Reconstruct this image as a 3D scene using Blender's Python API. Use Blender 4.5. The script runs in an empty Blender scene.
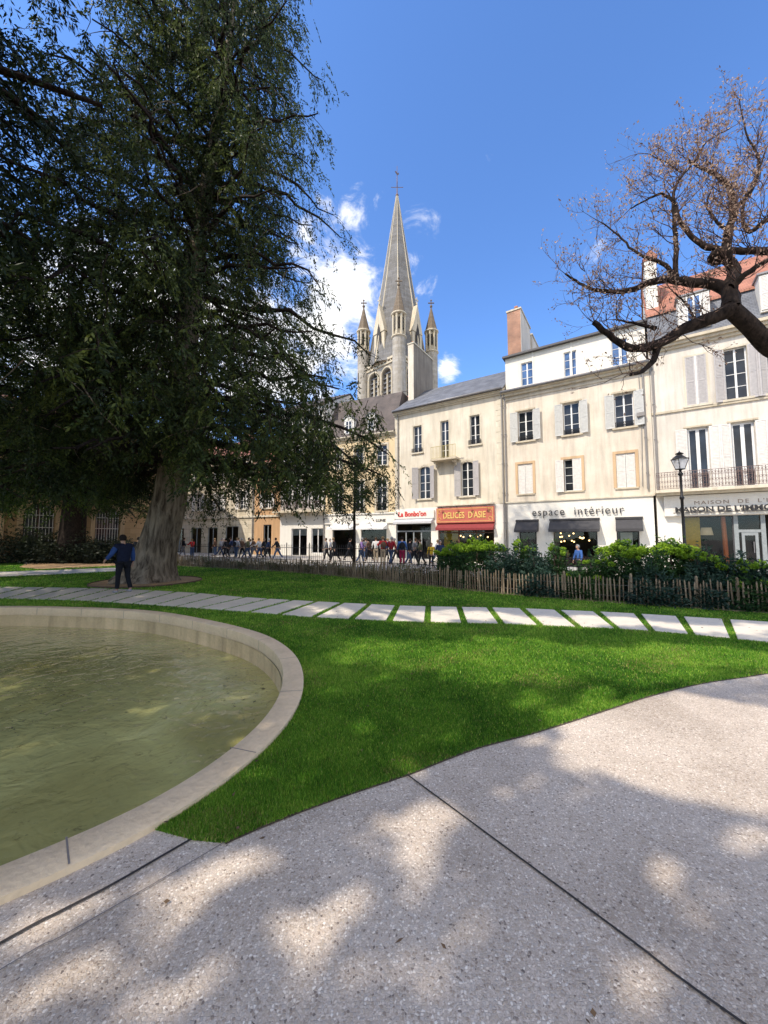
import bpy, bmesh, math, random
import numpy as np
from mathutils import Vector, Matrix, geometry
random.seed(7); rng = np.random.default_rng(11)
PI = math.pi
scn = bpy.context.scene
COL = scn.collection
# ------------------------------------------------------------------ camera model
FPX = 370.0; CAMH = 1.7; PITCH = math.atan(26 / FPX)
SUN_H = Vector((-0.85, -0.53)).normalized(); SUN_EL = math.radians(49)
SUN = Vector((SUN_H.x * math.cos(SUN_EL), SUN_H.y * math.cos(SUN_EL), math.sin(SUN_EL)))   # towards the sun

def ray(px, py):
    a = (px - 384) / FPX; b = (512 - py) / FPX
    return Vector((a, math.cos(PITCH) - b * math.sin(PITCH), math.sin(PITCH) + b * math.cos(PITCH)))
def gp(px, py, z=0.0):
    d = ray(px, py); t = (z - CAMH) / d.z
    return Vector((d.x * t, d.y * t, z))
def at(px, py, Y):
    d = ray(px, py); t = Y / d.y
    return Vector((d.x * t, Y, CAMH + d.z * t))
def smooth(t): t = max(0.0, min(1.0, t)); return t * t * (3 - 2 * t)
def zg(x, y): return -0.40 * smooth(x / 11.0) * smooth((y - 11) / 9.0)

# ------------------------------------------------------------------ object helpers
def tag(o, label=None, cat=None, group=None, kind=None):
    if label: o['label'] = label
    if cat: o['category'] = cat
    if group: o['group'] = group
    if kind: o['kind'] = kind
    return o
def empty(name, loc, rz=0.0):
    o = bpy.data.objects.new(name, None); COL.objects.link(o)
    o.location = loc; o.rotation_euler = (0, 0, rz); o.empty_display_size = 0.2
    return o
def link(name, me, mat=None, parent=None):
    o = bpy.data.objects.new(name, me); COL.objects.link(o)
    if mat is not None and len(me.materials) == 0: me.materials.append(mat)
    if parent is not None: o.parent = parent
    return o
class MB:
    def __init__(s): s.v = []; s.f = []; s.sm = False
    def quad(s, *p):
        n = len(s.v); s.v += [tuple(q) for q in p]; s.f.append(tuple(range(n, n + len(p)))); return s
    def box(s, x0, x1, y0, y1, z0, z1):
        n = len(s.v)
        s.v += [(x0,y0,z0),(x1,y0,z0),(x1,y1,z0),(x0,y1,z0),(x0,y0,z1),(x1,y0,z1),(x1,y1,z1),(x0,y1,z1)]
        s.f += [(n,n+3,n+2,n+1),(n+4,n+5,n+6,n+7),(n,n+1,n+5,n+4),(n+1,n+2,n+6,n+5),(n+2,n+3,n+7,n+6),(n+3,n,n+4,n+7)]
        return s
    def prism(s, pts, a, b):
        """extrude polygon pts (x,z) from y=a to y=b"""
        n = len(s.v); k = len(pts)
        s.v += [(p[0], a, p[1]) for p in pts] + [(p[0], b, p[1]) for p in pts]
        s.f.append(tuple(range(n, n + k))); s.f.append(tuple(range(n + 2*k - 1, n + k - 1, -1)))
        for i in range(k):
            j = (i + 1) % k; s.f.append((n + j, n + i, n + k + i, n + k + j))
        return s
    def slab(s, pts, z0, z1):
        """extrude polygon pts (x,y) from z0 to z1"""
        n = len(s.v); k = len(pts)
        s.v += [(p[0], p[1], z0) for p in pts] + [(p[0], p[1], z1) for p in pts]
        s.f.append(tuple(range(n + k - 1, n - 1, -1))); s.f.append(tuple(range(n + k, n + 2 * k)))
        for i in range(k):
            j = (i + 1) % k; s.f.append((n + i, n + j, n + k + j, n + k + i))
        return s
    def tube(s, pts, rad, n=8, cap=True, shape=None):
        pts = [Vector(p) for p in pts]
        if not hasattr(rad, '__len__'): rad = [rad] * len(pts)
        base = len(s.v); ref = None
        for i, p in enumerate(pts):
            t = (pts[min(i + 1, len(pts) - 1)] - pts[max(i - 1, 0)])
            if t.length < 1e-9: t = Vector((0, 0, 1))
            t.normalize()
            if ref is None:
                ref = Vector((1, 0, 0)) if abs(t.x) < 0.8 else Vector((0, 1, 0))
            u = (ref - t * ref.dot(t)).normalized(); w = t.cross(u); ref = u
            for k in range(n):
                a = 2 * PI * k / n; m = shape(i, a) if shape else 1.0
                q = p + (u * math.cos(a) + w * math.sin(a)) * rad[i] * m
                s.v.append(tuple(q))
        for i in range(len(pts) - 1):
            for k in range(n):
                a = base + i * n + k; b = base + i * n + (k + 1) % n
                s.f.append((a, b, b + n, a + n))
        if cap:
            s.f.append(tuple(base + k for k in reversed(range(n))))
            s.f.append(tuple(base + (len(pts) - 1) * n + k for k in range(n)))
        return s
    def lathe(s, prof, n=16, c=(0, 0), z0=0):
        """prof: list of (r,z)"""
        return s.tube([(c[0], c[1], z0 + z) for r, z in prof], [max(r, 1e-4) for r, z in prof], n)
    def ball(s, c, r, n=10, m=6, sc=(1, 1, 1)):
        base = len(s.v)
        for i in range(m + 1):
            th = PI * i / m
            for k in range(n):
                a = 2 * PI * k / n
                s.v.append((c[0] + r*sc[0]*math.sin(th)*math.cos(a), c[1] + r*sc[1]*math.sin(th)*math.sin(a), c[2] + r*sc[2]*math.cos(th)))
        for i in range(m):
            for k in range(n):
                a = base + i*n + k; b = base + i*n + (k+1) % n
                s.f.append((a, a + n, b + n, b))
        return s
    def build(s, name, mat, parent=None, smooth_=False, bevel=0):
        me = bpy.data.meshes.new(name); me.from_pydata(s.v, [], s.f); me.update()
        if smooth_:
            me.polygons.foreach_set('use_smooth', [True] * len(me.polygons))
        o = link(name, me, mat, parent)
        if bevel:
            m = o.modifiers.new('bev', 'BEVEL'); m.width = bevel; m.segments = 2; m.limit_method = 'ANGLE'
        return o
def np_mesh(name, V, F, mat, parent=None, col=None):
    """V (n,3) float, F (m,k) int"""
    me = bpy.data.meshes.new(name); k = F.shape[1]
    me.vertices.add(len(V)); me.vertices.foreach_set('co', V.astype(np.float32).ravel())
    me.loops.add(F.size); me.loops.foreach_set('vertex_index', F.astype(np.int32).ravel())
    me.polygons.add(len(F)); me.polygons.foreach_set('loop_start', np.arange(0, F.size, k, dtype=np.int32))
    if col is not None:
        at_ = me.attributes.new('tone', 'FLOAT', 'POINT'); at_.data.foreach_set('value', col.astype(np.float32).ravel())
    me.update(calc_edges=True); me.validate()
    return link(name, me, mat, parent)

# ------------------------------------------------------------------ materials
def nm(name):
    m = bpy.data.materials.new(name); m.use_nodes = True
    nt = m.node_tree; b = nt.nodes['Principled BSDF']; return m, nt, b
def N(nt, t, **kw):
    n = nt.nodes.new(t)
    for k, v in kw.items():
        if k == 'i':
            for a, b in v.items(): n.inputs[a].default_value = b
        else: setattr(n, k, v)
    return n
def L(nt, a, b): nt.links.new(a, b)
def c4(c): return (c[0], c[1], c[2], 1)
def coords(nt, scale=(1, 1, 1)):
    t = N(nt, 'ShaderNodeTexCoord'); mp = N(nt, 'ShaderNodeMapping'); mp.inputs['Scale'].default_value = scale
    L(nt, t.outputs['Object'], mp.inputs['Vector']); return mp.outputs['Vector']
def ramp(nt, fac, stops):
    r = N(nt, 'ShaderNodeValToRGB'); e = r.color_ramp.elements
    while len(e) < len(stops): e.new(0.5)
    for i, (p, c) in enumerate(stops): e[i].position = p; e[i].color = c4(c)
    L(nt, fac, r.inputs['Fac']); return r.outputs['Color']
def mixc(nt, fac, a, b, mode='MIX'):
    m = N(nt, 'ShaderNodeMix', data_type='RGBA', blend_type=mode)
    if isinstance(fac, (int, float)): m.inputs[0].default_value = fac
    else: L(nt, fac, m.inputs[0])
    for s, k in ((a, 6), (b, 7)):
        if isinstance(s, tuple): m.inputs[k].default_value = c4(s)
        else: L(nt, s, m.inputs[k])
    return m.outputs[2]
def bump(nt, b, h, dist=0.01, strength=1.0):
    bn = N(nt, 'ShaderNodeBump'); bn.inputs['Distance'].default_value = dist; bn.inputs['Strength'].default_value = strength
    L(nt, h, bn.inputs['Height']); L(nt, bn.outputs['Normal'], b.inputs['Normal']); return bn
def simple(name, col, rough=0.6, metal=0.0, var=0.15, scale=8.0, bmp=0.0, spec=0.5, stretch=(1, 1, 1)):
    m, nt, b = nm(name); v = coords(nt, stretch)
    n = N(nt, 'ShaderNodeTexNoise', i={'Scale': scale, 'Detail': 6.0, 'Roughness': 0.6}); L(nt, v, n.inputs['Vector'])
    lo = tuple(c * (1 - var) for c in col); hi = tuple(min(1, c * (1 + var)) for c in col)
    L(nt, ramp(nt, n.outputs['Fac'], [(0.3, lo), (0.7, hi)]), b.inputs['Base Color'])
    b.inputs['Roughness'].default_value = rough; b.inputs['Metallic'].default_value = metal
    b.inputs['Specular IOR Level'].default_value = spec
    if bmp: bump(nt, b, n.outputs['Fac'], bmp)
    return m
def plaster(name, col, stain=(0.45, 0.36, 0.24), amt=0.5, blocks=None, dirt=0.7):
    m, nt, b = nm(name); v = coords(nt)
    n1 = N(nt, 'ShaderNodeTexNoise', i={'Scale': 0.7, 'Detail': 8.0, 'Roughness': 0.65}); L(nt, v, n1.inputs['Vector'])
    vs = coords(nt, (2.2, 2.2, 0.22))
    n2 = N(nt, 'ShaderNodeTexNoise', i={'Scale': 1.4, 'Detail': 7.0, 'Roughness': 0.6}); L(nt, vs, n2.inputs['Vector'])
    n3 = N(nt, 'ShaderNodeTexNoise', i={'Scale': 22.0, 'Detail': 5.0}); L(nt, v, n3.inputs['Vector'])
    f1 = ramp(nt, n1.outputs['Fac'], [(0.38, (0, 0, 0)), (0.72, (amt, amt, amt))])
    c = mixc(nt, f1, tuple(col), tuple(stain))
    f2 = ramp(nt, n2.outputs['Fac'], [(0.45, (0, 0, 0)), (0.78, (dirt, dirt, dirt))])
    c = mixc(nt, f2, c, tuple(0.55 * x for x in stain))
    c = mixc(nt, 0.25, c, ramp(nt, n3.outputs['Fac'], [(0.3, tuple(0.75 * x for x in col)), (0.7, tuple(min(1, 1.15 * x) for x in col))]))
    h = n3.outputs['Fac']
    if blocks:
        w, hh, dark = blocks
        sx = N(nt, 'ShaderNodeSeparateXYZ'); L(nt, v, sx.inputs[0])
        ad = N(nt, 'ShaderNodeMath', operation='ADD'); L(nt, sx.outputs['X'], ad.inputs[0]); L(nt, sx.outputs['Y'], ad.inputs[1])
        cb = N(nt, 'ShaderNodeCombineXYZ'); L(nt, ad.outputs[0], cb.inputs['X']); L(nt, sx.outputs['Z'], cb.inputs['Y'])
        bk = N(nt, 'ShaderNodeTexBrick', i={'Scale': 1.0, 'Mortar Size': 0.012, 'Mortar Smooth': 0.3, 'Brick Width': w, 'Row Height': hh, 'Color1': (1, 1, 1, 1), 'Color2': (0.8, 0.78, 0.74, 1), 'Mortar': (dark, dark, dark, 1)})
        L(nt, cb.outputs[0], bk.inputs['Vector'])
        c = mixc(nt, 1.0, c, bk.outputs['Color'], 'MULTIPLY')
        h2 = N(nt, 'ShaderNodeMath', operation='SUBTRACT'); L(nt, n3.outputs['Fac'], h2.inputs[0]); L(nt, bk.outputs['Fac'], h2.inputs[1]); h = h2.outputs[0]
    L(nt, c, b.inputs['Base Color']); b.inputs['Roughness'].default_value = 0.9; b.inputs['Specular IOR Level'].default_value = 0.2
    bump(nt, b, h, 0.012); return m
def tiles(name, c1, c2, mortar, w=0.22, h=0.16, rough=0.7):
    m, nt, b = nm(name)
    t = N(nt, 'ShaderNodeTexCoord'); sx = N(nt, 'ShaderNodeSeparateXYZ'); L(nt, t.outputs['Object'], sx.inputs[0])
    ad = N(nt, 'ShaderNodeMath', operation='ADD'); L(nt, sx.outputs['Y'], ad.inputs[0]); L(nt, sx.outputs['Z'], ad.inputs[1])
    cb = N(nt, 'ShaderNodeCombineXYZ'); L(nt, sx.outputs['X'], cb.inputs['X']); L(nt, ad.outputs[0], cb.inputs['Y'])
    bk = N(nt, 'ShaderNodeTexBrick', i={'Scale': 1.0, 'Mortar Size': 0.012, 'Brick Width': w, 'Row Height': h, 'Color1': c4(c1), 'Color2': c4(c2), 'Mortar': c4(mortar)})
    L(nt, cb.outputs[0], bk.inputs['Vector'])
    n = N(nt, 'ShaderNodeTexNoise', i={'Scale': 1.3, 'Detail': 8.0}); L(nt, t.outputs['Object'], n.inputs['Vector'])
    c = mixc(nt, 0.55, bk.outputs['Color'], ramp(nt, n.outputs['Fac'], [(0.3, tuple(0.55 * x for x in c1)), (0.7, tuple(min(1, 1.35 * x) for x in c2))]))
    L(nt, c, b.inputs['Base Color']); b.inputs['Roughness'].default_value = rough
    bump(nt, b, bk.outputs['Fac'], -0.02); return m
def leafmat(name, dark, mid, light, trans=0.3, rough=0.55, scale=1.2):
    m, nt, b = nm(name)
    a = N(nt, 'ShaderNodeAttribute', attribute_name='tone')
    v = coords(nt); n = N(nt, 'ShaderNodeTexNoise', i={'Scale': scale, 'Detail': 3.0}); L(nt, v, n.inputs['Vector'])
    ad = N(nt, 'ShaderNodeMath', operation='ADD'); L(nt, a.outputs['Fac'], ad.inputs[0]); L(nt, n.outputs['Fac'], ad.inputs[1])
    hf = N(nt, 'ShaderNodeMath', operation='MULTIPLY', i={1: 0.5}); L(nt, ad.outputs[0], hf.inputs[0])
    c = ramp(nt, hf.outputs[0], [(0.25, dark), (0.5, mid), (0.8, light)])
    L(nt, c, b.inputs['Base Color']); b.inputs['Roughness'].default_value = rough; b.inputs['Specular IOR Level'].default_value = 0.3
    tr = N(nt, 'ShaderNodeBsdfTranslucent'); L(nt, c, tr.inputs['Color'])
    mx = N(nt, 'ShaderNodeMixShader', i={0: trans}); L(nt, b.outputs[0], mx.inputs[1]); L(nt, tr.outputs[0], mx.inputs[2])
    L(nt, mx.outputs[0], nt.nodes['Material Output'].inputs['Surface']); return m
def glass_dark(name, col=(0.015, 0.017, 0.02), refl=0.12, var=0.5):
    m, nt, b = nm(name); v = coords(nt)
    n = N(nt, 'ShaderNodeTexNoise', i={'Scale': 0.9, 'Detail': 3.0}); L(nt, v, n.inputs['Vector'])
    L(nt, ramp(nt, n.outputs['Fac'], [(0.35, col), (0.75, tuple(x * (1 + 4 * var) for x in col))]), b.inputs['Base Color'])
    b.inputs['Roughness'].default_value = 0.07; b.inputs['IOR'].default_value = 1.5; b.inputs['Specular IOR Level'].default_value = 0.35
    bump(nt, b, n.outputs['Fac'], 0.01, 0.4)
    return m
def glass_clear(name):
    m, nt, b = nm(name); nt.nodes.remove(b)
    tr = N(nt, 'ShaderNodeBsdfTransparent', i={'Color': (0.75, 0.78, 0.78, 1)}); gl = N(nt, 'ShaderNodeBsdfGlossy', i={'Roughness': 0.02})
    fr = N(nt, 'ShaderNodeFresnel', i={'IOR': 1.5}); mx = N(nt, 'ShaderNodeMixShader')
    L(nt, fr.outputs[0], mx.inputs[0]); L(nt, tr.outputs[0], mx.inputs[1]); L(nt, gl.outputs[0], mx.inputs[2])
    L(nt, mx.outputs[0], nt.nodes['Material Output'].inputs['Surface']); return m
def emis(name, col, st):
    m, nt, b = nm(name); b.inputs['Base Color'].default_value = c4(col)
    b.inputs['Emission Color'].default_value = c4(col); b.inputs['Emission Strength'].default_value = st
    n = N(nt, 'ShaderNodeTexNoise', i={'Scale': 30.0}); L(nt, ramp(nt, n.outputs['Fac'], [(0.3, tuple(0.8 * x for x in col)), (0.7, col)]), b.inputs['Base Color'])
    return m

M = {}
M['cream'] = plaster('cream_plaster', (0.72, 0.64, 0.52), (0.50, 0.41, 0.30), 0.75)
M['cream2'] = plaster('warm_plaster', (0.73, 0.66, 0.53), (0.52, 0.43, 0.31), 0.75)
M['grey_plaster'] = plaster('pale_grey_plaster', (0.70, 0.64, 0.55), (0.50, 0.43, 0.33), 0.6)
M['yellow'] = plaster('yellow_plaster', (0.74, 0.58, 0.35), (0.58, 0.44, 0.26), 0.4)
M['orange'] = plaster('orange_plaster', (0.55, 0.34, 0.18), (0.42, 0.26, 0.14), 0.4)
M['white_wall'] = plaster('white_render', (0.76, 0.71, 0.61), (0.6, 0.53, 0.42), 0.25, dirt=0.25)
M['shop_white'] = plaster('white_shopfront', (0.78, 0.74, 0.66), (0.66, 0.60, 0.5), 0.2, dirt=0.15)
M['stone'] = plaster('limestone', (0.58, 0.50, 0.37), (0.42, 0.34, 0.22), 0.5)
M['stone_l'] = plaster('pale_limestone', (0.66, 0.59, 0.46), (0.46, 0.38, 0.26), 0.4)
M['stained'] = plaster('stained_render', (0.28, 0.24, 0.19), (0.17, 0.14, 0.11), 0.8, dirt=.9)
M['ochre_stone'] = plaster('ochre_stone', (0.60, 0.42, 0.25), (0.44, 0.29, 0.16), .5)
M['church'] = plaster('tower_limestone', (0.46, 0.42, 0.36), (0.28, 0.23, 0.17), 0.6, (0.9, 0.45, 0.75))
M['spire'] = plaster('spire_limestone', (0.225, 0.215, 0.205), (0.15, 0.145, 0.14), 0.6, (1.0, 0.42, 0.9))
M['turret_roof'] = plaster('turret_stone', (0.23, 0.18, 0.13), (0.15, 0.11, 0.08), 0.5, (0.5, 0.35, 0.7))
M['mansion'] = plaster('ochre_ashlar', (0.50, 0.33, 0.17), (0.34, 0.22, 0.11), 0.5, (1.1, 0.52, 0.55))
M['mansion_trim'] = plaster('ochre_trim', (0.54, 0.38, 0.22), (0.36, 0.25, 0.14), 0.5)
M['block_cream'] = plaster('cream_ashlar', (0.68, 0.60, 0.46), (0.5, 0.42, 0.3), 0.3, (0.9, 0.45, 0.6))
M['slate'] = tiles('slate_roof', (0.12, 0.125, 0.14), (0.17, 0.175, 0.19), (0.06, 0.06, 0.065))
M['slate_brown'] = tiles('brown_slate_roof', (0.085, 0.065, 0.055), (0.12, 0.09, 0.075), (0.04, 0.035, 0.03))
M['tile'] = tiles('red_clay_tiles', (0.34, 0.125, 0.07), (0.42, 0.18, 0.11), (0.14, 0.06, 0.04))
M['brick'] = tiles('orange_brick', (0.34, 0.15, 0.09), (0.44, 0.22, 0.13), (0.34, 0.27, 0.20), 0.22, 0.075)
M['zinc'] = simple('zinc', (0.23, 0.22, 0.22), 0.5, 0.4)
M['pipe'] = simple('grey_pipe', (0.24, 0.22, 0.20), 0.6, 0.1, stretch=(1, 1, .2))
M['white_wood'] = simple('white_painted_wood', (0.74, 0.72, 0.68), 0.5, var=0.08)
M['shut'] = simple('pale_grey_shutter', (0.50, 0.49, 0.45), 0.6, var=0.1)
M['shut2'] = simple('worn_white_shutter', (0.66, 0.62, 0.56), 0.65, var=0.12)
M['shut3'] = simple('grey_violet_shutter', (0.42, 0.39, 0.37), 0.65, var=0.12)
M['brown_wood'] = simple('brown_wood', (0.13, 0.07, 0.045), 0.55)
M['glass'] = glass_dark('window_glass'); M['glass_blue'] = glass_dark('attic_glass', (0.03, 0.055, 0.11), var=0.9)
M['glass_clear'] = glass_clear('shop_glass')
M['iron'] = simple('black_iron', (0.022, 0.022, 0.024), 0.45, 0.6, var=0.3)
M['rust_iron'] = simple('weathered_iron', (0.17, 0.115, 0.10), 0.7, 0.3, var=0.4, scale=20)
M['gold_iron'] = simple('yellowed_iron', (0.42, 0.34, 0.12), 0.6, 0.2, var=0.3, scale=20)
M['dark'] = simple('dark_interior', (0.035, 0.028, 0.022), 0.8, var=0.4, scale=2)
M['dark_frame'] = simple('dark_shop_frame', (0.06, 0.055, 0.055), 0.5)
M['grey_frame'] = simple('grey_shop_frame', (0.25, 0.27, 0.27), 0.5)
M['awn'] = simple('charcoal_awning', (0.05, 0.048, 0.05), 0.85, var=0.15, scale=4)
M['awn_red'] = simple('wine_awning', (0.22, 0.03, 0.03), 0.85)
M['awn_grey'] = simple('pale_awning', (0.5, 0.5, 0.5), 0.85)
M['awn_white'] = simple('white_awning', (0.72, 0.71, 0.68), 0.85)
M['sign_red'] = simple('brick_red_sign', (0.48, 0.13, 0.085), 0.5, var=0.1, scale=3)
M['gold'] = simple('gold_lettering', (0.72, 0.52, 0.16), 0.45)
M['red_letter'] = simple('red_lettering', (0.62, 0.04, 0.035), 0.45)
M['black_letter'] = simple('black_lettering', (0.02, 0.018, 0.018), 0.5)
M['brown_letter'] = simple('brown_lettering', (0.25, 0.17, 0.11), 0.6)
M['pot'] = simple('terracotta_pot', (0.50, 0.20, 0.10), 0.8)
M['mustard'] = simple('mustard_wall', (0.75, 0.48, 0.05), 0.8)
M['orange_col'] = simple('orange_column', (0.95, 0.25, 0.08), 0.6)
M['bulb'] = emis('lit_bulb', (1.0, 0.62, 0.25), 6.0)
M['shade_lit'] = emis('lampshade', (0.8, 0.62, 0.38), 0.25)
M['skin'] = simple('skin', (0.42, 0.24, 0.16), 0.55, var=0.06)
M['hair'] = simple('dark_hair', (0.018, 0.014, 0.012), 0.5, var=0.3, scale=60)
def cloth(name, c): 
    if name not in M: M[name] = simple(name, c, 0.9, var=0.18, scale=14, bmp=0.004, spec=0.15)
    return M[name]

# bark
def barkmat(name, c1, c2, sc=6.0, stretch=(1, 1, .18), bd=0.05):
    m, nt, b = nm(name); v = coords(nt, stretch)
    n = N(nt, 'ShaderNodeTexNoise', i={'Scale': sc, 'Detail': 9.0, 'Roughness': 0.65, 'Distortion': 0.5}); L(nt, v, n.inputs['Vector'])
    L(nt, ramp(nt, n.outputs['Fac'], [(0.35, c1), (0.62, c2)]), b.inputs['Base Color'])
    b.inputs['Roughness'].default_value = 0.9; b.inputs['Specular IOR Level'].default_value = 0.15
    bump(nt, b, n.outputs['Fac'], bd); return m
M['bark'] = barkmat('conifer_bark', (0.05, 0.035, 0.024), (0.27, 0.215, 0.155))
M['bark_dark'] = barkmat('dark_bark', (0.008, 0.006, 0.005), (0.04, 0.028, 0.022), 14, (1, 1, .5), 0.035)
M['twig'] = barkmat('twig_bark', (0.045, 0.027, 0.022), (0.14, 0.09, 0.075), 9, (1, 1, 1), 0.0)
M['leaf_con'] = leafmat('conifer_foliage', (0.013, 0.023, 0.007), (0.042, 0.064, 0.014), (0.17, 0.20, 0.04), 0.35)
M['leaf_con2'] = leafmat('yew_foliage', (0.022, 0.042, 0.008), (0.060, 0.105, 0.015), (0.17, 0.22, 0.035), 0.35)
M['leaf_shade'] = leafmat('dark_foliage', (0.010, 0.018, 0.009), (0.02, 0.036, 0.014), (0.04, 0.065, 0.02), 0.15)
M['leaf_dry'] = leafmat('russet_buds', (0.17, 0.10, 0.07), (0.40, 0.26, 0.18), (0.64, 0.49, 0.36), 0.35)
M['leaf_street'] = leafmat('street_tree_foliage', (0.03, 0.04, 0.012), (0.06, 0.075, 0.02), (0.13, 0.13, 0.04), 0.3)
M['leaf_lime'] = leafmat('lime_bracts', (0.07, 0.14, 0.012), (0.20, 0.34, 0.02), (0.40, 0.55, 0.04), 0.3)
M['leaf_green'] = leafmat('shrub_foliage', (0.012, 0.035, 0.010), (0.03, 0.075, 0.018), (0.07, 0.15, 0.03), 0.25)
M['leaf_blue'] = leafmat('bluegreen_foliage', (0.012, 0.03, 0.02), (0.025, 0.055, 0.036), (0.05, 0.1, 0.06), 0.2)
M['leaf_brown'] = leafmat('dry_perennial', (0.05, 0.05, 0.02), (0.13, 0.12, 0.05), (0.26, 0.22, 0.1), 0.3)
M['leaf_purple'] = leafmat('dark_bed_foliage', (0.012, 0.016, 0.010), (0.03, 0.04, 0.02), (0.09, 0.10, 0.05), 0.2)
M['grass'] = leafmat('grass_blades', (0.035, 0.12, 0.012), (0.14, 0.34, 0.026), (0.50, 0.66, 0.10), 0.42, 0.5, 0.8)
def lawn_mat():
    m, nt, b = nm('lawn_turf'); v = coords(nt)
    n1 = N(nt, 'ShaderNodeTexNoise', i={'Scale': 0.8, 'Detail': 6.0}); L(nt, v, n1.inputs['Vector'])
    n2 = N(nt, 'ShaderNodeTexNoise', i={'Scale': 45.0, 'Detail': 6.0, 'Roughness': 0.8}); L(nt, v, n2.inputs['Vector'])
    a = ramp(nt, n1.outputs['Fac'], [(0.3, (0.05, 0.11, 0.014)), (0.7, (0.09, 0.17, 0.02))])
    c = mixc(nt, 0.6, a, ramp(nt, n2.outputs['Fac'], [(0.3, (0.012, 0.045, 0.006)), (0.7, (0.08, 0.2, 0.02))]))
    L(nt, c, b.inputs['Base Color']); b.inputs['Roughness'].default_value = 0.95; b.inputs['Specular IOR Level'].default_value = 0.1
    bump(nt, b, n2.outputs['Fac'], 0.03); return m
M['lawn'] = lawn_mat()
def aggregate(name, stones, matrix, sc=80.0, dirt=0.4):
    m, nt, b = nm(name); v = coords(nt)
    cs = []
    dist = []
    for s_ in (sc, sc * 2.3):
        vo = N(nt, 'ShaderNodeTexVoronoi', i={'Scale': s_}); L(nt, v, vo.inputs['Vector'])
        sep = N(nt, 'ShaderNodeSeparateColor'); L(nt, vo.outputs['Color'], sep.inputs[0])
        cs.append(ramp(nt, sep.outputs[0], stones)); dist.append((vo, sep))
    vo, sep = dist[0]
    ed = N(nt, 'ShaderNodeTexVoronoi', feature='DISTANCE_TO_EDGE', i={'Scale': sc}); L(nt, v, ed.inputs['Vector'])
    em = ramp(nt, ed.outputs['Distance'], [(0.04, (0, 0, 0)), (0.16, (1, 1, 1))])
    keep = N(nt, 'ShaderNodeMath', operation='GREATER_THAN', i={1: 0.33}); L(nt, sep.outputs[1], keep.inputs[0])
    fine = mixc(nt, 0.55, cs[1], tuple(matrix))
    mk = N(nt, 'ShaderNodeMath', operation='MULTIPLY'); L(nt, em, mk.inputs[0]); L(nt, keep.outputs[0], mk.inputs[1])
    c = mixc(nt, mk.outputs[0], fine, cs[0])
    n = N(nt, 'ShaderNodeTexNoise', i={'Scale': 0.9, 'Detail': 7.0, 'Roughness': 0.6}); L(nt, v, n.inputs['Vector'])
    c = mixc(nt, 1.0, c, ramp(nt, n.outputs['Fac'], [(0.28, (0.70, 0.68, 0.66)), (0.5, (.97, .96, .95)), (0.72, (1.1, 1.1, 1.1))]), 'MULTIPLY')
    ns = N(nt, 'ShaderNodeTexNoise', i={'Scale': 3.1, 'Detail': 9.0, 'Roughness': 0.7}); L(nt, v, ns.inputs['Vector'])
    c = mixc(nt, 1.0, c, ramp(nt, ns.outputs['Fac'], [(0.27, (0.74, 0.72, 0.69)), (0.42, (1, 1, 1))]), 'MULTIPLY')
    L(nt, c, b.inputs['Base Color']); b.inputs['Roughness'].default_value = 0.75; b.inputs['Specular IOR Level'].default_value = 0.3
    bump(nt, b, mk.outputs[0], 0.0015); return m
ST = [(0.0, (0.2, 0.165, 0.14)), (0.08, (0.40, 0.32, 0.25)), (0.35, (0.57, 0.48, 0.38)), (0.6, (0.53, 0.47, 0.41)), (0.82, (0.76, 0.66, 0.55)), (1.0, (0.92, 0.85, 0.75))]
M['pave'] = aggregate('exposed_aggregate', ST, (0.53, 0.44, 0.36), 92)
M['pave2'] = aggregate('fine_aggregate', [(0.0, (0.2, 0.18, 0.17)), (0.4, (0.40, 0.36, 0.32)), (0.8, (0.5, 0.46, 0.41)), (1.0, (0.62, 0.58, 0.52))], (0.40, 0.35, 0.30), 150)
M['coping'] = plaster('coping_stone', (0.74, 0.57, 0.37), (0.50, 0.37, 0.22), 0.5, dirt=0.3)
M['basin_wall'] = plaster('stained_basin_wall', (0.66, 0.50, 0.28), (0.25, 0.19, 0.09), 0.7, dirt=0.9)
M['slabm'] = plaster('slab_stone', (0.70, 0.63, 0.52), (0.52, 0.46, 0.37), 0.4, dirt=0.25)
M['street'] = plaster('street_paving', (0.50, 0.46, 0.40), (0.40, 0.36, 0.3), 0.4, (0.8, 0.4, 0.8), dirt=0.2)
M['gravel'] = aggregate('ochre_gravel', [(0.0, (0.2, 0.12, 0.06)), (0.5, (0.42, 0.27, 0.14)), (1.0, (0.6, 0.43, 0.26))], (0.36, 0.23, 0.12), 30)
M['joint'] = simple('joint_filler', (0.035, 0.03, 0.028), 0.9)
M['joint_soft'] = simple('pale_joint', (0.22, 0.19, 0.17), 0.9)
M['steel_edge'] = simple('rusted_edging', (0.10, 0.055, 0.035), 0.8)
M['pale'] = barkmat('chestnut_pale', (0.10, 0.07, 0.045), (0.30, 0.235, 0.16), 10, (1, 1, .15), 0.005)
M['wire'] = simple('wire', (0.2, 0.19, 0.18), 0.5, 0.6)
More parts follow.
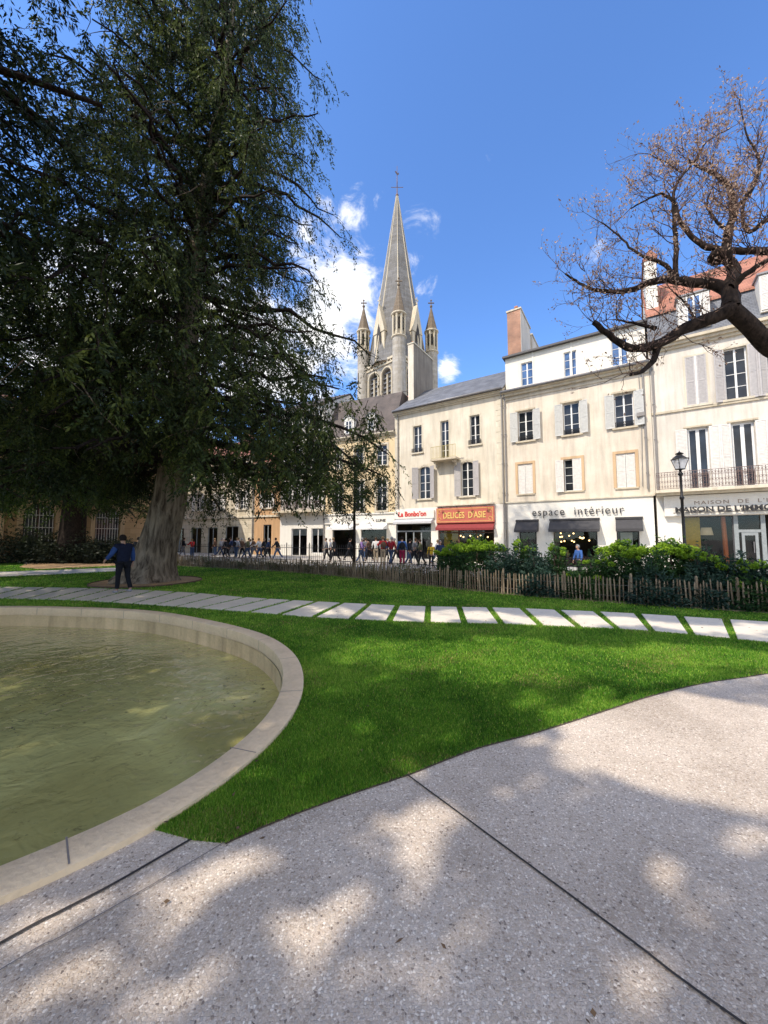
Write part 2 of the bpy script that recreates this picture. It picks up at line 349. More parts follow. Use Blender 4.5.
def water_mat():
    m, nt, b = nm('pond_water'); v = coords(nt)
    n1 = N(nt, 'ShaderNodeTexNoise', i={'Scale': 0.7, 'Detail': 6.0, 'Distortion': 0.6}); L(nt, v, n1.inputs['Vector'])
    n2 = N(nt, 'ShaderNodeTexNoise', i={'Scale': 8.0, 'Detail': 9.0, 'Roughness': 0.8, 'Distortion': 0.5}); L(nt, v, n2.inputs['Vector'])
    a = ramp(nt, n1.outputs['Fac'], [(0.32, (0.31, 0.285, 0.10)), (0.6, (0.46, 0.44, 0.17)), (0.8, (0.60, 0.58, 0.28))])
    f = ramp(nt, n2.outputs['Fac'], [(0.57, (0, 0, 0)), (0.68, (0.8, 0.8, 0.8))])
    c = mixc(nt, f, a, (0.13, 0.11, 0.05))
    L(nt, c, b.inputs['Base Color']); b.inputs['Roughness'].default_value = 0.02; b.inputs['IOR'].default_value = 1.33
    b.inputs['Coat Weight'].default_value = 1.0; b.inputs['Coat Roughness'].default_value = 0.01; b.inputs['Coat IOR'].default_value = 1.33
    w = N(nt, 'ShaderNodeTexNoise', i={'Scale': 3.2, 'Detail': 3.0, 'Distortion': 0.8}); L(nt, v, w.inputs['Vector'])
    w2 = N(nt, 'ShaderNodeTexNoise', i={'Scale': 13.0, 'Detail': 2.0, 'Distortion': 0.4}); L(nt, v, w2.inputs['Vector'])
    mul = N(nt, 'ShaderNodeMath', operation='MULTIPLY', i={1: 0.22}); L(nt, w2.outputs['Fac'], mul.inputs[0])
    ad = N(nt, 'ShaderNodeMath', operation='ADD'); L(nt, w.outputs['Fac'], ad.inputs[0]); L(nt, mul.outputs[0], ad.inputs[1])
    bn = bump(nt, b, ad.outputs[0], 0.06, 0.5); L(nt, bn.outputs['Normal'], b.inputs['Coat Normal'])
    return m
M['water'] = water_mat()

# ------------------------------------------------------------------ camera, sun, world
cam = bpy.data.cameras.new('camera'); co = bpy.data.objects.new('camera', cam); COL.objects.link(co)
co.location = (0, 0, CAMH); co.rotation_euler = (PI / 2 + PITCH, 0, 0)
cam.sensor_fit = 'HORIZONTAL'; cam.sensor_width = 36; cam.lens = 36 * FPX / 768; cam.clip_end = 3000; cam.clip_start = 0.05
scn.camera = co
sl = bpy.data.lights.new('sun', 'SUN'); so = bpy.data.objects.new('sun', sl); COL.objects.link(so)
sl.energy = 5.0; sl.angle = math.radians(0.55); sl.color = (1.0, 0.91, 0.78)
so.rotation_euler = (-SUN).to_track_quat('-Z', 'Y').to_euler(); so.location = SUN * 60
def world():
    w = bpy.data.worlds.new('World'); scn.world = w; w.use_nodes = True; nt = w.node_tree; nt.nodes.clear()
    out = N(nt, 'ShaderNodeOutputWorld'); bg = N(nt, 'ShaderNodeBackground'); bg.inputs['Strength'].default_value = 0.15
    sky = N(nt, 'ShaderNodeTexSky', sky_type='NISHITA'); sky.sun_disc = False; sky.sun_elevation = SUN_EL
    sky.sun_rotation = math.atan2(SUN.x, SUN.y); sky.air_density = 1.0; sky.dust_density = 0.35; sky.ozone_density = 2.0
    tc = N(nt, 'ShaderNodeTexCoord')
    tint = mixc(nt, 1.0, sky.outputs[0], (1.14, 1.56, 2.12), 'MULTIPLY')
    # clouds: lumpy noise gathered round a few directions of the sky
    mp = N(nt, 'ShaderNodeMapping'); mp.inputs['Scale'].default_value = (1, 1, 1.5); L(nt, tc.outputs['Generated'], mp.inputs['Vector'])
    n = N(nt, 'ShaderNodeTexNoise', i={'Scale': 10.0, 'Detail': 12.0, 'Roughness': 0.66, 'Distortion': 0.5}); L(nt, mp.outputs[0], n.inputs['Vector'])
    total = None
    blobs = [(345, 285, 0.17, 0.95), (352, 218, 0.11, 0.6), (330, 205, .07, .55), (342, 240, .06, .6), (418, 235, .07, .5), (425, 290, .07, .6), (322, 340, 0.17, 1.0), (300, 230, .10, .7), (270, 360, 0.26, 1.0), (150, 330, 0.34, 1.0), (20, 330, 0.3, 1.0), (447, 372, 0.06, 1.0), (418, 268, 0.09, 0.5),
             (489, 157, 0.035, 0.5), (468, 118, 0.03, 0.35), (600, 245, 0.10, 0.42), (575, 280, 0.06, 0.35)]
    for px, py, r, s_ in blobs:
        d = ray(px, py).normalized()
        dp = N(nt, 'ShaderNodeVectorMath', operation='DISTANCE'); L(nt, tc.outputs['Generated'], dp.inputs[0]); dp.inputs[1].default_value = d
        mr = N(nt, 'ShaderNodeMapRange', interpolation_type='SMOOTHSTEP', i={1: r * 1.25, 2: 0.0, 3: 0.0, 4: s_}); L(nt, dp.outputs['Value'], mr.inputs[0])
        if total is None: total = mr.outputs[0]
        else:
            mx = N(nt, 'ShaderNodeMath', operation='MAXIMUM'); L(nt, total, mx.inputs[0]); L(nt, mr.outputs[0], mx.inputs[1]); total = mx.outputs[0]
    for d, r, s_ in (((0, -.8, .6), 1.15, 1.0), ((-.95, -.25, .35), .55, .8), ((.95, -.25, .35), .6, .9), ((.2, -.2, 1), .6, .8)):  # unseen cloud deck behind the camera and overhead, added as whiter fill light
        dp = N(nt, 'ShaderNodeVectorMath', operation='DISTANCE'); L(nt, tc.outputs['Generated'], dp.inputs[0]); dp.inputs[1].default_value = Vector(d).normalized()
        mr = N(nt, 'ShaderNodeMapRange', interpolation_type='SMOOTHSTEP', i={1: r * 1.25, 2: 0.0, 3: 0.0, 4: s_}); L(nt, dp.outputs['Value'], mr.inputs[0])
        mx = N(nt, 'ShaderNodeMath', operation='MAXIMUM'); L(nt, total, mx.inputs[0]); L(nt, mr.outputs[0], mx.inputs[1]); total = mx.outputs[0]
    ml = N(nt, 'ShaderNodeMath', operation='MULTIPLY', i={1: 0.55}); L(nt, total, ml.inputs[0])
    ad = N(nt, 'ShaderNodeMath', operation='ADD'); L(nt, ml.outputs[0], ad.inputs[0]); L(nt, n.outputs['Fac'], ad.inputs[1])
    fac = N(nt, 'ShaderNodeMapRange', interpolation_type='SMOOTHSTEP', i={1: 0.74, 2: 1.02, 3: 0.0, 4: 0.95}); L(nt, ad.outputs[0], fac.inputs[0])
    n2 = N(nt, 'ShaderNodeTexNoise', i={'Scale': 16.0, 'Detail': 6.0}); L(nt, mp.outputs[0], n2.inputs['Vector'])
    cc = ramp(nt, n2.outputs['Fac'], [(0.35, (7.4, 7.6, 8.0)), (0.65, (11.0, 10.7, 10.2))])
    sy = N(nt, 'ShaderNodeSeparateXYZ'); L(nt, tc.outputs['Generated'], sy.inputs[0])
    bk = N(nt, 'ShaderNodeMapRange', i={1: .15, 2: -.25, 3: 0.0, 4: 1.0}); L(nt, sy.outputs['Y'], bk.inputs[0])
    cc = mixc(nt, bk.outputs[0], cc, mixc(nt, 1.0, cc, (1.62, 1.5, 1.36), 'MULTIPLY'))  # clouds behind the camera made brighter and warmer to lift the shade
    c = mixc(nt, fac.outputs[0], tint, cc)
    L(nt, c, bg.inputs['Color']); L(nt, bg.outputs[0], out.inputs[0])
world()
scn.view_settings.view_transform = 'Standard'; scn.view_settings.look = 'None'; scn.view_settings.exposure = 0
scn.cycles.max_bounces = 6; scn.cycles.transparent_max_bounces = 8; scn.cycles.use_denoising = True
scn.cycles.sample_clamp_indirect = 6

# ------------------------------------------------------------------ curves on the ground
def catmull(P, n=8, closed=False):
    P = [Vector(p) for p in P]; out = []; k = len(P)
    for i in range(k if closed else k - 1):
        if closed: a, b, c, d = P[(i-1) % k], P[i], P[(i+1) % k], P[(i+2) % k]
        else: a, b, c, d = P[max(i-1, 0)], P[i], P[i+1], P[min(i+2, k-1)]
        for j in range(n):
            t = j / n
            out.append(0.5*((2*b)+(-a+c)*t+(2*a-5*b+4*c-d)*t*t+(-a+3*b-3*c+d)*t**3))
    if not closed: out.append(P[-1])
    return out
def pip(X, Y, poly):
    inside = np.zeros(X.shape, bool); n = len(poly); j = n - 1
    for i in range(n):
        xi, yi = poly[i][0], poly[i][1]; xj, yj = poly[j][0], poly[j][1]
        c = ((yi > Y) != (yj > Y)) & (X < (xj - xi) * (Y - yi) / ((yj - yi) or 1e-12) + xi)
        inside ^= c; j = i
    return inside
rim_px = [(0,608),(75,609),(150,612.5),(208,622),(260,635),(285,648),(299,662),(305,685),(300,708),(289,728),(262,758),(225,788),(180,822),(160,836),(80,872),(0,909)]
rim = [gp(*q).xy for q in rim_px] + [Vector(q) for q in ((-2.35,1.38),(-3.4,.75),(-5.2,.1),(-7.6,-.2),(-10.2,.5),(-12.3,2.3),(-13.2,4.8),(-12.6,7.2),(-11.2,8.7))]
RIM = catmull([v.to_3d() for v in rim], 8, True)
RIM = [Vector((p.x, p.y)) for p in RIM]
def resample(poly, n):
    L_ = [0]; k = len(poly)
    for i in range(k): L_.append(L_[-1]+(poly[(i+1) % k]-poly[i]).length)
    out = []; j = 0
    for m in range(n):
        s = L_[-1]*m/n
        while L_[j+1] < s: j += 1
        t = (s-L_[j])/max(1e-9, L_[j+1]-L_[j]); out.append(poly[j].lerp(poly[(j+1) % k], t))
    return out
RIM = resample(RIM, 260)
for _ in range(14): RIM = [RIM[i]*.5+(RIM[i-1]+RIM[(i+1) % len(RIM)])*.25 for i in range(len(RIM))]
def offset(poly, d):
    n = len(poly); out = []
    area = sum(poly[i].x*poly[(i+1)%n].y-poly[(i+1)%n].x*poly[i].y for i in range(n))
    sgn = 1 if area > 0 else -1
    for i in range(n):
        t = (poly[(i+1)%n]-poly[i-1]).normalized(); out.append(poly[i]+Vector((-t.y, t.x))*d*sgn)   # + = inward
    return out
def sheet(name, outer, holes, z, mat, parent=None):
    loops = [[Vector((p[0], p[1], 0)) for p in outer]] + [[Vector((p[0], p[1], 0)) for p in h] for h in holes]
    tri = geometry.tessellate_polygon(loops); flat = [p for l in loops for p in l]
    me = bpy.data.meshes.new(name); F = []
    for t in tri:
        a, b, c = (flat[i] for i in t)
        F.append(t if (b - a).cross(c - a).z > 0 else (t[0], t[2], t[1]))
    me.from_pydata([(p.x, p.y, z) for p in flat], [], F); me.update()
    return link(name, me, mat, parent)
def strip(name, line, w, z, mat, parent=None):
    mb = MB(); n = len(line); L_ = []; R_ = []
    for i in range(n):
        t = (line[min(i+1, n-1)] - line[max(i-1, 0)]); t = Vector((t.x, t.y)).normalized(); q = Vector((-t.y, t.x)) * w / 2
        L_.append((line[i].x+q.x, line[i].y+q.y, z)); R_.append((line[i].x-q.x, line[i].y-q.y, z))
    for i in range(n-1): mb.quad(R_[i], R_[i+1], L_[i+1], L_[i])
    return mb.build(name, mat, parent)
fence_px = [(172,565.3),(200,567.2),(300,573),(400,583),(470,590.5),(540,597),(620,603),(700,608.5),(768,613)]
FEN = [gp(*q).xy for q in fence_px]; FEN.append(FEN[-1] + (FEN[-1]-FEN[-3])*2.0)
FENc = [Vector((p.x, p.y)) for p in catmull([v.to_3d() for v in FEN], 6)]
front_px = [(225,844.5),(262,828),(308,810),(350,795),(407,776),(445,761),(481,748),(530,735),(572,722),(612,709),(653,696),(703,684),(768,674)]
FRONT = [gp(*q).xy for q in front_px]; FRONT += [Vector((7.0, 5.5)), Vector((11, 6.0)), Vector((26, 6.4))]
FRONTc = [Vector((p.x, p.y)) for p in catmull([v.to_3d() for v in FRONT], 5)]
# lawn: big sheet, pond cut out
lawn_back = [p + Vector((0.1, 0.22)) for p in reversed(FENc)]
lawn_poly = [Vector((26, 4)), ] + lawn_back + [gp(150, 561).xy, gp(60, 559.5).xy, gp(0, 559).xy, Vector((-52, 26)), Vector((-52, -8)), Vector((26, -8))]
HOLE = offset(RIM, 0.02)
lw = sheet('lawn', lawn_poly, [HOLE], 0.0, M['lawn']); tag(lw, kind='structure')
tip = gp(160, 836).xy
i0 = min(range(len(RIM)), key=lambda i: (RIM[i]-tip).length); tip = RIM[i0].copy()
j1 = min(range(len(RIM)), key=lambda i: (RIM[i]-Vector((-12.3, 2.3))).length)
arc = RIM[i0:j1+1]
pave_poly = [tip] + [gp(190, 841).xy, gp(225, 844.5).xy] + FRONTc + [Vector((26, -12)), Vector((-30, -12)), Vector((-30, 2.0))] + [Vector((-14, 2.2))] + list(reversed(arc))[:-1]
pv = sheet('pavement', pave_poly, [], 0.006, M['pave']); tag(pv, kind='structure')
# band between coping and the first joint, finer stone
jl = [gp(*q) for q in ((191,841),(150,865),(110,888),(60,914),(0,946))]; jl += [Vector((-2.2, .98, 0)), Vector((-3.5, .25, 0))]
jl = catmull(jl, 6)
tag(strip('paving_joint', jl, 0.016, 0.012, M['joint']), kind='structure')
jl2 = catmull([gp(*q) for q in ((225,844),(190,865),(130,900),(60,940),(0,973))] + [Vector((-2.2, .75, 0)), Vector((-3.5, .02, 0))], 6)
tag(strip('paving_joint', jl2, 0.006, 0.013, M['joint_soft']), kind='structure')
bandp = [tip] + [v.xy for v in jl] + list(reversed([p for p in arc if p.x > -3.6]))[:-1]
tag(sheet('paving_band', bandp, [], 0.009, M['pave']), kind='structure')
j3 = catmull([gp(407, 776), gp(520, 860), gp(630, 942), gp(740, 1024), Vector((2.1, .5, 0)), Vector((3.2, -.8, 0))], 5)
tag(strip('paving_joint', j3, 0.012, 0.012, M['joint']), kind='structure')
# rest of the ground
tag(strip('lawn_edge', [v.to_3d() for v in FRONTc]+[], .028, 0.0095, simple('edge_soil', (.075, .055, .035), .95, var=.5, scale=30)), kind='structure')
def ground():
    mb = MB(); xs = [-400,-200,-120,-80,-60,-52]+list(range(-50, 51, 1))+[55,70,100,200,400]; ys = [-300,-100,-50,-30,-20]+list(range(-12, 60, 1))+[70,100,160,300,700,1500]
    X, Y = np.meshgrid(xs, ys); X = X.astype(float); Y = Y.astype(float)
    ins = pip(X, Y, [(p.x, p.y) for p in lawn_poly])
    for dx, dy in ((1.2,0),(-1.2,0),(0,1.2),(0,-1.2)): ins &= pip(X+dx, Y+dy, [(p.x, p.y) for p in lawn_poly])
    V = []
    for j in range(len(ys)):
        for i in range(len(xs)):
            V.append((xs[i], ys[j], -1.2 if ins[j, i] else zg(xs[i], ys[j]) - 0.03))
    mb.v = V; w = len(xs)
    for j in range(len(ys)-1):
        for i in range(w-1): mb.f.append((j*w+i, j*w+i+1, (j+1)*w+i+1, (j+1)*w+i))
    tag(mb.build('ground', M['street'], None, True), kind='structure')
ground()
# pond basin
basin = empty('pond_basin', (-6.8, 3.5, 0)); tag(basin, 'large round stone pond basin with pale coping and stained inner wall', 'basin')
def ringmesh(name, rings, mat):
    """rings: list of (poly, z)"""
    mb = MB(); n = len(rings[0][0])
    for poly, z in rings:
        mb.v += [(p.x + 6.8, p.y - 3.5, z) for p in poly]
    for r in range(len(rings)-1):
        for i in range(n):
            j = (i+1) % n; mb.f.append((r*n+i, r*n+j, (r+1)*n+j, (r+1)*n+i))
    return mb.build(name, mat, basin, True)
oi = offset(RIM, 0.0); o2 = offset(RIM, 0.235)
cp = ringmesh('coping', [(oi, -0.05), (oi, 0.045), (offset(RIM, .02), 0.055), (offset(RIM, .22), 0.055), (o2, 0.045), (offset(RIM, .238), -0.10), (offset(RIM, .225), -0.13)], M['coping'])
cp.data.materials.append(M['joint_soft'])
def add_joints():
    bm = bmesh.new(); bm.from_mesh(cp.data); a = offset(RIM, .004); b = offset(RIM, .234); n = len(RIM)
    for i in range(0, n, 9):
        j = (i+1) % n; t = (RIM[j]-RIM[i]).normalized()*.0045; pa, pb = a[i]+Vector((6.8, -3.5)), b[i]+Vector((6.8, -3.5))
        vs = [bm.verts.new((p.x, p.y, z)) for p, z in ((pa-t, .0562), (pa+t, .0562), (pb+t, .0562), (pb-t, .0562))]
        fc = bm.faces.new(vs); fc.material_index = 1
        vs = [bm.verts.new((p.x, p.y, z)) for p, z in ((pb-t, .056), (pb+t, .056), (pb+t*1.0, -.10), (pb-t, -.10))]
        q = (b[i]-a[i]).normalized()*.006
        for v in vs: v.co.x += q.x; v.co.y += q.y
        fc = bm.faces.new(vs); fc.material_index = 1
    bm.to_mesh(cp.data); bm.free()
add_joints()
cp.modifiers.new('es', 'EDGE_SPLIT').split_angle = math.radians(35)
ringmesh('inner_wall', [(offset(RIM, .30-.06), -0.12), (offset(RIM, .24), -0.47), (offset(RIM, .31), -0.49), (offset(RIM, .36), -0.9)], M['basin_wall'])
WZ = -0.37
wt = sheet('pond_water', offset(RIM, 0.2), [], WZ, M['water']); tag(wt, kind='structure')
# stuff afloat: specks and bits of leaf
def specks():
    n = 5200; P = []
    o3 = [(p.x, p.y) for p in offset(RIM, .36)]
    X = rng.uniform(-12.5, -.9, n*3); Y = rng.uniform(0, 9, n*3)
    dens = np.sin(X*1.7+Y*.8)+np.sin(Y*2.3-X)+rng.uniform(-1.2, 1.2, n*3)
    k = pip(X, Y, o3) & (dens > .55) ; X = X[k][:n]; Y = Y[k][:n]
    n = len(X); a = rng.uniform(0, PI, n); l = rng.uniform(.005, .02, n)*(1+.9*(rng.uniform(0, 1, n) < .12)); w = l*rng.uniform(.2, .5, n)
    V = np.zeros((n, 4, 3)); 
    for q, (sx, sy) in enumerate(((-1, -.3), (.2, -1), (1, .2), (-.3, 1))):
        V[:, q, 0] = X + np.cos(a)*l*sx - np.sin(a)*w*sy; V[:, q, 1] = Y + np.sin(a)*l*sx + np.cos(a)*w*sy; V[:, q, 2] = WZ+.004
    o = np_mesh('floating_leaves', V.reshape(-1, 3), np.arange(n*4).reshape(-1, 4), simple('wet_leaf', (.035, .028, .012), .6, var=.5, scale=6))
    tag(o, 'dark leaf fragments scattered on the olive pond water', 'leaf litter', kind='stuff')
specks()

# ------------------------------------------------------------------ stepping slabs
tb = [(-62,-18),(-39,4),(-18,25),(4,45),(25,68),(46,89),(68,110),(89,131),(111,153),(132,175),(154,198),(175,220),(198,244),(222,268),(247,291),(278,315),(312,341),(350,368),(388,396),(426,427),(463,458),(500,488),(539,521),(577,556),(616,595),(650,636),(690,678),(732,724),(777,772),(828,824),(884,880)]
tb = [(b, t) for b, t in tb]
def interp(x, tab):
    for (a, ya), (b, yb) in zip(tab, tab[1:]):
        if x <= b: return ya + (yb-ya)*(x-a)/(b-a)
    (a, ya), (b, yb) = tab[-2:]; return yb + (yb-ya)*(x-b)/(b-a)
TOP = [(-80,587),(0,587.5),(80,588.6),(150,591),(200,594),(240,597.8),(309,602),(408,607),(515,609),(618,613.5),(721,620),(768,623),(880,630)]
BOT = [(-80,598),(0,599),(80,601),(140,604.5),(200,609),(240,612),(309,617.5),(405,622),(515,625),(618,629.5),(680,634),(768,643),(900,657)]
slab_marks = []
for i in range(len(tb)-1):
    (b0, t0), (b1, t1) = tb[i], tb[i+1]
    g = 0.13 if b0 > 240 else 0.10
    q = []
    for x, T in ((b0+(b1-b0)*g, BOT), (b1-(b1-b0)*g*.4, BOT), (t1-(t1-t0)*g*.4, TOP), (t0+(t1-t0)*g, TOP)):
        q.append(gp(x, interp(x, T)).xy)
    c = sum(q, Vector((0, 0)))/4
    slab_marks.append([(p.x, p.y) for p in q])
    s = MB().slab([p-c for p in q], -0.05, 0.028).build('stepping_slab', M['slabm'], None, False, 0.006)
    s.location = (c.x, c.y, 0)
    tag(s, 'pale rectangular stone slab of the stepping path across the lawn', 'paving slab', 'stepping slabs across the lawn')
# dirt showing between the slabs
# ------------------------------------------------------------------ gravel disc, left path and bed
def disc(name, px0, px1, yc, mat, z, squash=1.0):
    a = gp(px0, yc); b = gp(px1, yc); c = (a+b)/2; r = (b-a).length/2
    pts = [(c.x+r*math.cos(t)*(1+.01*math.sin(5*t)), c.y+r*squash*math.sin(t)) for t in np.linspace(0, 2*PI, 49)[:-1]]
    o = MB().slab(pts, -0.05, z).build(name, mat); tag(o, kind='structure'); return c, r, pts
TC, TR, tpts = disc('gravel_circle', 101, 196, 582, M['gravel'], 0.035)
eo = empty('edging_ring', (TC.x, TC.y, 0)); 
rb = MB()
for i in range(len(tpts)):
    a = tpts[i]; b = tpts[(i+1) % len(tpts)]
    ax, ay, bx, by = a[0]-TC.x, a[1]-TC.y, b[0]-TC.x, b[1]-TC.y
    rb.slab([(ax*1.002, ay*1.002), (bx*1.002, by*1.002), (bx*1.012, by*1.012), (ax*1.012, ay*1.012)], 0, .06)
rb.build('edge_band', M['steel_edge'], eo); tag(eo, 'thin rusty metal edging ring round the gravel circle under the big conifer', 'edging')
pathL = [gp(-250,576).xy, gp(0,577).xy, gp(60,574.5).xy, gp(115,571.5).xy, gp(150,570).xy, gp(150,567.3).xy, gp(110,568).xy, gp(60,570).xy, gp(0,572).xy, gp(-250,569).xy]
tag(sheet('garden_path', pathL, [], 0.008, M['slabm']), kind='structure')
bedL = [gp(18,567.2).xy, gp(40,569.5).xy, gp(80,567.6).xy, gp(118,565.8).xy, gp(150,564.5).xy, gp(150,562).xy, gp(80,561.6).xy, gp(30,562.5).xy]
tag(sheet('gravel_bed', bedL, [], 0.01, M['gravel']), kind='structure')
bedF = [p + Vector((.12, .3)) for p in FENc] + [p + Vector((1.7, 2.9)) for p in reversed(FENc)]
soil = simple('bed_soil', (0.06, 0.045, 0.03), 0.95, var=.4, scale=12, bmp=.03)
mbs = MB(); nF = len(FENc)
for i in range(nF-1):
    a, b = FENc[i], FENc[i+1]
    qs = [a+Vector((.1, .24)), b+Vector((.1, .24)), b+Vector((1.5, 2.6)), a+Vector((1.5, 2.6))]
    mbs.quad(*[(q.x, q.y, zg(q.x, q.y)+.02) for q in qs])
tag(mbs.build('planting_bed', soil), kind='structure')
bl = [gp(-120,563).xy, gp(40,561.8).xy, gp(150,561.4).xy, gp(150,556).xy, gp(-120,556).xy]
tag(sheet('planting_bed', bl, [], 0.006, soil), kind='structure')

# ------------------------------------------------------------------ grass blades
def blades():
    n = 1500000
    D = (rng.uniform(24**-.9, 2.0**-.9, n))**(-1/.9)
    A = rng.uniform(-1.12, 1.12, n); X = A*D; Y = D
    lp = [(p.x, p.y) for p in ([Vector((26, 5))]+lawn_back+[gp(150, 561).xy, gp(0, 559).xy, Vector((-52, 26)), Vector((-52, -8)), Vector((26, -8))])]
    k = pip(X, Y, lp) & ~pip(X, Y, [(p.x, p.y) for p in RIM]) & ~pip(X, Y, [(p.x, p.y) for p in pave_poly])
    for q in slab_marks + [[(p.x, p.y) for p in pathL], [(p.x, p.y) for p in bedL], tpts]:
        c = np.mean(np.array(q), 0); q2 = [(c[0]+(a-c[0])*.985, c[1]+(b-c[1])*.985) for a, b in q]
        k &= ~pip(X, Y, q2)
    k &= Y < 23
    X = X[k]; Y = Y[k]; D = D[k]; n = len(X)
    patch = .5+.5*np.sin(X*.9+1.3*np.sin(Y*.7))*np.sin(Y*1.1+.6*np.sin(X*1.7))
    h = rng.uniform(.018, .042, n)*(.8+.4*patch)*np.minimum(1.5, .75+D/25); w = rng.uniform(.0014, .0026, n)*(1+D*.55)*.8
    a = rng.uniform(0, 2*PI, n); l = rng.uniform(0, .75, n)*h; b = rng.uniform(0, 2*PI, n)
    V = np.zeros((n, 3, 3))
    V[:, 0, 0] = X-np.cos(a)*w; V[:, 0, 1] = Y-np.sin(a)*w; V[:, 1, 0] = X+np.cos(a)*w; V[:, 1, 1] = Y+np.sin(a)*w
    V[:, 2, 0] = X+np.cos(b)*l; V[:, 2, 1] = Y+np.sin(b)*l; V[:, 2, 2] = h
    t = np.repeat(np.clip(rng.normal(.45, .22, n)+.25*(patch-.5), 0, 1), 3)
    dry = rng.uniform(0, 1, n) < .03; t = t.reshape(n, 3); t[dry] = 1.6; cl_ = np.sin(X*7+2*np.sin(Y*5))*np.sin(Y*6+1.5*np.sin(X*4)); t += (.10*cl_)[:, None]; t = t.ravel()
    sel = (rng.uniform(0, 1, n) < .035+.16*((np.sin(X*2.1+np.sin(Y*3))*np.sin(Y*2.6+np.sin(X*2.2)) > .62)))
    Vd = V[sel]; V = V[~sel]; t = t.reshape(-1, 3)[~sel].ravel(); n = len(V); k2 = len(Vd)
    od = np_mesh('dry_grass', Vd.reshape(-1, 3), np.arange(k2*3).reshape(-1, 3), leafmat('straw_blades', (.13, .12, .03), (.27, .25, .07), (.5, .44, .17), .3), None, np.repeat(rng.uniform(0, 1, k2), 3))
    tag(od, 'straw-coloured blades mixed through the green lawn', 'grass', kind='stuff')
    o = np_mesh('lawn_grass', V.reshape(-1, 3), np.arange(n*3).reshape(-1, 3), M['grass'], None, t)
    tag(o, 'short mown green grass covering the lawn', 'grass', kind='stuff'); print('blades', n)
blades()

# ================================================================== buildings
class Fac:
    """a facade: origin on the ground at its left end, x to the right along the wall, y into the house, z up"""
    def __init__(s, name, p0, p1, label, cat='building'):
        s.p0 = Vector(p0); s.p1 = Vector(p1); d = s.p1 - s.p0; s.len = d.length; s.r = d.normalized(); s.i = Vector((-s.r.y, s.r.x))
        s.root = empty(name, (p0[0], p0[1], 0), math.atan2(d.y, d.x)); tag(s.root, label, cat)
    def px(s, px, py, yl=0.0):
        d = ray(px, py); o = s.p0 + s.i*yl
        den = d.x*s.i.x + d.y*s.i.y; t = (o.x*s.i.x + o.y*s.i.y)/den
        P = Vector((d.x*t, d.y*t)) - s.p0
        return P.dot(s.r), CAMH + d.z*t
    def row(s, rects, yl=0.0, z=True):
        """rects in picture corners (x0,y0,x1,y1) -> local (u0,u1,z0,z1) with a shared sill and head height"""
        out = []
        for x0, y0, x1, y1 in rects:
            u0, z1 = s.px(x0, y0, yl); u1, z0 = s.px(x1, y1, yl); out.append([u0, u1, z0, z1])
        if z:
            a = sum(o[2] for o in out)/len(out); b = sum(o[3] for o in out)/len(out)
            for o in out: o[2] = a; o[3] = b
        return [tuple(o) for o in out]
def wall(mb, u0, u1, z0, z1, holes, y=0.0, dep=0.22):
    us = sorted({u0, u1} | {h[0] for h in holes} | {h[1] for h in holes}); zs = sorted({z0, z1} | {h[2] for h in holes} | {h[3] for h in holes})
    us = [u for u in us if u0 <= u <= u1]; zs = [z for z in zs if z0 <= z <= z1]
    for i in range(len(us)-1):
        for j in range(len(zs)-1):
            cu = (us[i]+us[i+1])/2; cz = (zs[j]+zs[j+1])/2
            if any(h[0] < cu < h[1] and h[2] < cz < h[3] for h in holes): continue
            mb.quad((us[i], y, zs[j]), (us[i+1], y, zs[j]), (us[i+1], y, zs[j+1]), (us[i], y, zs[j+1]))
    for a, b, c, d in [h[:4] for h in holes]:
        mb.quad((a, y, c), (a, y, d), (a, y+dep, d), (a, y+dep, c)); mb.quad((b, y, d), (b, y, c), (b, y+dep, c), (b, y+dep, d))
        mb.quad((a, y, d), (b, y, d), (b, y+dep, d), (a, y+dep, d)); mb.quad((b, y, c), (a, y, c), (a, y+dep, c), (b, y+dep, c))
def arch_pts(u0, u1, zs, zt, n=10):
    w = (u1-u0)/2; h = zt-zs; R = (w*w+h*h)/(2*h); cz = zt-R; a = math.asin(min(1, w/R))
    return [((u0+u1)/2+R*math.sin(-a+2*a*k/n), cz+R*math.cos(-a+2*a*k/n)) for k in range(n+1)]
def spandrel(mb, u0, u1, rise, z1, y=0.0, dep=0.2):
    p = arch_pts(u0, u1, z1-rise, z1); m = len(p)//2
    mb.prism([(u0, z1+.002)]+[(a, b) for a, b in reversed(p[:m+1])] , y-.002, y+dep) if False else None
    for (a, b), (c, d) in zip(p, p[1:]):
        mb.quad((a, y+.001, b), (c, y+.001, d), (c, y+.001, z1+.003), (a, y+.001, z1+.003))
        mb.quad((a, y+.001, b), (a, y+dep, b), (c, y+dep, d), (c, y+.001, d))
def frame_mb(u0, u1, z0, z1, y, cols=2, rows=3, fr=0.055, bar=0.03, mid=0.09, th=0.05, toplight=None):
    mb = MB()
    mb.box(u0, u0+fr, y, y+th, z0, z1); mb.box(u1-fr, u1, y, y+th, z0, z1)
    mb.box(u0+fr, u1-fr, y+.002, y+th-.002, z1-fr, z1); mb.box(u0+fr, u1-fr, y+.002, y+th-.002, z0, z0+fr)
    c = (u0+u1)/2
    if cols == 2: mb.box(c-mid/2, c+mid/2, y-.01, y+th, z0+fr, z1-fr)
    for k in range(1, rows):
        z = z0+(z1-z0)*k/rows; mb.box(u0+fr, u1-fr, y+.006, y+th-.012, z-bar/2, z+bar/2)
    return mb
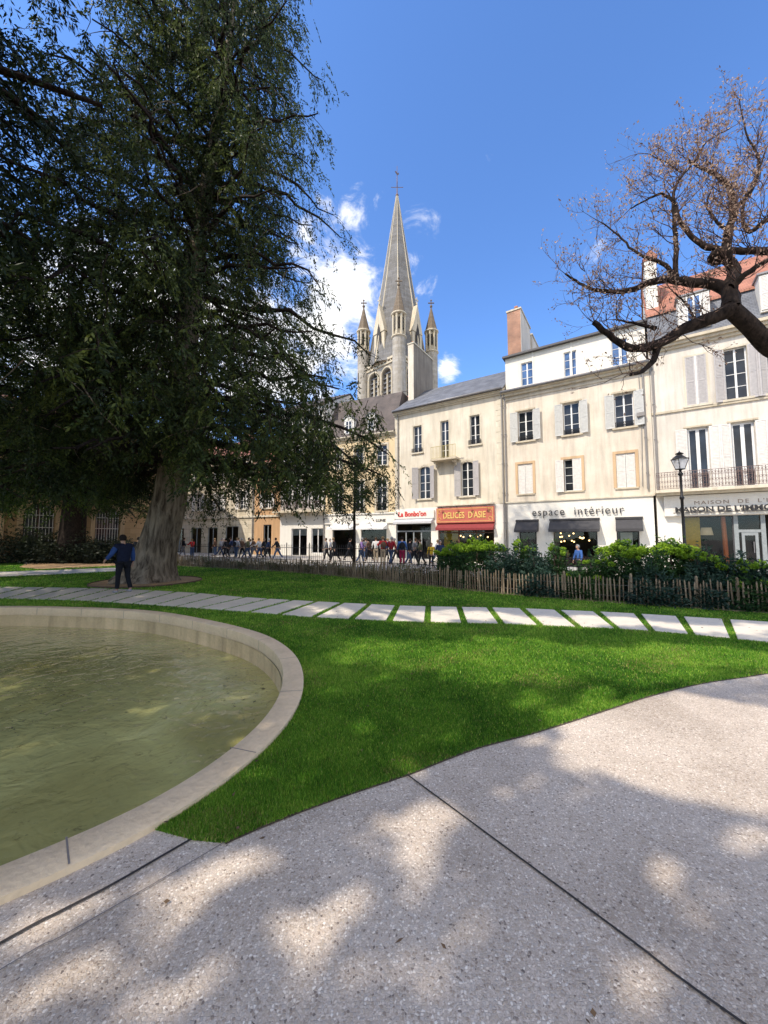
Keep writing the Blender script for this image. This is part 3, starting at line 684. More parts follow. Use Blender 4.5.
def window(f, rc, y=0.17, rows=3, fm='white_wood', gm='glass', arch=0, cols=2, lab=None, **kw):
    u0, u1, z0, z1 = rc
    w = frame_mb(u0, u1, z0, z1, y, cols, rows, **kw).build('window', M[fm], f.root)
    if lab: w['label'] = lab
    MB().quad((u0+.01, y+.03, z0+.01), (u1-.01, y+.03, z0+.01), (u1-.01, y+.03, z1-.01), (u0+.01, y+.03, z1-.01)).build('pane', M[gm], w)
    return w
def shutter(f, u0, u1, z0, z1, y=-0.045, mat='shut', ang=0.0, hinge=0, name='shutter'):
    mb = MB(); w = u1-u0; h = z1-z0; fr = min(.07, w*.16); th = .035
    mb.box(0, fr, -th, 0, 0, h); mb.box(w-fr, w, -th, 0, 0, h)
    for a in (0, h*.48, h-fr): mb.box(fr, w-fr, -th+.002, -.002, a, a+fr)
    n = max(6, int(h/.085))
    for k in range(n):
        z = fr+(h-2*fr)*(k+.5)/n; d = (h-2*fr)/n*.55
        mb.quad((fr, -.006, z+d), (w-fr, -.006, z+d), (w-fr, -th+.006, z-d), (fr, -th+.006, z-d))
    # swing about the hinge side
    hx = w if hinge else 0
    ca, sa = math.cos(ang), math.sin(ang)
    mb.v = [(u0+hx+(x-hx)*ca+yy*sa*(1 if not hinge else -1)*0+ (0), y+yy-abs(x-hx)*sa, z0+z) for x, yy, z in mb.v]
    return mb.build(name, M[mat], f.root)
def surround(f, rc, w=.14, out=.035, mat='stone', sill=True, top=0.0, name='window_surround', y=0.0):
    u0, u1, z0, z1 = rc; mb = MB()
    if w:
        mb.box(u0-w, u0-.001, y-out, y+.02, z0, z1); mb.box(u1+.001, u1+w, y-out, y+.02, z0, z1); mb.box(u0-w, u1+w, y-out-.003, y+.02, z1, z1+w)
    if top: MB().box(u0-.16, u1+.16, y-.10, y+.02, z1+max(w, .04)+.004, z1+max(w, .04)+top).build('lintel', M[mat], f.root)
    if sill: MB().box(u0-.18, u1+.18, y-.13, y+.10, z0-.12, z0-.002).build('window_sill', M[mat], f.root)
    return mb.build(name, M[mat], f.root) if w else None
def railing(f, u0, u1, z0, h, y, mat='iron', step=.11, scroll=True, name='window_railing', side=None):
    mb = MB(); r = .011
    mb.box(u0, u1, y-.02, y+.02, z0+h-.03, z0+h); mb.box(u0, u1, y-.012, y+.012, z0+.04, z0+.065)
    if scroll: mb.box(u0, u1, y-.01, y+.01, z0+h*.72, z0+h*.72+.02)
    n = max(2, int((u1-u0)/step))
    for k in range(n+1):
        u = u0+(u1-u0)*k/n
        mb.box(u-r, u+r, y-r, y+r, z0+.065, z0+h-.03)
        if scroll and k < n:
            c = u+(u1-u0)/n/2; R = min(step*.38, .06)
            for zc in (z0+h*.84, z0+.18, z0+h*.45):
                pts = [(c+R*math.cos(t), y, zc+R*1.2*math.sin(t)) for t in np.linspace(0, 2*PI, 9)]
                mb.tube(pts, .007, 4, False)
    if side:
        for uu in (u0, u1):
            mb.box(uu-.015, uu+.015, y, side, z0+h-.03, z0+h-.002); mb.box(uu-.012, uu+.012, y, side, z0+.04, z0+.064)
            m = max(1, int(abs(side-y)/step))
            for k in range(1, m): 
                yy = y+(side-y)*k/m; mb.box(uu-r, uu+r, yy-r, yy+r, z0+.065, z0+h-.03)
    return mb.build(name, M[mat], f.root)
def awning(f, u0, u1, zt, zb, out, mat, name='awning'):
    mb = MB()
    mb.quad((u0, -out, zb), (u1, -out, zb), (u1, -.03, zt), (u0, -.03, zt))
    mb.quad((u0, -out, zb-.02), (u0, -.03, zt-.02), (u1, -.03, zt-.02), (u1, -out, zb-.02))
    n = max(3, int((u1-u0)/.16))
    for k in range(n):
        a = u0+(u1-u0)*k/n; b = u0+(u1-u0)*(k+1)/n
        mb.quad((a, -out-.004, zb-.17), (b, -out-.004, zb-.17), (b, -out-.004, zb+.003), (a, -out-.004, zb+.003))
        mb.quad((a, -out, zb-.17), (a, -out, zb), ((a+b)/2, -out, zb-.2), ((a+b)/2, -out, zb-.2)) if False else None
    mb.quad((u0, -.03, zt), (u0, -.03, zb-.1), (u0, -out, zb-.17), (u0, -out, zb)); mb.quad((u1, -.03, zt), (u1, -out, zb), (u1, -out, zb-.17), (u1, -.03, zb-.1))
    mb.box(u0-.02, u1+.02, -.14, -.004, zt-.03, zt+.10)
    return mb.build(name, M[mat], f.root)
def text(f, s, u0, u1, z0, h, y, mat, name='lettering', depth=.02, spacing=1.0, fatten=0.0, parent=None):
    cu = bpy.data.curves.new(name, 'FONT'); cu.body = s; cu.size = 1.0; cu.extrude = depth; cu.space_character = spacing; cu.offset = fatten; cu.resolution_u = 4
    t = bpy.data.objects.new('tmp', cu); COL.objects.link(t); dg = bpy.context.evaluated_depsgraph_get(); dg.update()
    me = bpy.data.meshes.new_from_object(t.evaluated_get(dg)); bpy.data.objects.remove(t)
    V = np.zeros(len(me.vertices)*3); me.vertices.foreach_get('co', V); V = V.reshape(-1, 3)
    x0, x1 = V[:, 0].min(), V[:, 0].max(); y0, y1 = 0.0, V[:, 1].max()
    if 'p' in s: y0 = 0.0
    W = np.zeros_like(V); W[:, 0] = u0+(V[:, 0]-x0)/(x1-x0)*(u1-u0); W[:, 2] = z0+(V[:, 1]-y0)/(y1-y0)*h; W[:, 1] = y-V[:, 2]
    me.vertices.foreach_set('co', W.ravel()); me.materials.clear(); me.name = name; me.update()
    return link(name, me, M[mat], parent or f.root)
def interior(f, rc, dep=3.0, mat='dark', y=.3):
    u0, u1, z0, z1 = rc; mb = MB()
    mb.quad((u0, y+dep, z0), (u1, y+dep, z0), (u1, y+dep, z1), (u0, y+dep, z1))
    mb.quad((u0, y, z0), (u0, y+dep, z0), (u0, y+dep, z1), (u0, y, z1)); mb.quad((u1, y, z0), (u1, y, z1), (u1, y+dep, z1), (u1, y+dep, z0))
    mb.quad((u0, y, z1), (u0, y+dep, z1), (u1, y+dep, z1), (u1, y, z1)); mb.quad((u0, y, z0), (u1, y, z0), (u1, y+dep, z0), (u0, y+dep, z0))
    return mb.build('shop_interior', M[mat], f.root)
def cornice(f, u0, u1, z, h=.3, out=.3, mat='stone_l', y=0.0, name='cornice', steps=3):
    mb = MB()
    for k in range(steps):
        a = z+h*k/steps; o = out*(k+1)/steps
        mb.box(u0-.002*k, u1+.002*k, y-o, y+.03, a+.0005*k, z+h*(k+1)/steps)
    return mb.build(name, M[mat], f.root)
def roof_pitch(f, u0, u1, ze, zr, y0, yr, mat='slate', name='roof', th=.12, back=True):
    mb = MB()
    mb.quad((u0, y0, ze), (u1, y0, ze), (u1, yr, zr), (u0, yr, zr))
    mb.quad((u0, y0, ze-th), (u0, yr, zr-th), (u1, yr, zr-th), (u1, y0, ze-th)); mb.quad((u0, y0, ze-th), (u1, y0, ze-th), (u1, y0, ze), (u0, y0, ze))
    mb.quad((u0, y0, ze), (u0, yr, zr), (u0, yr, zr-th), (u0, y0, ze-th)); mb.quad((u1, y0, ze-th), (u1, yr, zr-th), (u1, yr, zr), (u1, y0, ze))
    if back:
        yb = 2*yr-y0
        mb.quad((u1, yb, ze), (u0, yb, ze), (u0, yr, zr), (u1, yr, zr))
    return mb.build(name, M[mat], f.root)
def body(f, u0, u1, z1, dep, mat):
    """side and back walls"""
    mb = MB(); z0 = -.8
    mb.quad((u0, dep, z0), (u0, 0, z0), (u0, 0, z1), (u0, dep, z1)); mb.quad((u1, 0, z0), (u1, dep, z0), (u1, dep, z1), (u1, 0, z1))
    mb.quad((u1, dep, z0), (u0, dep, z0), (u0, dep, z1), (u1, dep, z1)); mb.quad((u0, 0, z1-.01), (u1, 0, z1-.01), (u1, dep, z1-.01), (u0, dep, z1-.01))
    return mb.build('side_wall', M[mat], f.root)
def gable(f, u, ze, y0, yr, zr, mat, t=.02):
    mb = MB(); yb = 2*yr-y0
    mb.quad((u, y0, ze), (u, yb, ze), (u, yr, zr)); mb.build('gable_wall', M[mat], f.root)
def drainpipe(f, u, z0, z1, y=-.09, r=.055):
    mb = MB().tube([(u, y, z0), (u, y, z1-.5), (u, y-.05, z1-.2), (u, y-.15, z1)], r, 8)
    for z in np.arange(z0+1, z1, 2.2): mb.box(u-r-.015, u+r+.015, y-r-.01, .01, z, z+.05)
    return mb.build('drainpipe', M['pipe'], f.root, False)
def quoins(f, u0, u1, z0, z1, mat='stone_l', h=.42):
    mb = MB(); k = 0; z = z0
    while z < z1-.1:
        ins = 0 if k % 2 else .12
        mb.box(u0+(ins if u0 > f.len/2 else 0), u1-(ins if u0 < f.len/2 else 0), -.03, .02, z+.015, min(z+h, z1)); z += h; k += 1
    return mb.build('quoins', M[mat], f.root)
def chimney(f, u0, u1, y0, y1, z0, z1, mat_n='brick', mat_w=None, pots=3, name='chimney', cap='stone_l', potr=.13, poth=.5):
    mb = MB(); mb.box(u0, u1, y0, y1, z0, z1); c = mb.build(name, M[mat_w or mat_n], f.root)
    if mat_w:   # front face in another material, a skin 3 mm proud
        MB().box(u0-.003, u1-.02, y0-.006, y0+.06, z0, z1-.002).build('front_face', M[mat_n], c)
    MB().box(u0-.06, u1+.06, y0-.06, y1+.06, z1, z1+.12).build('cap', M[cap], c)
    for k in range(pots):
        t = (k+.5)/pots
        if (y1-y0) > (u1-u0): cx, cy = (u0+u1)/2, y0+(y1-y0)*t
        else: cx, cy = u0+(u1-u0)*t, (y0+y1)/2
        MB().lathe([(potr, 0), (potr*.85, poth*.2), (potr*.8, poth*.85), (potr, poth*.9), (potr, poth)], 10, (cx, cy), z1+.12).build('chimney_pot', M['pot'], c, True)
    return c

DIR1 = Vector((.834, -.552)); DIR3 = Vector((.904, -.427))
C0 = Vector((16.5, 22.35)); C1 = Vector((9.0, 27.3)); C2 = Vector((.97, 32.6)); C3 = Vector((-5.68, 35.7)); C4 = Vector((-10.7, 38.1)); C5 = Vector((-13.9, 39.6)); C6 = Vector((-29.7, 47.0))
GZ = -.7
# ---------- cream house with the dark awnings
def house_espace():
    f = Fac('townhouse', C1, C0, 'cream townhouse with grey shutters over the shop lettered espace intérieur', 'building'); W = f.len
    top = f.row([(517.9,412.5,533.3,438.5),(562.9,404.6,580,434.4),(614,394.8,634.4,426)])
    mid = f.row([(517.7,464.2,533.3,493.3),(563.5,460.4,582.3,490),(615.6,454.2,636.5,487)])
    zc = f.px(575, 499.6)[1]; ze = (f.px(508, 394)[1]+f.px(645, 367)[1])/2
    shops = f.row([(519,520.5,537.3,552),(553,520.5,598.7,565),(616,520.5,640.6,560)])
    zt = shops[0][3]; shops = [(a, b, .25 if i != 1 else -.25, zt) for i, (a, b, c, d) in enumerate(shops)]
    mb = MB(); wall(mb, 0, W, zc, ze, top+mid); mb.build('wall', M['cream'], f.root)
    mb = MB(); wall(mb, .12, W-.12, GZ, zc-.1, shops, -.07, .3); mb.box(.12, W-.12, -.075, 0, zc-.1, zc-.03); mb.build('shopfront', M['shop_white'], f.root)
    mb = MB(); mb.box(.05, W-.1, -.16, 0, zc-.03, zc+.06); mb.build('string_course', M['stone_l'], f.root)
    body(f, .01, W-.01, ze+.3, 9, 'cream')
    for i, r in enumerate(top):
        window(f, r, rows=3); surround(f, r, 0, mat='stone', top=.12)
        railing(f, r[0], r[1], r[2], .38, .04)
        w = (r[1]-r[0])*.5; 
        shutter(f, r[0]-w-.04, r[0]-.03, r[2]-.02, r[3], y=-.07, hinge=1, ang=.10); shutter(f, r[1]+.03, r[1]+w+.04, r[2]-.02, r[3], y=-.07, ang=.28)
    for i, r in enumerate(mid):
        surround(f, r, .17, mat='ochre_stone', sill=False, out=.05); c = (r[0]+r[1])/2; w = (r[1]-r[0])/2
        MB().box(r[0]-.12, r[1]+.12, -.08, .1, r[2]-.1, r[2]-.002).build('window_sill', M['stone'], f.root)
        if i == 1:
            window(f, (r[0]+.02, c+.05, r[2], r[3]), rows=4, cols=1)
            shutter(f, r[0]-w*.95, r[0]-.01, r[2]-.05, r[3]-.02, y=-.09, ang=.12, hinge=1, mat='shut2'); shutter(f, c, r[1], r[2], r[3], y=.0, mat='shut2')
        else:
            shutter(f, r[0]+.01, c-.01, r[2]+.01, r[3]-.01, y=.05, mat='shut2'); shutter(f, c+.01, r[1]-.01, r[2]+.01, r[3]-.01, y=.05, mat='shut2')
            MB().quad((r[0], .15, r[2]), (r[1], .15, r[2]), (r[1], .15, r[3]), (r[0], .15, r[3])).build('window', M['glass'], f.root)
    # eaves with gutter, attic storey set back
    mb = MB(); mb.box(-.05, W, -.42, .05, ze, ze+.1); mb.box(-.02, W-.02, -.22, 0, ze-.18, ze-.002); mb.box(.02, W-.04, -.08, 0, ze-.45, ze-.36); mb.build('eaves', M['stone_l'], f.root)
    MB().tube([(-.05, -.5, ze+.12), (W, -.5, ze+.12)], .09, 8).build('gutter', M['zinc'], f.root, True)
    at3 = f.row([(520.8,363.5,533.3,383.3),(563.5,353,577,374),(611,341,628.4,363.5)], .45)
    zr = (f.px(508, 361, .45)[1]+f.px(635, 323, .45)[1])/2
    mb = MB(); wall(mb, .1, W-.1, ze+.1, zr, at3, .45, .14); mb.quad((.1, .45, ze+.1), (.1, .45, zr), (.1, 8, zr), (.1, 8, ze+.1)); mb.quad((W-.1, .45, zr), (W-.1, .45, ze+.1), (W-.1, 8, ze+.1), (W-.1, 8, zr)); mb.build('attic_wall', M['white_wall'], f.root)
    mb = MB(); mb.quad((-.05, -.42, ze+.102), (W, -.42, ze+.102), (W, .45, ze+.16), (-.05, .45, ze+.16)); mb.build('eaves_zinc', M['zinc'], f.root)
    for r in at3: window(f, r, y=.55, rows=3, gm='glass_blue')
    for u in (.95, 3.5, 6.4): MB().box(u+1.12, u+1.2, .41, .45, ze+.3, zr).build('attic_trim', M['shop_white'], f.root)
    mb = MB(); mb.box(-.05, W+.05, .15, 8.2, zr, zr+.14); mb.build('flat_roof', M['dark_frame'], f.root)
    # chimneys at the left end
    y0 = .9; u0, zt_ = f.px(507, 313, y0); u1, _ = f.px(520.5, 313, y0)
    ye = y0
    while f.px(531, 335, ye)[0] > u1 and ye < 6: ye += .05
    chimney(f, u0, u1, y0, ye-.35, zr, zt_, 'brick', 'grey_plaster', 2, poth=.65, potr=.15)
    y1 = ye+.1; zt2 = f.px(535, 334, y1)[1]; y2 = y1
    while f.px(547, 345, y2)[0] > u1+.05 and y2 < 12: y2 += .05
    chimney(f, u0+.2, u1+.05, y1, y2, zr, zt2, 'grey_plaster', None, 3, 'chimney', potr=.1, poth=.32)
    # shops
    for i, r in enumerate(shops):
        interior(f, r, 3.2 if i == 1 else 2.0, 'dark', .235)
        w = frame_mb(r[0], r[1], r[2], r[3], .12, 1, 1, .07).build('shop_window', M['dark_frame'], f.root)
        MB().quad((r[0]+.05, .15, r[2]), (r[1]-.05, .15, r[2]), (r[1]-.05, .15, r[3]), (r[0]+.05, .15, r[3])).build('pane', M['glass_clear'], w)
    for x0, x1 in ((514.6, 537.2), (548, 597.7), (613.4, 640.6)):
        a = f.px(x0, 520)[0]+.12; b = f.px(x1, 520)[0]+.1
        awning(f, a, b, zt+.02, zt-.62, .75, 'awn')
    a, z = f.px(532.5, 516.2, -.15); b, z2 = f.px(624, 512.5, -.15)
    text(f, 'espace  intérieur', a, b, (z+z2)/2-.02, .50, -.17, 'black_letter', spacing=1.15, fatten=-.004, depth=.015)
    drainpipe(f, .12, GZ+.3, ze); drainpipe(f, W-.35, zc+.4, ze-.1)
    mb = MB(); mb.tube([(W-.55, -.05, ze-.6), (W-.5, -.05, ze-2.5), (W-.62, -.05, zc+.6)], .02, 5); mb.box(W-.75, W-.35, -.3, 0, ze-3.2, ze-2.95); mb.build('cable', M['pipe'], f.root)
    # wares inside
    r = shops[1]
    for k in range(14):
        x = random.uniform(r[0]+.2, r[1]-.2); z = random.uniform(r[3]-1.5, r[3]-.75); y = random.uniform(.6, 2.4)
        t = empty('pendant_lamp', f.root.matrix_basis @ Vector((x, y, z)) if False else (0, 0, 0)); 
        p = f.p0+f.r*x+f.i*y; t.location = (p.x, p.y, z)
        MB().ball((0, 0, 0), .055, 8, 6).build('bulb', M['bulb'], t, True)
        MB().tube([(0, 0, .05), (0, 0, r[3]-z)], .006, 4).build('cord', M['iron'], t)
        tag(t, 'small glowing pendant bulb hanging in the widest espace intérieur shop window', 'lamp', 'pendant bulbs in the furnishing shop')
    cols = [(.5, .12, .05), (.6, .45, .2), (.12, .2, .3), (.55, .5, .42), (.35, .06, .05), (.1, .25, .15)]
    for k in range(7):
        x = r[0]+.35+k*(r[1]-r[0]-.7)/6; p = f.p0+f.r*x+f.i*(.9+.5*(k % 3)); t = empty('vase', (p.x, p.y, .0+.35*(k % 2)))
        hh = .35+.12*(k % 3)
        MB().lathe([(.06, 0), (.13, hh*.3), (.14, hh*.5), (.05, hh*.85), (.08, hh)], 12).build('vase_body', cloth('ware%d' % (k % 6), cols[k % 6]), t, True)
        MB().box(-.2, .2, -.2, .2, -.7-.35*(k % 2), 0).build('plinth', M['brown_wood'], t)
        tag(t, 'coloured vase on a wooden plinth inside the widest espace intérieur shop window', 'vase', 'vases in the furnishing shop')
    r = shops[2]; mb = MB(); mb.box(r[0]+.2, r[1]-.35, .3, .33, r[3]-1.75, r[3]-.85); mb.build('window_poster', M['shop_white'], f.root)
    return f
FE = house_espace()

# ---------- cream house with the red Asian caterer's sign
def house_delices():
    f = Fac('townhouse', C2, C1, 'cream stone townhouse with slate roof and red Delices d\'Asie shop sign', 'building'); W = f.len
    top = f.row([(413.2,426.8,421.8,452.6),(469.6,415.9,480,443)]); u0, z = f.px(440.4, 421.6); u1, _ = f.px(449, 455)
    zf = f.px(448, 459.5)[1]; door = (u0, u1, zf, top[0][3])
    arch = f.row([(418.9,467,430.4,498.4),(461,462.3,473.4,495.6)])
    zc = (f.px(400, 509)[1]+f.px(495, 504)[1])/2; ze = (f.px(400, 414)[1]+f.px(500, 391)[1])/2
    la = f.px(396, 524)[0]; lb = f.px(431, 524)[0]; lz = f.px(410, 523.5)[1]
    da = f.px(438, 528)[0]; db = f.px(494, 528)[0]; dz = f.px(470, 526)[1]
    shops = [(la, lb, -.1, lz), (da, db, -.15, dz)]
    mb = MB(); wall(mb, 0, W, zc, ze, top+[door]+arch)
    for r in arch: spandrel(mb, r[0], r[1], .22, r[3])
    mb.build('wall', M['cream2'], f.root)
    mb = MB(); wall(mb, 0, W, GZ, zc, shops, 0, .3); mb.build('shopfront', M['shop_white'], f.root)
    body(f, 0, W, ze+.3, 9, 'cream2')
    for r in top: window(f, r, rows=3); surround(f, r, .13, mat='stone_l', out=.02); railing(f, r[0]-.1, r[1]+.1, r[2]-.02, .38, -.10)
    window(f, door, rows=4); surround(f, door, .13, mat='stone_l', sill=False, out=.02)
    for i, r in enumerate(arch):
        window(f, r, rows=4); surround(f, r, .0, mat='stone_l'); w = (r[1]-r[0])*.5
        shutter(f, r[0]-w-.03, r[0]-.02, r[2], r[3]-.05, y=-.06, ang=.22 if i else .5, hinge=1, mat='shut3'); shutter(f, r[1]+.02, r[1]+w+.03, r[2], r[3]-.05, y=-.06, ang=.2 if i else .5, mat='shut3')
        mb = MB(); p = arch_pts(r[0]-.1, r[1]+.1, r[3]-.2, r[3]+.1)
        for (a, b), (c, d) in zip(p, p[1:]): mb.box(min(a, c), max(a, c), -.025, .01, min(b, d), max(b, d)+.12)
        mb.build('arch_moulding', M['stone_l'], f.root)
    # balcony
    b0 = f.px(430.5, 455, -.8)[0]; b1 = f.px(456, 455, -.8)[0]
    mb = MB(); mb.box(b0, b1, -.85, 0, zf-.16, zf-.01)
    for u in (b0+.3, b1-.3): mb.prism([(u-.09, zf-.16), (u+.09, zf-.16), (u+.09, zf-.6), (u-.09, zf-.6)], -.3, 0); mb.prism([(u-.09, zf-.16), (u+.09, zf-.16), (u+.09, zf-.35), (u-.09, zf-.35)], -.65, -.301)
    bal = mb.build('balcony', M['stone'], f.root)
    rl = railing(f, b0+.03, b1-.03, zf, 1.0, -.8, 'gold_iron', .12, False, 'balcony_railing', side=0)
    rl.parent = bal
    quoins(f, 0.02, .5, zc, ze-.3); quoins(f, W-.55, W-.02, zc, ze-.3)
    cornice(f, -.02, W+.02, ze-.25, .35, .42)
    MB().tube([(0, -.48, ze+.12), (W, -.48, ze+.12)], .09, 8).build('gutter', M['zinc'], f.root, True)
    zr = f.px(490, 375, 4.6)[1]
    roof_pitch(f, -.05, W+.05, ze+.1, zr, -.42, 4.6); gable(f, W, ze, -.2, 4.6, zr-.05, 'cream2'); gable(f, .01, ze, -.2, 4.6, zr-.05, 'cream2')
    # firewall chimney rising from the roof
    y0 = 2.3; u0, zt = f.px(408, 345, y0); u1, _ = f.px(413.6, 345, y0); ye = y0
    while f.px(432.5, 370, ye)[0] > u1 and ye < 12: ye += .05
    chimney(f, u0, u1, y0, ye, ze, zt, 'cream', 'stained', 5, 'chimney', potr=.11, poth=.3)
    mb = MB(); mb.tube([(u0+.2, y0+.3, zt), (u0+.2, y0+.3, zt+.2)], .1, 6)
    # shop fronts
    a, z = f.px(391.5, 519); b, z1 = f.px(434.7, 509.5)
    MB().box(.05, b, -.16, 0, z-.02, z1-.04).build('shop_sign', M['shop_white'], f.root)
    ta, tz = f.px(398.5, 518, -.2); tb_, _ = f.px(426, 518, -.2)
    t_ = text(f, "La Bonbo'on", ta, tb_, f.px(412, 516.2, -.2)[1], .44, -.18, 'red_letter', fatten=.02)
    awning(f, .1, b-.1, z-.04, z-.3, .5, 'awn_grey')
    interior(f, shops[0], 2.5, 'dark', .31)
    w = frame_mb(la, lb, -.1, lz, .12, 1, 1, .07).build('shop_window', M['grey_frame'], f.root)
    mb = MB(); c1 = la+(lb-la)*.28; c2 = la+(lb-la)*.5; 
    for c in (c1, c2, la+(lb-la)*.72): mb.box(c-.05, c+.05, .11, .18, -.1, lz-.6)
    mb.box(la+.05, lb-.05, .11, .18, lz-.72, lz-.6); mb.build('glazing_bars', M['grey_frame'], w)
    MB().quad((la+.05, .15, -.1), (lb-.05, .15, -.1), (lb-.05, .15, lz-.05), (la+.05, .15, lz-.05)).build('pane', M['glass_clear'], w)
    a, z0 = f.px(437.5, 522.5); b, _ = f.px(495, 522.5); z0 = (f.px(437.5, 524)[1]+f.px(495, 521.3)[1])/2; z1 = (f.px(437.5, 509)[1]+f.px(495, 505.5)[1])/2
    sg = MB().box(a, b, -.2, 0, z0, z1).build('shop_sign', M['sign_red'], f.root)
    mb = MB(); e = .09
    for (p, q, r, s) in ((a+e, b-e, z1-e-.03, z1-e), (a+e, b-e, z0+e, z0+e+.03), (a+e, a+e+.03, z0+e+.03, z1-e-.03), (b-e-.03, b-e, z0+e+.03, z1-e-.03)): mb.box(p, q, -.212, -.19, r, s)
    for cx in (a+.28, b-.28):
        for cz in (z0+.3, z1-.3): mb.tube([(cx+.13*math.cos(t), -.21, cz+.13*math.sin(t)) for t in np.linspace(0, 5.2, 9)], .018, 5)
    mb.build('sign_border', M['gold'], sg)
    zm = (z0+z1)/2
    text(f, "DELICES  D'ASIE", a+.62, b-.62, zm-.24, .5, -.215, 'gold', fatten=.012, parent=sg)
    mb = MB()
    for t in (.1, .38, .62, .88): u = a+(b-a)*t; mb.tube([(u, -.1, z1+.02), (u, -.35, z1+.13), (u, -.5, z1+.05)], .015, 5); mb.box(u-.1, u+.1, -.58, -.46, z1-.02, z1+.06)
    mb.build('sign_spotlights', M['dark_frame'], sg)
    MB().box(a-.02, b+.02, -.26, 0, z1+.0+.15, z1+.25).build('shop_cornice', M['stone_l'], f.root)
    awning(f, a+.02, b-.02, z0-.04, z0-.42, .45, 'awn_red')
    interior(f, shops[1], 2.5, 'dark', .31)
    w = frame_mb(da, db, -.15, dz, .12, 1, 1, .08).build('shop_window', M['brown_wood'], f.root); c = da+(db-da)*.38
    MB().box(c-.05, c+.05, .1, .18, -.1, dz-.08).box(c+1.4, c+1.5, .1, .18, -.1, dz-.08).box(da+.08, db-.08, .1, .18, dz-.55, dz-.47).build('glazing_bars', M['brown_wood'], w)
    MB().quad((da+.05, .15, -.15), (db-.05, .15, -.15), (db-.05, .15, dz-.05), (da+.05, .15, dz-.05)).build('pane', M['glass_clear'], w)
    mb = MB(); mb.box(da+.25, c-.25, .6, .64, 1.0, 2.6); mb.build('menu_board', cloth('yellow_board', (.7, .52, .08)), f.root)
    for k in range(9):
        u = da+.4+k*(db-da-.8)/8; p = f.p0+f.r*u+f.i*(.9+.3*(k % 3)); t = empty('pendant_lamp', (p.x, p.y, dz-.75-.1*(k % 2)))
        MB().ball((0, 0, 0), .06, 8, 6).build('bulb', M['bulb'], t, True); MB().tube([(0, 0, .05), (0, 0, .6)], .006, 4).build('cord', M['iron'], t)
        tag(t, 'small lit bulb hanging behind the glass under the red Delices d\'Asie sign', 'lamp', 'bulbs in the caterer shop')
    # bracket sign and wall cable
    mb = MB()
    for sc_ in (0, 1):
        c = f.px(392+sc_*6, 496)[0]; mb.tube([(c+.35*math.cos(t)*(1-.09*t), -.5-.2*sc_, zc+.8+.4*math.sin(t)*(1-.09*t)) for t in np.linspace(0, 6.5, 16)], .018, 5)
    mb.tube([(.35, 0, zc+1.3), (.4, -.9, zc+1.35), (.5, -1.1, zc+1.0)], .02, 5); mb.tube([(.35, 0, zc+.5), (.4, -.7, zc+.9), (.45, -1.0, zc+1.3)], .016, 5)
    mb.build('wrought_iron_bracket', M['iron'], f.root)
    drainpipe(f, .38, zc, ze); drainpipe(f, W-.1, GZ+.3, ze)
    return f
FD = house_delices()

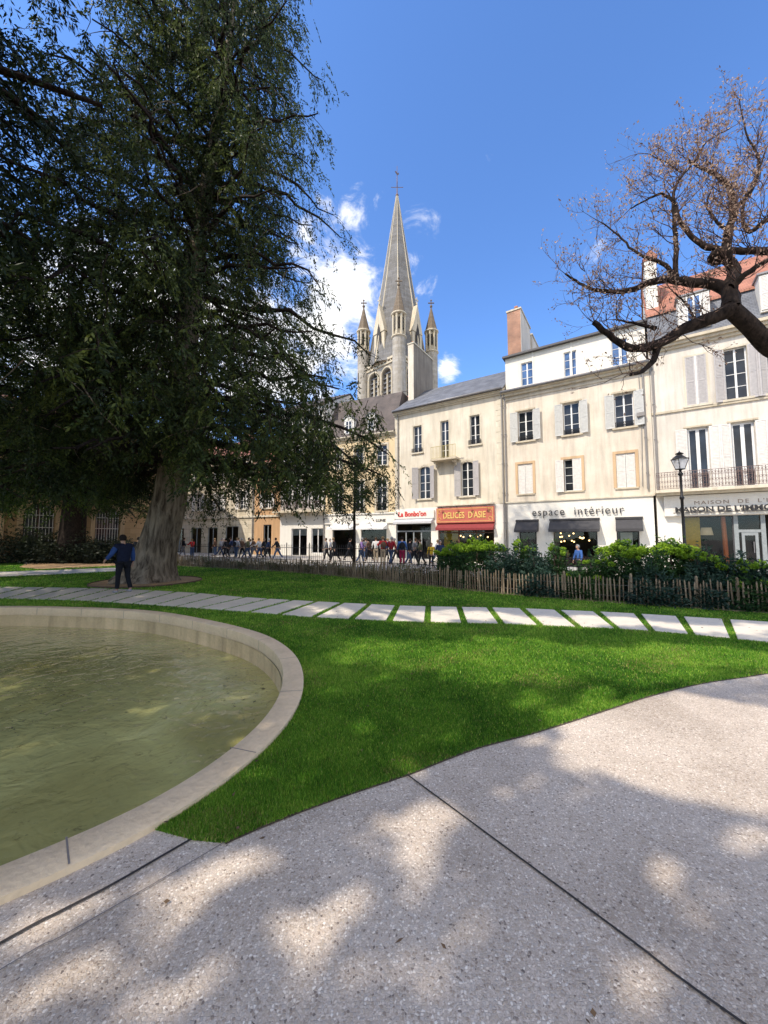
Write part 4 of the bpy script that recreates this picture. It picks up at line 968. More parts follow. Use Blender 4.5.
# ---------- yellow house with mansard roof
def house_yellow():
    f = Fac('townhouse', C3, C2, 'yellow townhouse with brown mansard roof and white dormers left of the slate-roofed house', 'building'); W = f.len
    top = f.row([(335.5,451,342,469),(355,448,363,466.5),(376.4,444.5,387,464.5)]); mid = f.row([(333.5,483.5,342,512),(355,481.5,363.5,511),(376.4,479.6,386.6,510.5)])
    zc = f.px(360, 513.5)[1]; ze = (f.px(336, 441)[1]+f.px(391, 433)[1])/2
    zs = f.px(360, 527.5)[1]
    s1 = (f.px(332.5, 530)[0], f.px(354, 530)[0], -.1, zs); s2 = (f.px(361, 530)[0], f.px(386.5, 530)[0], -.1, zs)
    mb = MB(); wall(mb, 0, W, zc, ze, top+mid); mb.build('wall', M['yellow'], f.root)
    mb = MB(); wall(mb, 0, W, GZ, zc, [s1, s2], 0, .3); mb.box(0, W, -.12, 0, zs+.35, zc-.1); mb.box(0, W, -.22, 0, zc-.1, zc+.02); mb.build('shopfront', M['shop_white'], f.root)
    body(f, 0, W, ze+.2, 9, 'yellow')
    for r in top+mid:
        window(f, r, rows=4); surround(f, r, .17, mat='stone_l', out=.03, sill=True)
    for r in mid: railing(f, r[0], r[1], r[2], .8, .05)
    cornice(f, 0, W, ze-.15, .3, .35)
    zr = f.px(350, 401, 1.8)[1]
    mb = MB(); mb.quad((0, -.2, ze+.15), (W, -.2, ze+.15), (W, 1.8, zr), (0, 1.8, zr)); mb.quad((0, 1.8, zr), (W, 1.8, zr), (W, 4.5, zr+1.1), (0, 4.5, zr+1.1)); mb.quad((W, -.2, ze+.15), (W, 8, ze+.15), (W, 8, zr), (W, 1.8, zr)); mb.quad((0, 8, ze+.15), (0, -.2, ze+.15), (0, 1.8, zr), (0, 8, zr)); mb.build('roof', M['slate_brown'], f.root)
    for x0, x1, y0, y1 in ((344.5, 354, 419, 434.5), (366.5, 376, 416, 431)):
        u0, z1 = f.px(x0, y0, 0); u1, z0 = f.px(x1, y1, 0); z0 = max(z0, ze+.2)
        d = MB(); d.box(u0, u1, -.05, 1.4, z0, z1-.25); d.prism([(u0, z1-.25)]+[(u0+(u1-u0)*(1-math.cos(t))/2, z1-.25+.38*math.sin(t)) for t in np.linspace(.3, PI-.3, 7)]+[(u1, z1-.25)], -.08, 1.3)
        dm = d.build('dormer', M['shop_white'], f.root)
        uw0, uw1 = u0+.2, u1-.2
        w = frame_mb(uw0, uw1, z0+.1, z1-.3, -.11, 2, 3, .05).build('window', M['white_wood'], dm)
        MB().quad((uw0, -.075, z0+.1), (uw1, -.075, z0+.1), (uw1, -.075, z1-.3), (uw0, -.075, z1-.3)).build('pane', M['glass'], dm)
        MB().prism([(u0-.1, z1-.22)]+[(u0-.1+(u1-u0+.2)*(1-math.cos(t))/2, z1-.22+.48*math.sin(t)) for t in np.linspace(.3, PI-.3, 7)]+[(u1+.1, z1-.22), (u1, z1-.24)]+[(u0+(u1-u0)*(1+math.cos(t))/2, z1-.24+.38*math.sin(t)) for t in np.linspace(.3, PI-.3, 7)]+[(u0, z1-.24)], -.14, 1.35).build('dormer_roof', M['zinc'], dm)
    for s in (s1, s2):
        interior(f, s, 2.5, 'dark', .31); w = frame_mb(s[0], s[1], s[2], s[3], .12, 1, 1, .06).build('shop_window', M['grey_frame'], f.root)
        MB().quad((s[0]+.05, .15, s[2]), (s[1]-.05, .15, s[2]), (s[1]-.05, .15, s[3]), (s[0]+.05, .15, s[3])).build('pane', M['glass_clear'], w)
        awning(f, s[0]-.1, s[1]+.1, s[3]+.25, s[3]-.05, .9, 'awn_white')
    a, z = f.px(376, 520.7, -.13); b, _ = f.px(385.5, 520.7, -.13)
    text(f, 'LUNE', a, b, z-.1, .24, -.13, 'black_letter', fatten=.02)
    return f
FY = house_yellow()

# ---------- white house with a glazed gallery and balcony
def house_gallery():
    f = Fac('townhouse', C4, C3, 'narrow white townhouse with tall shuttered gallery and iron balcony behind the conifer boughs', 'building'); W = f.len
    rows = []; zf = f.px(300, 511)[1]; zt = f.px(300, 408)[1]; H = (zt-zf)/3
    holes = []
    for k in range(3):
        for j in range(4): 
            u = .35+j*(W-.7)/4; holes.append((u+.12, u+(W-.7)/4-.12, zf+k*H+.25, zf+(k+1)*H-.45))
    zs = f.px(300, 528.5)[1]
    s = [(f.px(291.5, 530)[0], f.px(307, 530)[0], -.1, zs), (f.px(311.4, 530)[0], f.px(323.8, 530)[0], .2, zs)]
    mb = MB(); wall(mb, 0, W, zf-.3, zt, holes); mb.build('wall', M['white_wall'], f.root)
    mb = MB(); wall(mb, 0, W, GZ, zf-.3, s, 0, .3); mb.build('shopfront', M['shop_white'], f.root); body(f, 0, W, zt, 9, 'white_wall')
    for h in holes:
        window(f, h, rows=4); w = (h[1]-h[0])*.28
        shutter(f, h[0]-w, h[0]-.01, h[2], h[3], y=-.05, mat='shut2'); 
    mb = MB(); mb.box(-.3, W+.1, -.9, 0, zf-.2, zf-.02)
    for u in np.linspace(.3, W-.3, 4): mb.box(u-.08, u+.08, -.7, 0, zf-.5, zf-.2)
    b = mb.build('balcony', M['stone'], f.root); rl = railing(f, -.28, W+.08, zf, .95, -.85, 'rust_iron', .12, True, 'balcony_railing', side=0); rl.parent = b
    for r in s:
        interior(f, r, 2.0, 'dark', .31); w = frame_mb(*r, .12, 2, 1, .08).build('shop_window', M['white_wood'], f.root)
        MB().quad((r[0]+.05, .15, r[2]), (r[1]-.05, .15, r[2]), (r[1]-.05, .15, r[3]), (r[0]+.05, .15, r[3])).build('pane', M['glass_clear'], w)
        MB().box(r[0]+.08, r[1]-.08, .2, .215, r[3]-.7, r[3]-.1).build('blind', M['awn_white'], w)
    roof_pitch(f, -.1, W+.1, zt, zt+2.6, -.3, 4.5, 'slate_brown'); gable(f, 0, zt, 0, 4.5, zt+2.4, 'white_wall'); gable(f, W, zt, 0, 4.5, zt+2.4, 'white_wall')
    drainpipe(f, W-.1, GZ+.3, zt)
house_gallery()
def plain_house(p0, p1, label, wm, rows, storeys, zt, rm, shops, doors=(), step=2.6, awn=None):
    f = Fac('townhouse', p0, p1, label); W = f.len; holes = []
    zb = 4.3; H = (zt-zb)/storeys; n = max(1, int(W/step))
    for k in range(storeys):
        for j in range(n):
            c = (j+.5)*W/n; holes.append((c-.5, c+.5, zb+k*H+.55, zb+(k+1)*H-.6))
    mb = MB(); wall(mb, 0, W, 4.0, zt, holes); mb.build('wall', M[wm], f.root)
    mb = MB(); wall(mb, 0, W, GZ, 4.0, list(shops), 0, .3); mb.build('shopfront', M['block_cream'] if shops and len(shops) > 1 else M[wm], f.root)
    body(f, 0, W, zt, 9, wm)
    MB().box(0, W, -.12, 0, 3.9, 4.1).build('string_course', M['stone_l'], f.root)
    for h in holes:
        window(f, h, rows=4); surround(f, h, .12, mat='stone_l'); w = .45
        shutter(f, h[0]-w-.02, h[0]-.02, h[2], h[3], y=-.07, mat='shut2'); shutter(f, h[1]+.02, h[1]+w+.02, h[2], h[3], y=-.07, mat='shut2')
    for r in shops:
        interior(f, r, 2.0, 'dark', .31); w = frame_mb(*r, .12, 2, 1, .08).build('shop_window', M['grey_frame'], f.root)
        MB().quad((r[0]+.05, .15, r[2]), (r[1]-.05, .15, r[2]), (r[1]-.05, .15, r[3]), (r[0]+.05, .15, r[3])).build('pane', M['glass_clear'], w)
    cornice(f, 0, W, zt-.2, .3, .35)
    roof_pitch(f, -.05, W+.05, zt+.1, zt+3.4, -.35, 4.6, rm); gable(f, 0.01, zt, 0, 4.6, zt+3.1, wm); gable(f, W-.01, zt, 0, 4.6, zt+3.1, wm)
    return f
fg = plain_house(C5, C4, 'narrow orange plastered house with dark doorway beside the white gallery house', 'orange', 1, 2, 9.6, 'tile', [(1.3, 2.4, -.1, 3.1)])
f5 = plain_house(C6, C5+Vector((0, -.02)), 'long cream stone townhouse with red tiled roof seen behind the big conifer trunk', 'block_cream', 1, 2, 10.6, 'tile',
    [(1.2, 3.4, -.1, 2.9), (4.6, 6.4, -.1, 2.9), (7.6, 9.4, -.1, 2.9), (10.4, 12.0, -.1, 2.9), (13.2, 15.2, -.1, 3.0)], step=3.4)
drainpipe(f5, f5.len-.15, GZ, 10.5)
for u in (4.0, 12.5): chimney(f5, u, u+1.1, 3.0, 3.6, 11.5, 14.6, 'brick', None, 3)

# ---------- right-hand house with mansard and long balcony
def house_right():
    P1 = C0 + DIR1*15
    f = Fac('townhouse', C0+DIR1*.02, P1, 'tall cream townhouse with long iron balcony and Maison de l\'Immobilier sign at the right edge', 'building'); W = 12.0
    zstr = (f.px(660.5, 413)[1]+f.px(768, 398)[1])/2; ze = (f.px(669.5, 346.8)[1]+f.px(768, 320)[1])/2
    u0, z1 = f.px(684.5, 358); u1, z0 = f.px(708.4, 403); top = [(u0, u1, z0, z1)]
    a, _ = f.px(721, 352); b, _ = f.px(749, 352); pitch = (a+b)/2-(u0+u1)/2; wd = (u1-u0); c0 = (u0+u1)/2
    top = [(c0+k*pitch-wd/2, c0+k*pitch+wd/2, z0, z1) for k in range(4) if c0+k*pitch+wd/2 < W-.3]
    r0 = f.row([(687,429.4,711.3,481.5),(730.8,423.5,758,479)]); pm = (r0[1][0]+r0[1][1]-r0[0][0]-r0[0][1])/2; wm = (r0[0][1]-r0[0][0]+r0[1][1]-r0[1][0])/2; cm = (r0[0][0]+r0[0][1])/2
    zb = (f.px(662, 491.5)[1]+f.px(740, 488)[1])/2
    mid = [(cm+k*pm-wm/2, cm+k*pm+wm/2, zb+.03, r0[0][3]) for k in range(4) if cm+k*pm+wm/2 < W-.3]
    zg1 = f.px(720, 515.5)[1]; g0 = f.px(684.5, 530)[0]
    gf = [(g0, W-.8, -.3, zg1)]
    mb = MB(); wall(mb, 0, W, zb-.2, ze, top+mid); mb.build('wall', M['grey_plaster'], f.root)
    mb = MB(); wall(mb, 0, W, GZ, zb-.2, gf, 0, .3); mb.build('shopfront', M['shop_white'], f.root); body(f, 0, W, ze+.3, 10, 'grey_plaster')
    MB().box(0, W, -.09, 0, zstr-.06, zstr+.07).build('string_course', M['stone'], f.root)
    for i, r in enumerate(top):
        c = (r[0]+r[1])/2; surround(f, r, .1, mat='stone_l', out=.02)
        if i == 0:
            shutter(f, r[0], c-.05, r[2], r[3], y=.02, mat='shut3'); shutter(f, c+.05, r[1], r[2], r[3], y=.02, mat='shut3'); MB().box(c-.05, c+.05, -.02, .03, r[2], r[3]).build('shutter_post', M['shut2'], f.root)
            MB().quad((r[0], .15, r[2]), (r[1], .15, r[2]), (r[1], .15, r[3]), (r[0], .15, r[3])).build('window', M['glass'], f.root)
        else:
            window(f, (r[0], r[1], r[2], r[3]), rows=4); w = (r[1]-r[0])*.52
            shutter(f, r[0]-w, r[0]-.02, r[2]-.1, r[3], y=-.05, ang=.3, hinge=1, mat='shut3'); shutter(f, r[1]+.02, r[1]+w, r[2]-.1, r[3], y=-.05, ang=.3, mat='shut3')
    for r in mid:
        window(f, r, rows=1, fm='white_wood', y=.14, mid=.16, fr=.1); w = .52; surround(f, r, 0, sill=False, top=.1, mat='stone')
        shutter(f, r[0]-w-.05, r[0]-.03, r[2]+.05, r[3], y=-.05, mat='shut2', ang=.15, hinge=1); shutter(f, r[1]+.03, r[1]+w+.05, r[2]+.05, r[3], y=-.05, mat='shut2', ang=.15)
        g = railing(f, r[0]+.1, r[1]-.1, r[2]+.1, .85, .05, 'rust_iron', .22)
    mb = MB(); mb.box(-.05, W, -1.0, 0, zb-.15, zb); mb.box(0, W-.1, -.7, 0, zb-.28, zb-.15); bal = mb.build('balcony', M['stone_l'], f.root)
    rl = railing(f, 0, W-.05, zb+.01, 1.02, -.95, 'rust_iron', .13, True, 'balcony_railing', side=0); rl.parent = bal
    # sign band
    zs0 = (f.px(690, 513.5, -.3)[1]+f.px(760, 513.5, -.3)[1])/2
    sb = MB().box(.35, W-.3, -.3, 0, zg1+.02, zb-.32).build('shop_sign', M['shop_white'], f.root)
    y = -.33
    a, z = f.px(694.5, 503.5, y); a2, _ = f.px(675.5, 510, -.55)
    zt0 = f.px(730, 503.2, y)[1]; zt1 = f.px(730, 499.4, y)[1]
    text(f, "MAISON  DE  L'IMMOBILIER", a, a+(f.px(768, 503, y)[0]-a)*1.72, zt0, zt1-zt0, -.305, 'brown_letter', depth=.008, spacing=1.25, parent=sb)
    zb0 = f.px(720, 511, -.5)[1]; zb1 = f.px(720, 505.5, -.5)[1]
    text(f, "MAISON DE L'IMMOBILIER", a2, a2+(f.px(768, 508, -.5)[0]-a2)*1.38, zb0, zb1-zb0, -.47, 'black_letter', depth=.04, fatten=.025, parent=sb)
    MB().box(a2-.1, W-.6, -.46, -.42, zb0-.06, zb0-.02).build('letter_rail', M['dark_frame'], sb)
    interior(f, gf[0], 3.5, 'dark', .31)
    MB().quad((g0, .4, -.2), (g0+.75, .4, -.2), (g0+.75, .4, zg1), (g0, .4, zg1)).build('mustard_partition', M['mustard'], f.root)
    cu, _ = f.px(724, 530, .32); MB().tube([(cu+.05, .32, -.3), (cu-.02, .32, zg1)], .11, 10).build('orange_column', M['orange_col'], f.root, True)
    p = f.p0+f.r*(cu-.62)+f.i*1.4; t = empty('ceiling_lamp', (p.x, p.y, 0)); zl = f.px(719, 530, 1.4)[1]
    MB().lathe([(.32, 0), (.24, .45)], 14, z0=zl-.3).build('lamp_shade', M['shade_lit'], t, True); MB().tube([(0, 0, zl+.1), (0, 0, zg1)], .01, 4).build('cord', M['iron'], t); tag(t, 'cream lampshade hanging in the estate agent window left of the orange column', 'lamp')
    d0 = f.px(735, 540)[0]; d1 = f.px(767, 540)[0]
    w = frame_mb(g0, d0, -.3, zg1, .1, 1, 1, .06).build('shop_window', M['dark_frame'], f.root)
    MB().quad((g0, .13, -.3), (d0, .13, -.3), (d0, .13, zg1), (g0, .13, zg1)).build('pane', M['glass_clear'], w)
    mb = MB(); mb.box(d0, d0+.18, .05, .2, -.4, zg1); mb.box(d1-.18, d1, .05, .2, -.4, zg1); mb.box(d0+.18, d1-.18, .06, .19, zg1-.95, zg1-.8)
    mb.box(d0+.3, d0+.42, .08, .17, -.4, zg1-.95); mb.box(d1-.42, d1-.3, .08, .17, -.4, zg1-.95); mb.box(d0+.42, d1-.42, .08, .17, zg1-1.12, zg1-.95)
    dr = mb.build('door', M['grey_frame'], f.root); MB().quad((d0+.1, .18, -.4), (d1-.1, .18, -.4), (d1-.1, .18, zg1-.02), (d0+.1, .18, zg1-.02)).build('pane', M['glass_clear'], dr)
    MB().tube([(d1-.5, .02, .9), (d1-.5, .02, 1.5)], .02, 6).build('handle', M['zinc'], dr)
    # eaves, slate mansard with dormers, tiled upper roof
    cornice(f, 0, W, ze-.35, .5, .45, 'stone')
    zm = (f.px(690, 283, .9)[1]+f.px(768, 262, .9)[1])/2; zm = max(zm, ze+2.2)
    mz = f.px(716, 299, .8)[1]
    mb = MB(); mb.quad((0, -.1, ze+.15), (W, -.1, ze+.15), (W, .8, mz), (0, .8, mz)); mb.quad((0, -.1, ze+.15), (0, .8, mz), (0, 8, mz), (0, 8, ze)); mb.build('mansard', M['slate'], f.root)
    zr = f.px(730, 264, 4.4)[1]
    roof_pitch(f, -.02, W, mz+.05, zr, .65, 4.4, 'tile')
    u0, z1 = f.px(677, 299, -.05); u1, z0 = f.px(711, 323, -.05); z0 = max(z0, ze+.2); wdt = u1-u0
    sp = f.px(770, 290, -.05)[0]-f.px(686, 300, -.05)[0]
    for k in range(3):
        a = u0+k*max(sp, wdt+1.2); b = a+wdt
        if b > W: break
        d = MB().box(a, b, -.08, 1.3, z0-.1, z1).build('dormer', M['white_wall'], f.root)
        MB().box(a-.08, b+.08, -.2, 1.4, z1, z1+.1).build('dormer_roof', M['zinc'], d)
        wa, wb = a+wdt*.27, b-wdt*.27
        w = frame_mb(wa, wb, z0, z1-.1, -.13, 2, 2, .06).build('window', M['white_wood'], d); MB().quad((wa, -.1, z0), (wb, -.1, z0), (wb, -.1, z1-.1), (wa, -.1, z1-.1)).build('pane', M['glass_blue'], d)
        s1_ = shutter(f, a+.02, wa-.02, z0, z1-.08, y=-.1, mat='shut2'); s1_.parent = d; s2_ = shutter(f, wb+.02, b-.02, z0, z1-.08, y=-.1, mat='shut2'); s2_.parent = d
    # broad party-wall chimney at the left end
    y0 = 1.4; ua, zt = f.px(644, 262, y0); ub, _ = f.px(656, 262, y0); ye = y0
    while f.px(668, 275, ye)[0] > ub and ye < 6: ye += .05
    c = chimney(f, ua, ub, y0, ye, ze-.2, zt, 'white_wall', None, 0, cap='tile')
    MB().prism([(ua-.1, zt+.12), (ub+.1, zt+.12), ((ua+ub)/2, zt+.7)], y0-.1, ye+.1).build('tiled_cap', M['tile'], c)
    MB().lathe([(.2, 0), (.16, .3), (.17, .75), (.22, .8)], 10, ((ua+ub)/2, (y0+ye)/2), zt+.5).build('chimney_pot', M['pot'], c, True)
    drainpipe(f, .12, zb, ze); 
    return f
FR = house_right()

# ---------- ochre mansion at the left, in shade
def mansion():
    d = Vector((.494, .87)).normalized(); c = Vector((-27, 28)); P1 = c+d*10.5; P0 = c-d*22
    f = Fac('mansion', P0, P1, 'ochre ashlar mansion with arched grilled windows in shade at far left'); W = f.len
    zc = f.px(27, 487)[1]; zt = zc+5.2
    cs = [22+k*4.15-f.px(0, 500)[0]*0 for k in range(-5, 4)]
    c1 = (f.px(28, 530)[0]+f.px(50, 530)[0])/2; c2 = (f.px(98, 530)[0]+f.px(117, 530)[0])/2; st = c2-c1
    cs = [c1+k*st for k in range(-5, 3) if 1.6 < c1+k*st < W-1.4]
    za = f.px(38, 503)[1]
    lo = [(x-.95, x+.95, .9, za) for x in cs]; up = [(x-.7, x+.7, zc+1.2, zc+4.0) for x in cs]
    mb = MB(); wall(mb, 0, W, GZ, zt, lo+up, 0, .35)
    for r in lo: spandrel(mb, r[0], r[1], .93, r[3], 0, .3)
    mb.build('wall', M['mansion'], f.root); body(f, 0, W, zt, 12, 'mansion')
    for r in lo:
        w = frame_mb(r[0], r[1], r[2], r[3], .3, 2, 3, .08).build('window', M['brown_wood'], f.root); MB().quad((r[0], .33, r[2]), (r[1], .33, r[2]), (r[1], .33, r[3]), (r[0], .33, r[3])).build('pane', M['glass'], w)
        mb = MB()
        for k in range(9):
            u = r[0]+.12+k*(r[1]-r[0]-.24)/8; hh = math.sqrt(max(0, .95**2-(u-(r[0]+r[1])/2)**2)); mb.tube([(u, .1, r[2]), (u, .1, r[3]-.95+hh)], .02, 5)
        for z in (r[2]+.3, r[2]+1.6, r[3]-.95): mb.box(r[0]+.03, r[1]-.03, .085, .115, z, z+.04)
        mb.build('window_grille', M['shut2'], f.root)
        mb = MB(); p = arch_pts(r[0]-.35, r[1]+.35, r[3]-.95, r[3]+.35, 12); q = arch_pts(r[0]-.02, r[1]+.02, r[3]-.95, r[3]+.02, 12)
        for k in range(12): mb.quad((q[k][0], -.06, q[k][1]), (q[k+1][0], -.06, q[k+1][1]), (p[k+1][0], -.06, p[k+1][1]), (p[k][0], -.06, p[k][1])); mb.quad((p[k][0], -.06, p[k][1]), (p[k+1][0], -.06, p[k+1][1]), (p[k+1][0], 0, p[k+1][1]), (p[k][0], 0, p[k][1]))
        mb.box(r[0]-.35, r[0]-.02, -.06, 0, .2, r[3]-.95); mb.box(r[1]+.02, r[1]+.35, -.06, 0, .2, r[3]-.95)
        mb.build('arch_moulding', M['mansion_trim'], f.root)
    for r in up:
        window(f, r, y=.2, rows=4, fm='shut2'); surround(f, r, .22, .07, 'mansion_trim', True, .2)
        railing(f, r[0]-.2, r[1]+.2, r[2]-.3, .9, -.25, 'iron', .13)
    cornice(f, 0, W, zc, .45, .35, 'mansion_trim', name='string_course'); cornice(f, 0, W, zt-.5, .7, .6, 'mansion_trim')
    MB().box(0, W, -.09, 0, GZ, .6).build('plinth', M['mansion_trim'], f.root)
    mb = MB()
    for x in cs[:-1]:
        m = x+st/2; MB().box(m-.3, m+.3, -.10, 0, .6, zc-.02).build('pilaster', M['mansion_trim'], f.root)
    roof_pitch(f, -.3, W+.3, zt+.2, zt+3.2, -.5, 6, 'tile')
    gable(f, W-.01, zt, 0, 6, zt+2.9, 'mansion')
mansion()

# ---------- church tower and spire
def church():
    D = 60.0; zz = lambda py, d=D: CAMH + d*math.tan(PITCH+math.atan((512-py)/FPX))
    cx = (397.5-384)/FPX*D*1.27; 
    def X(px, py, d):
        return at(px, py, d).x
    cx = X(397.5, 345, D); root = empty('church_tower', (cx, D, 0), math.radians(45))
    tag(root, 'stone church tower with tall pointed spire and four corner pinnacles', 'church')
    half = abs(X(431.8, 350, D)-X(363.8, 350, D))/2/math.sqrt(2)
    zt = zz(356, D-half*1.2)
    mb = MB(); wins = []
    # walls (front two faces have openings)
    def face(k):
        m = MB(); hs = [(-half*.62, -half*.12, zt-11.5, zt-1.6), (half*.12, half*.62, zt-11.5, zt-1.6)]
        wall(m, -half, half, 10, zt, hs, -half, .6)
        for h in hs: spandrel(m, h[0], h[1], (h[1]-h[0])*.55, h[3], -half, .5)
        for h in hs:
            m.box(h[0]-.01, h[1]+.01, -half+.55, -half+.6, h[2], h[3])
        a = k*PI/2; ca, sa = math.cos(a), math.sin(a)
        return [(x*ca-y*sa, x*sa+y*ca, z) for x, y, z in m.v], m.f, hs, (ca, sa)
    for k in range(4):
        v, fs, hs, (ca, sa) = face(k); n = len(mb.v); mb.v += v; mb.f += [tuple(i+n for i in q) for q in fs]
    mb.build('wall', M['church'], root)
    lv = MB(); mo = MB()
    for k in range(4):
        a = k*PI/2; ca, sa = math.cos(a), math.sin(a)
        m = MB(); m2 = MB()
        for h in ((-half*.62, -half*.12), (half*.12, half*.62)):
            for z in np.arange(zt-11.3, zt-1.9, .75):
                m.quad((h[0], -half+.5, z+.5), (h[1], -half+.5, z+.5), (h[1], -half+.15, z), (h[0], -half+.15, z))
            w = (h[1]-h[0]); c = (h[0]+h[1])/2
            for s in (1.0,):
                pts = [(h[0]-.15, -half-.1, zt-11.5), (h[0]-.15, -half-.1, zt-1.6-w*.5)]+[(c+(w/2+.15)*math.cos(t), -half-.1, zt-1.6-w*.5+(w*.55+.15)*math.sin(t)) for t in np.linspace(PI, 0, 9)]+[(h[1]+.15, -half-.1, zt-11.5)]
                m2.tube(pts, .16, 6)
            m2.tube([(c, -half+.1, zt-11.5), (c, -half+.1, zt-2.5)], .14, 6)
        m2.box(-half-.25, half+.25, -half-.3, -half, zt-.35, zt); m2.box(-half-.15, half+.15, -half-.18, -half, zt-.9, zt-.62)
        m2.box(-half-.2, half+.2, -half-.2, -half, zt-12.6, zt-12.2)
        for u in np.arange(-half+.5, half-.3, .75): m2.box(u-.12, u+.12, -half-.22, -half, zt-.62, zt-.36)
        for src, dst in ((m, lv), (m2, mo)):
            n = len(dst.v); dst.v += [(x*ca-y*sa, x*sa+y*ca, z) for x, y, z in src.v]; dst.f += [tuple(i+n for i in q) for q in src.f]
    lv.build('louvres', M['slate'], root); mo.build('mouldings', M['stone'], root)
    # parapet top
    MB().box(-half, half, -half, half, zt-.1, zt+.02).build('tower_top', M['stone'], root)
    # spire: octagon
    za = zz(196); sr = abs(X(426.5, 345, D)-X(369.5, 345, D))/2*1.04
    mb = MB(); n = 8; zb = zt-.3
    pr = [(sr*1.03, zb), (sr*.98, zb+1.2), (sr*.5, zb+(za-zb)*.5), (.16, za)]
    for r, z in pr: mb.v += [(r*math.cos(2*PI*k/8), r*math.sin(2*PI*k/8), z) for k in range(8)]
    for i in range(3):
        for k in range(8): mb.f.append((i*8+k, i*8+(k+1) % 8, (i+1)*8+(k+1) % 8, (i+1)*8+k))
    sp = mb.build('spire', M['spire'], root)
    rb = MB()
    for k in range(8):
        a = 2*PI*k/8; rb.tube([(r*math.cos(a), r*math.sin(a), z) for r, z in pr], [.13, .13, .09, .05], 5)
    rb.build('spire_ribs', M['stone'], sp)
    zc = zz(166); mb = MB(); mb.tube([(0, 0, za-.3), (0, 0, zc)], [.1, .04], 6); q = za+1.6
    mb.tube([(-.75, -.75, q), (.75, .75, q)], .05, 5); mb.tube([(-.75, .75, q), (.75, -.75, q)], .05, 5); mb.ball((0, 0, za+.1), .28)
    for t in (-.4, .4): mb.tube([(-t, -t, q), (0, 0, q+.5)], .03, 4)
    cr = mb.build('weather_cross', M['rust_iron'], sp)
    cm = MB(); zk = zz(173); cm.prism([(-.5, zk), (-.15, zk+.1), (.05, zk-.05), (.35, zk+.35), (.45, zk+.1), (.3, zk-.15), (0, zk-.3), (-.35, zk-.2)], -.04, .04); cm.build('weathercock', M['rust_iron'], cr)
    # lucarnes
    for k in range(4):
        a = k*PI/2; m = MB(); w = 1.15; y = -half-.25; h1 = zz(316)-zt; 
        m.box(-w, w, y, -sr*.35, zt, zt+h1*.5); m.prism([(-w-.12, zt+h1*.5), (w+.12, zt+h1*.5), (0, zt+h1)], y-.12, -sr*.3)
        m.tube([(0, y, zt+h1), (0, y, zt+h1+1.3)], [.12, .05], 5); m.box(-.35, .35, y-.05, y+.05, zt+h1+.7, zt+h1+.85)
        m.v = [(x*math.cos(a)-yy*math.sin(a), x*math.sin(a)+yy*math.cos(a), z) for x, yy, z in m.v]
        lu = m.build('lucarne', M['stone'], sp)
        m = MB(); m.prism([(-.5, zt+.6), (.5, zt+.6), (.5, zt+h1*.42), (.28, zt+h1*.56), (0, zt+h1*.66), (-.28, zt+h1*.56), (-.5, zt+h1*.42)], y-.14, y+.05)
        m.v = [(x*math.cos(a)-yy*math.sin(a), x*math.sin(a)+yy*math.cos(a), z) for x, yy, z in m.v]; m.build('opening', M['dark'], lu)
    # corner turrets
    tr = 1.0; H = half
    for (sx, sy) in ((-1, -1), (1, -1), (-1, 1), (1, 1)):
        x, y = sx*H, sy*H
        wy = D + (x*math.sin(PI/4)+y*math.cos(PI/4))
        zc_ = zz(334, D-H*1.414) if (sx, sy) == (-1, -1) else zz(349, D)
        if (sx, sy) == (1, 1): zc_ = zz(349, D)
        zc_ = zz(347.5, D-2.2) if (sx, sy) != (-1, -1) else zz(338, D-6)
        t = MB().tube([(x, y, 8), (x, y, zc_)], [tr, tr], 20).build('corner_turret', M['church'], root, True)
        t.modifiers.new('es', 'EDGE_SPLIT').split_angle = .6
        m = MB(); m.lathe([(tr, 0), (tr+.18, .12), (tr+.18, .3), (tr, .42)], 16, (x, y), zc_); lh = 3.6
        m.tube([(x, y, zc_+.4), (x, y, zc_+lh)], [tr*.72]*2, 8)
        for k in range(8):
            a = 2*PI*k/8+PI/8; m.tube([(x+tr*.93*math.cos(a), y+tr*.93*math.sin(a), zc_+.4), (x+tr*.93*math.cos(a), y+tr*.93*math.sin(a), zc_+lh)], .16, 5)
        m.lathe([(tr, 0), (tr+.2, .1), (tr+.2, .3)], 16, (x, y), zc_+lh); m.build('turret_lantern', M['stone'], t)
        m = MB()
        for k in range(8):
            a = 2*PI*k/8; m.box(x+tr*.75*math.cos(a)-.12, x+tr*.75*math.cos(a)+.12, y+tr*.75*math.sin(a)-.12, y+tr*.75*math.sin(a)+.12, zc_+1.3, zc_+lh-.5)
        m.build('lantern_openings', M['dark'], t)
        m = MB(); zp = zc_+lh+.3; ph = 4.3 if (sx, sy) != (-1, -1) else 4.6; m.tube([(x, y, zp), (x, y, zp+ph*.5), (x, y, zp+ph)], [tr*1.08, tr*.55, .08], 8); pr_ = m.build('pinnacle', M['turret_roof'], t)
        m = MB(); m.tube([(x, y, zp+ph-.1), (x, y, zp+ph+1.2)], [.09, .06], 5); m.ball((x, y, zp+ph+.15), .24, 8, 6); m.ball((x, y, zp+ph+1.2), .16, 8, 6)
        m.tube([(x-.36, y+.36, zp+ph+.75), (x+.36, y-.36, zp+ph+.75)], .1, 5); m.build('finial_cross', M['turret_roof'], pr_)
    # nave roof towards the houses (red tiles seen over the eaves)
church()
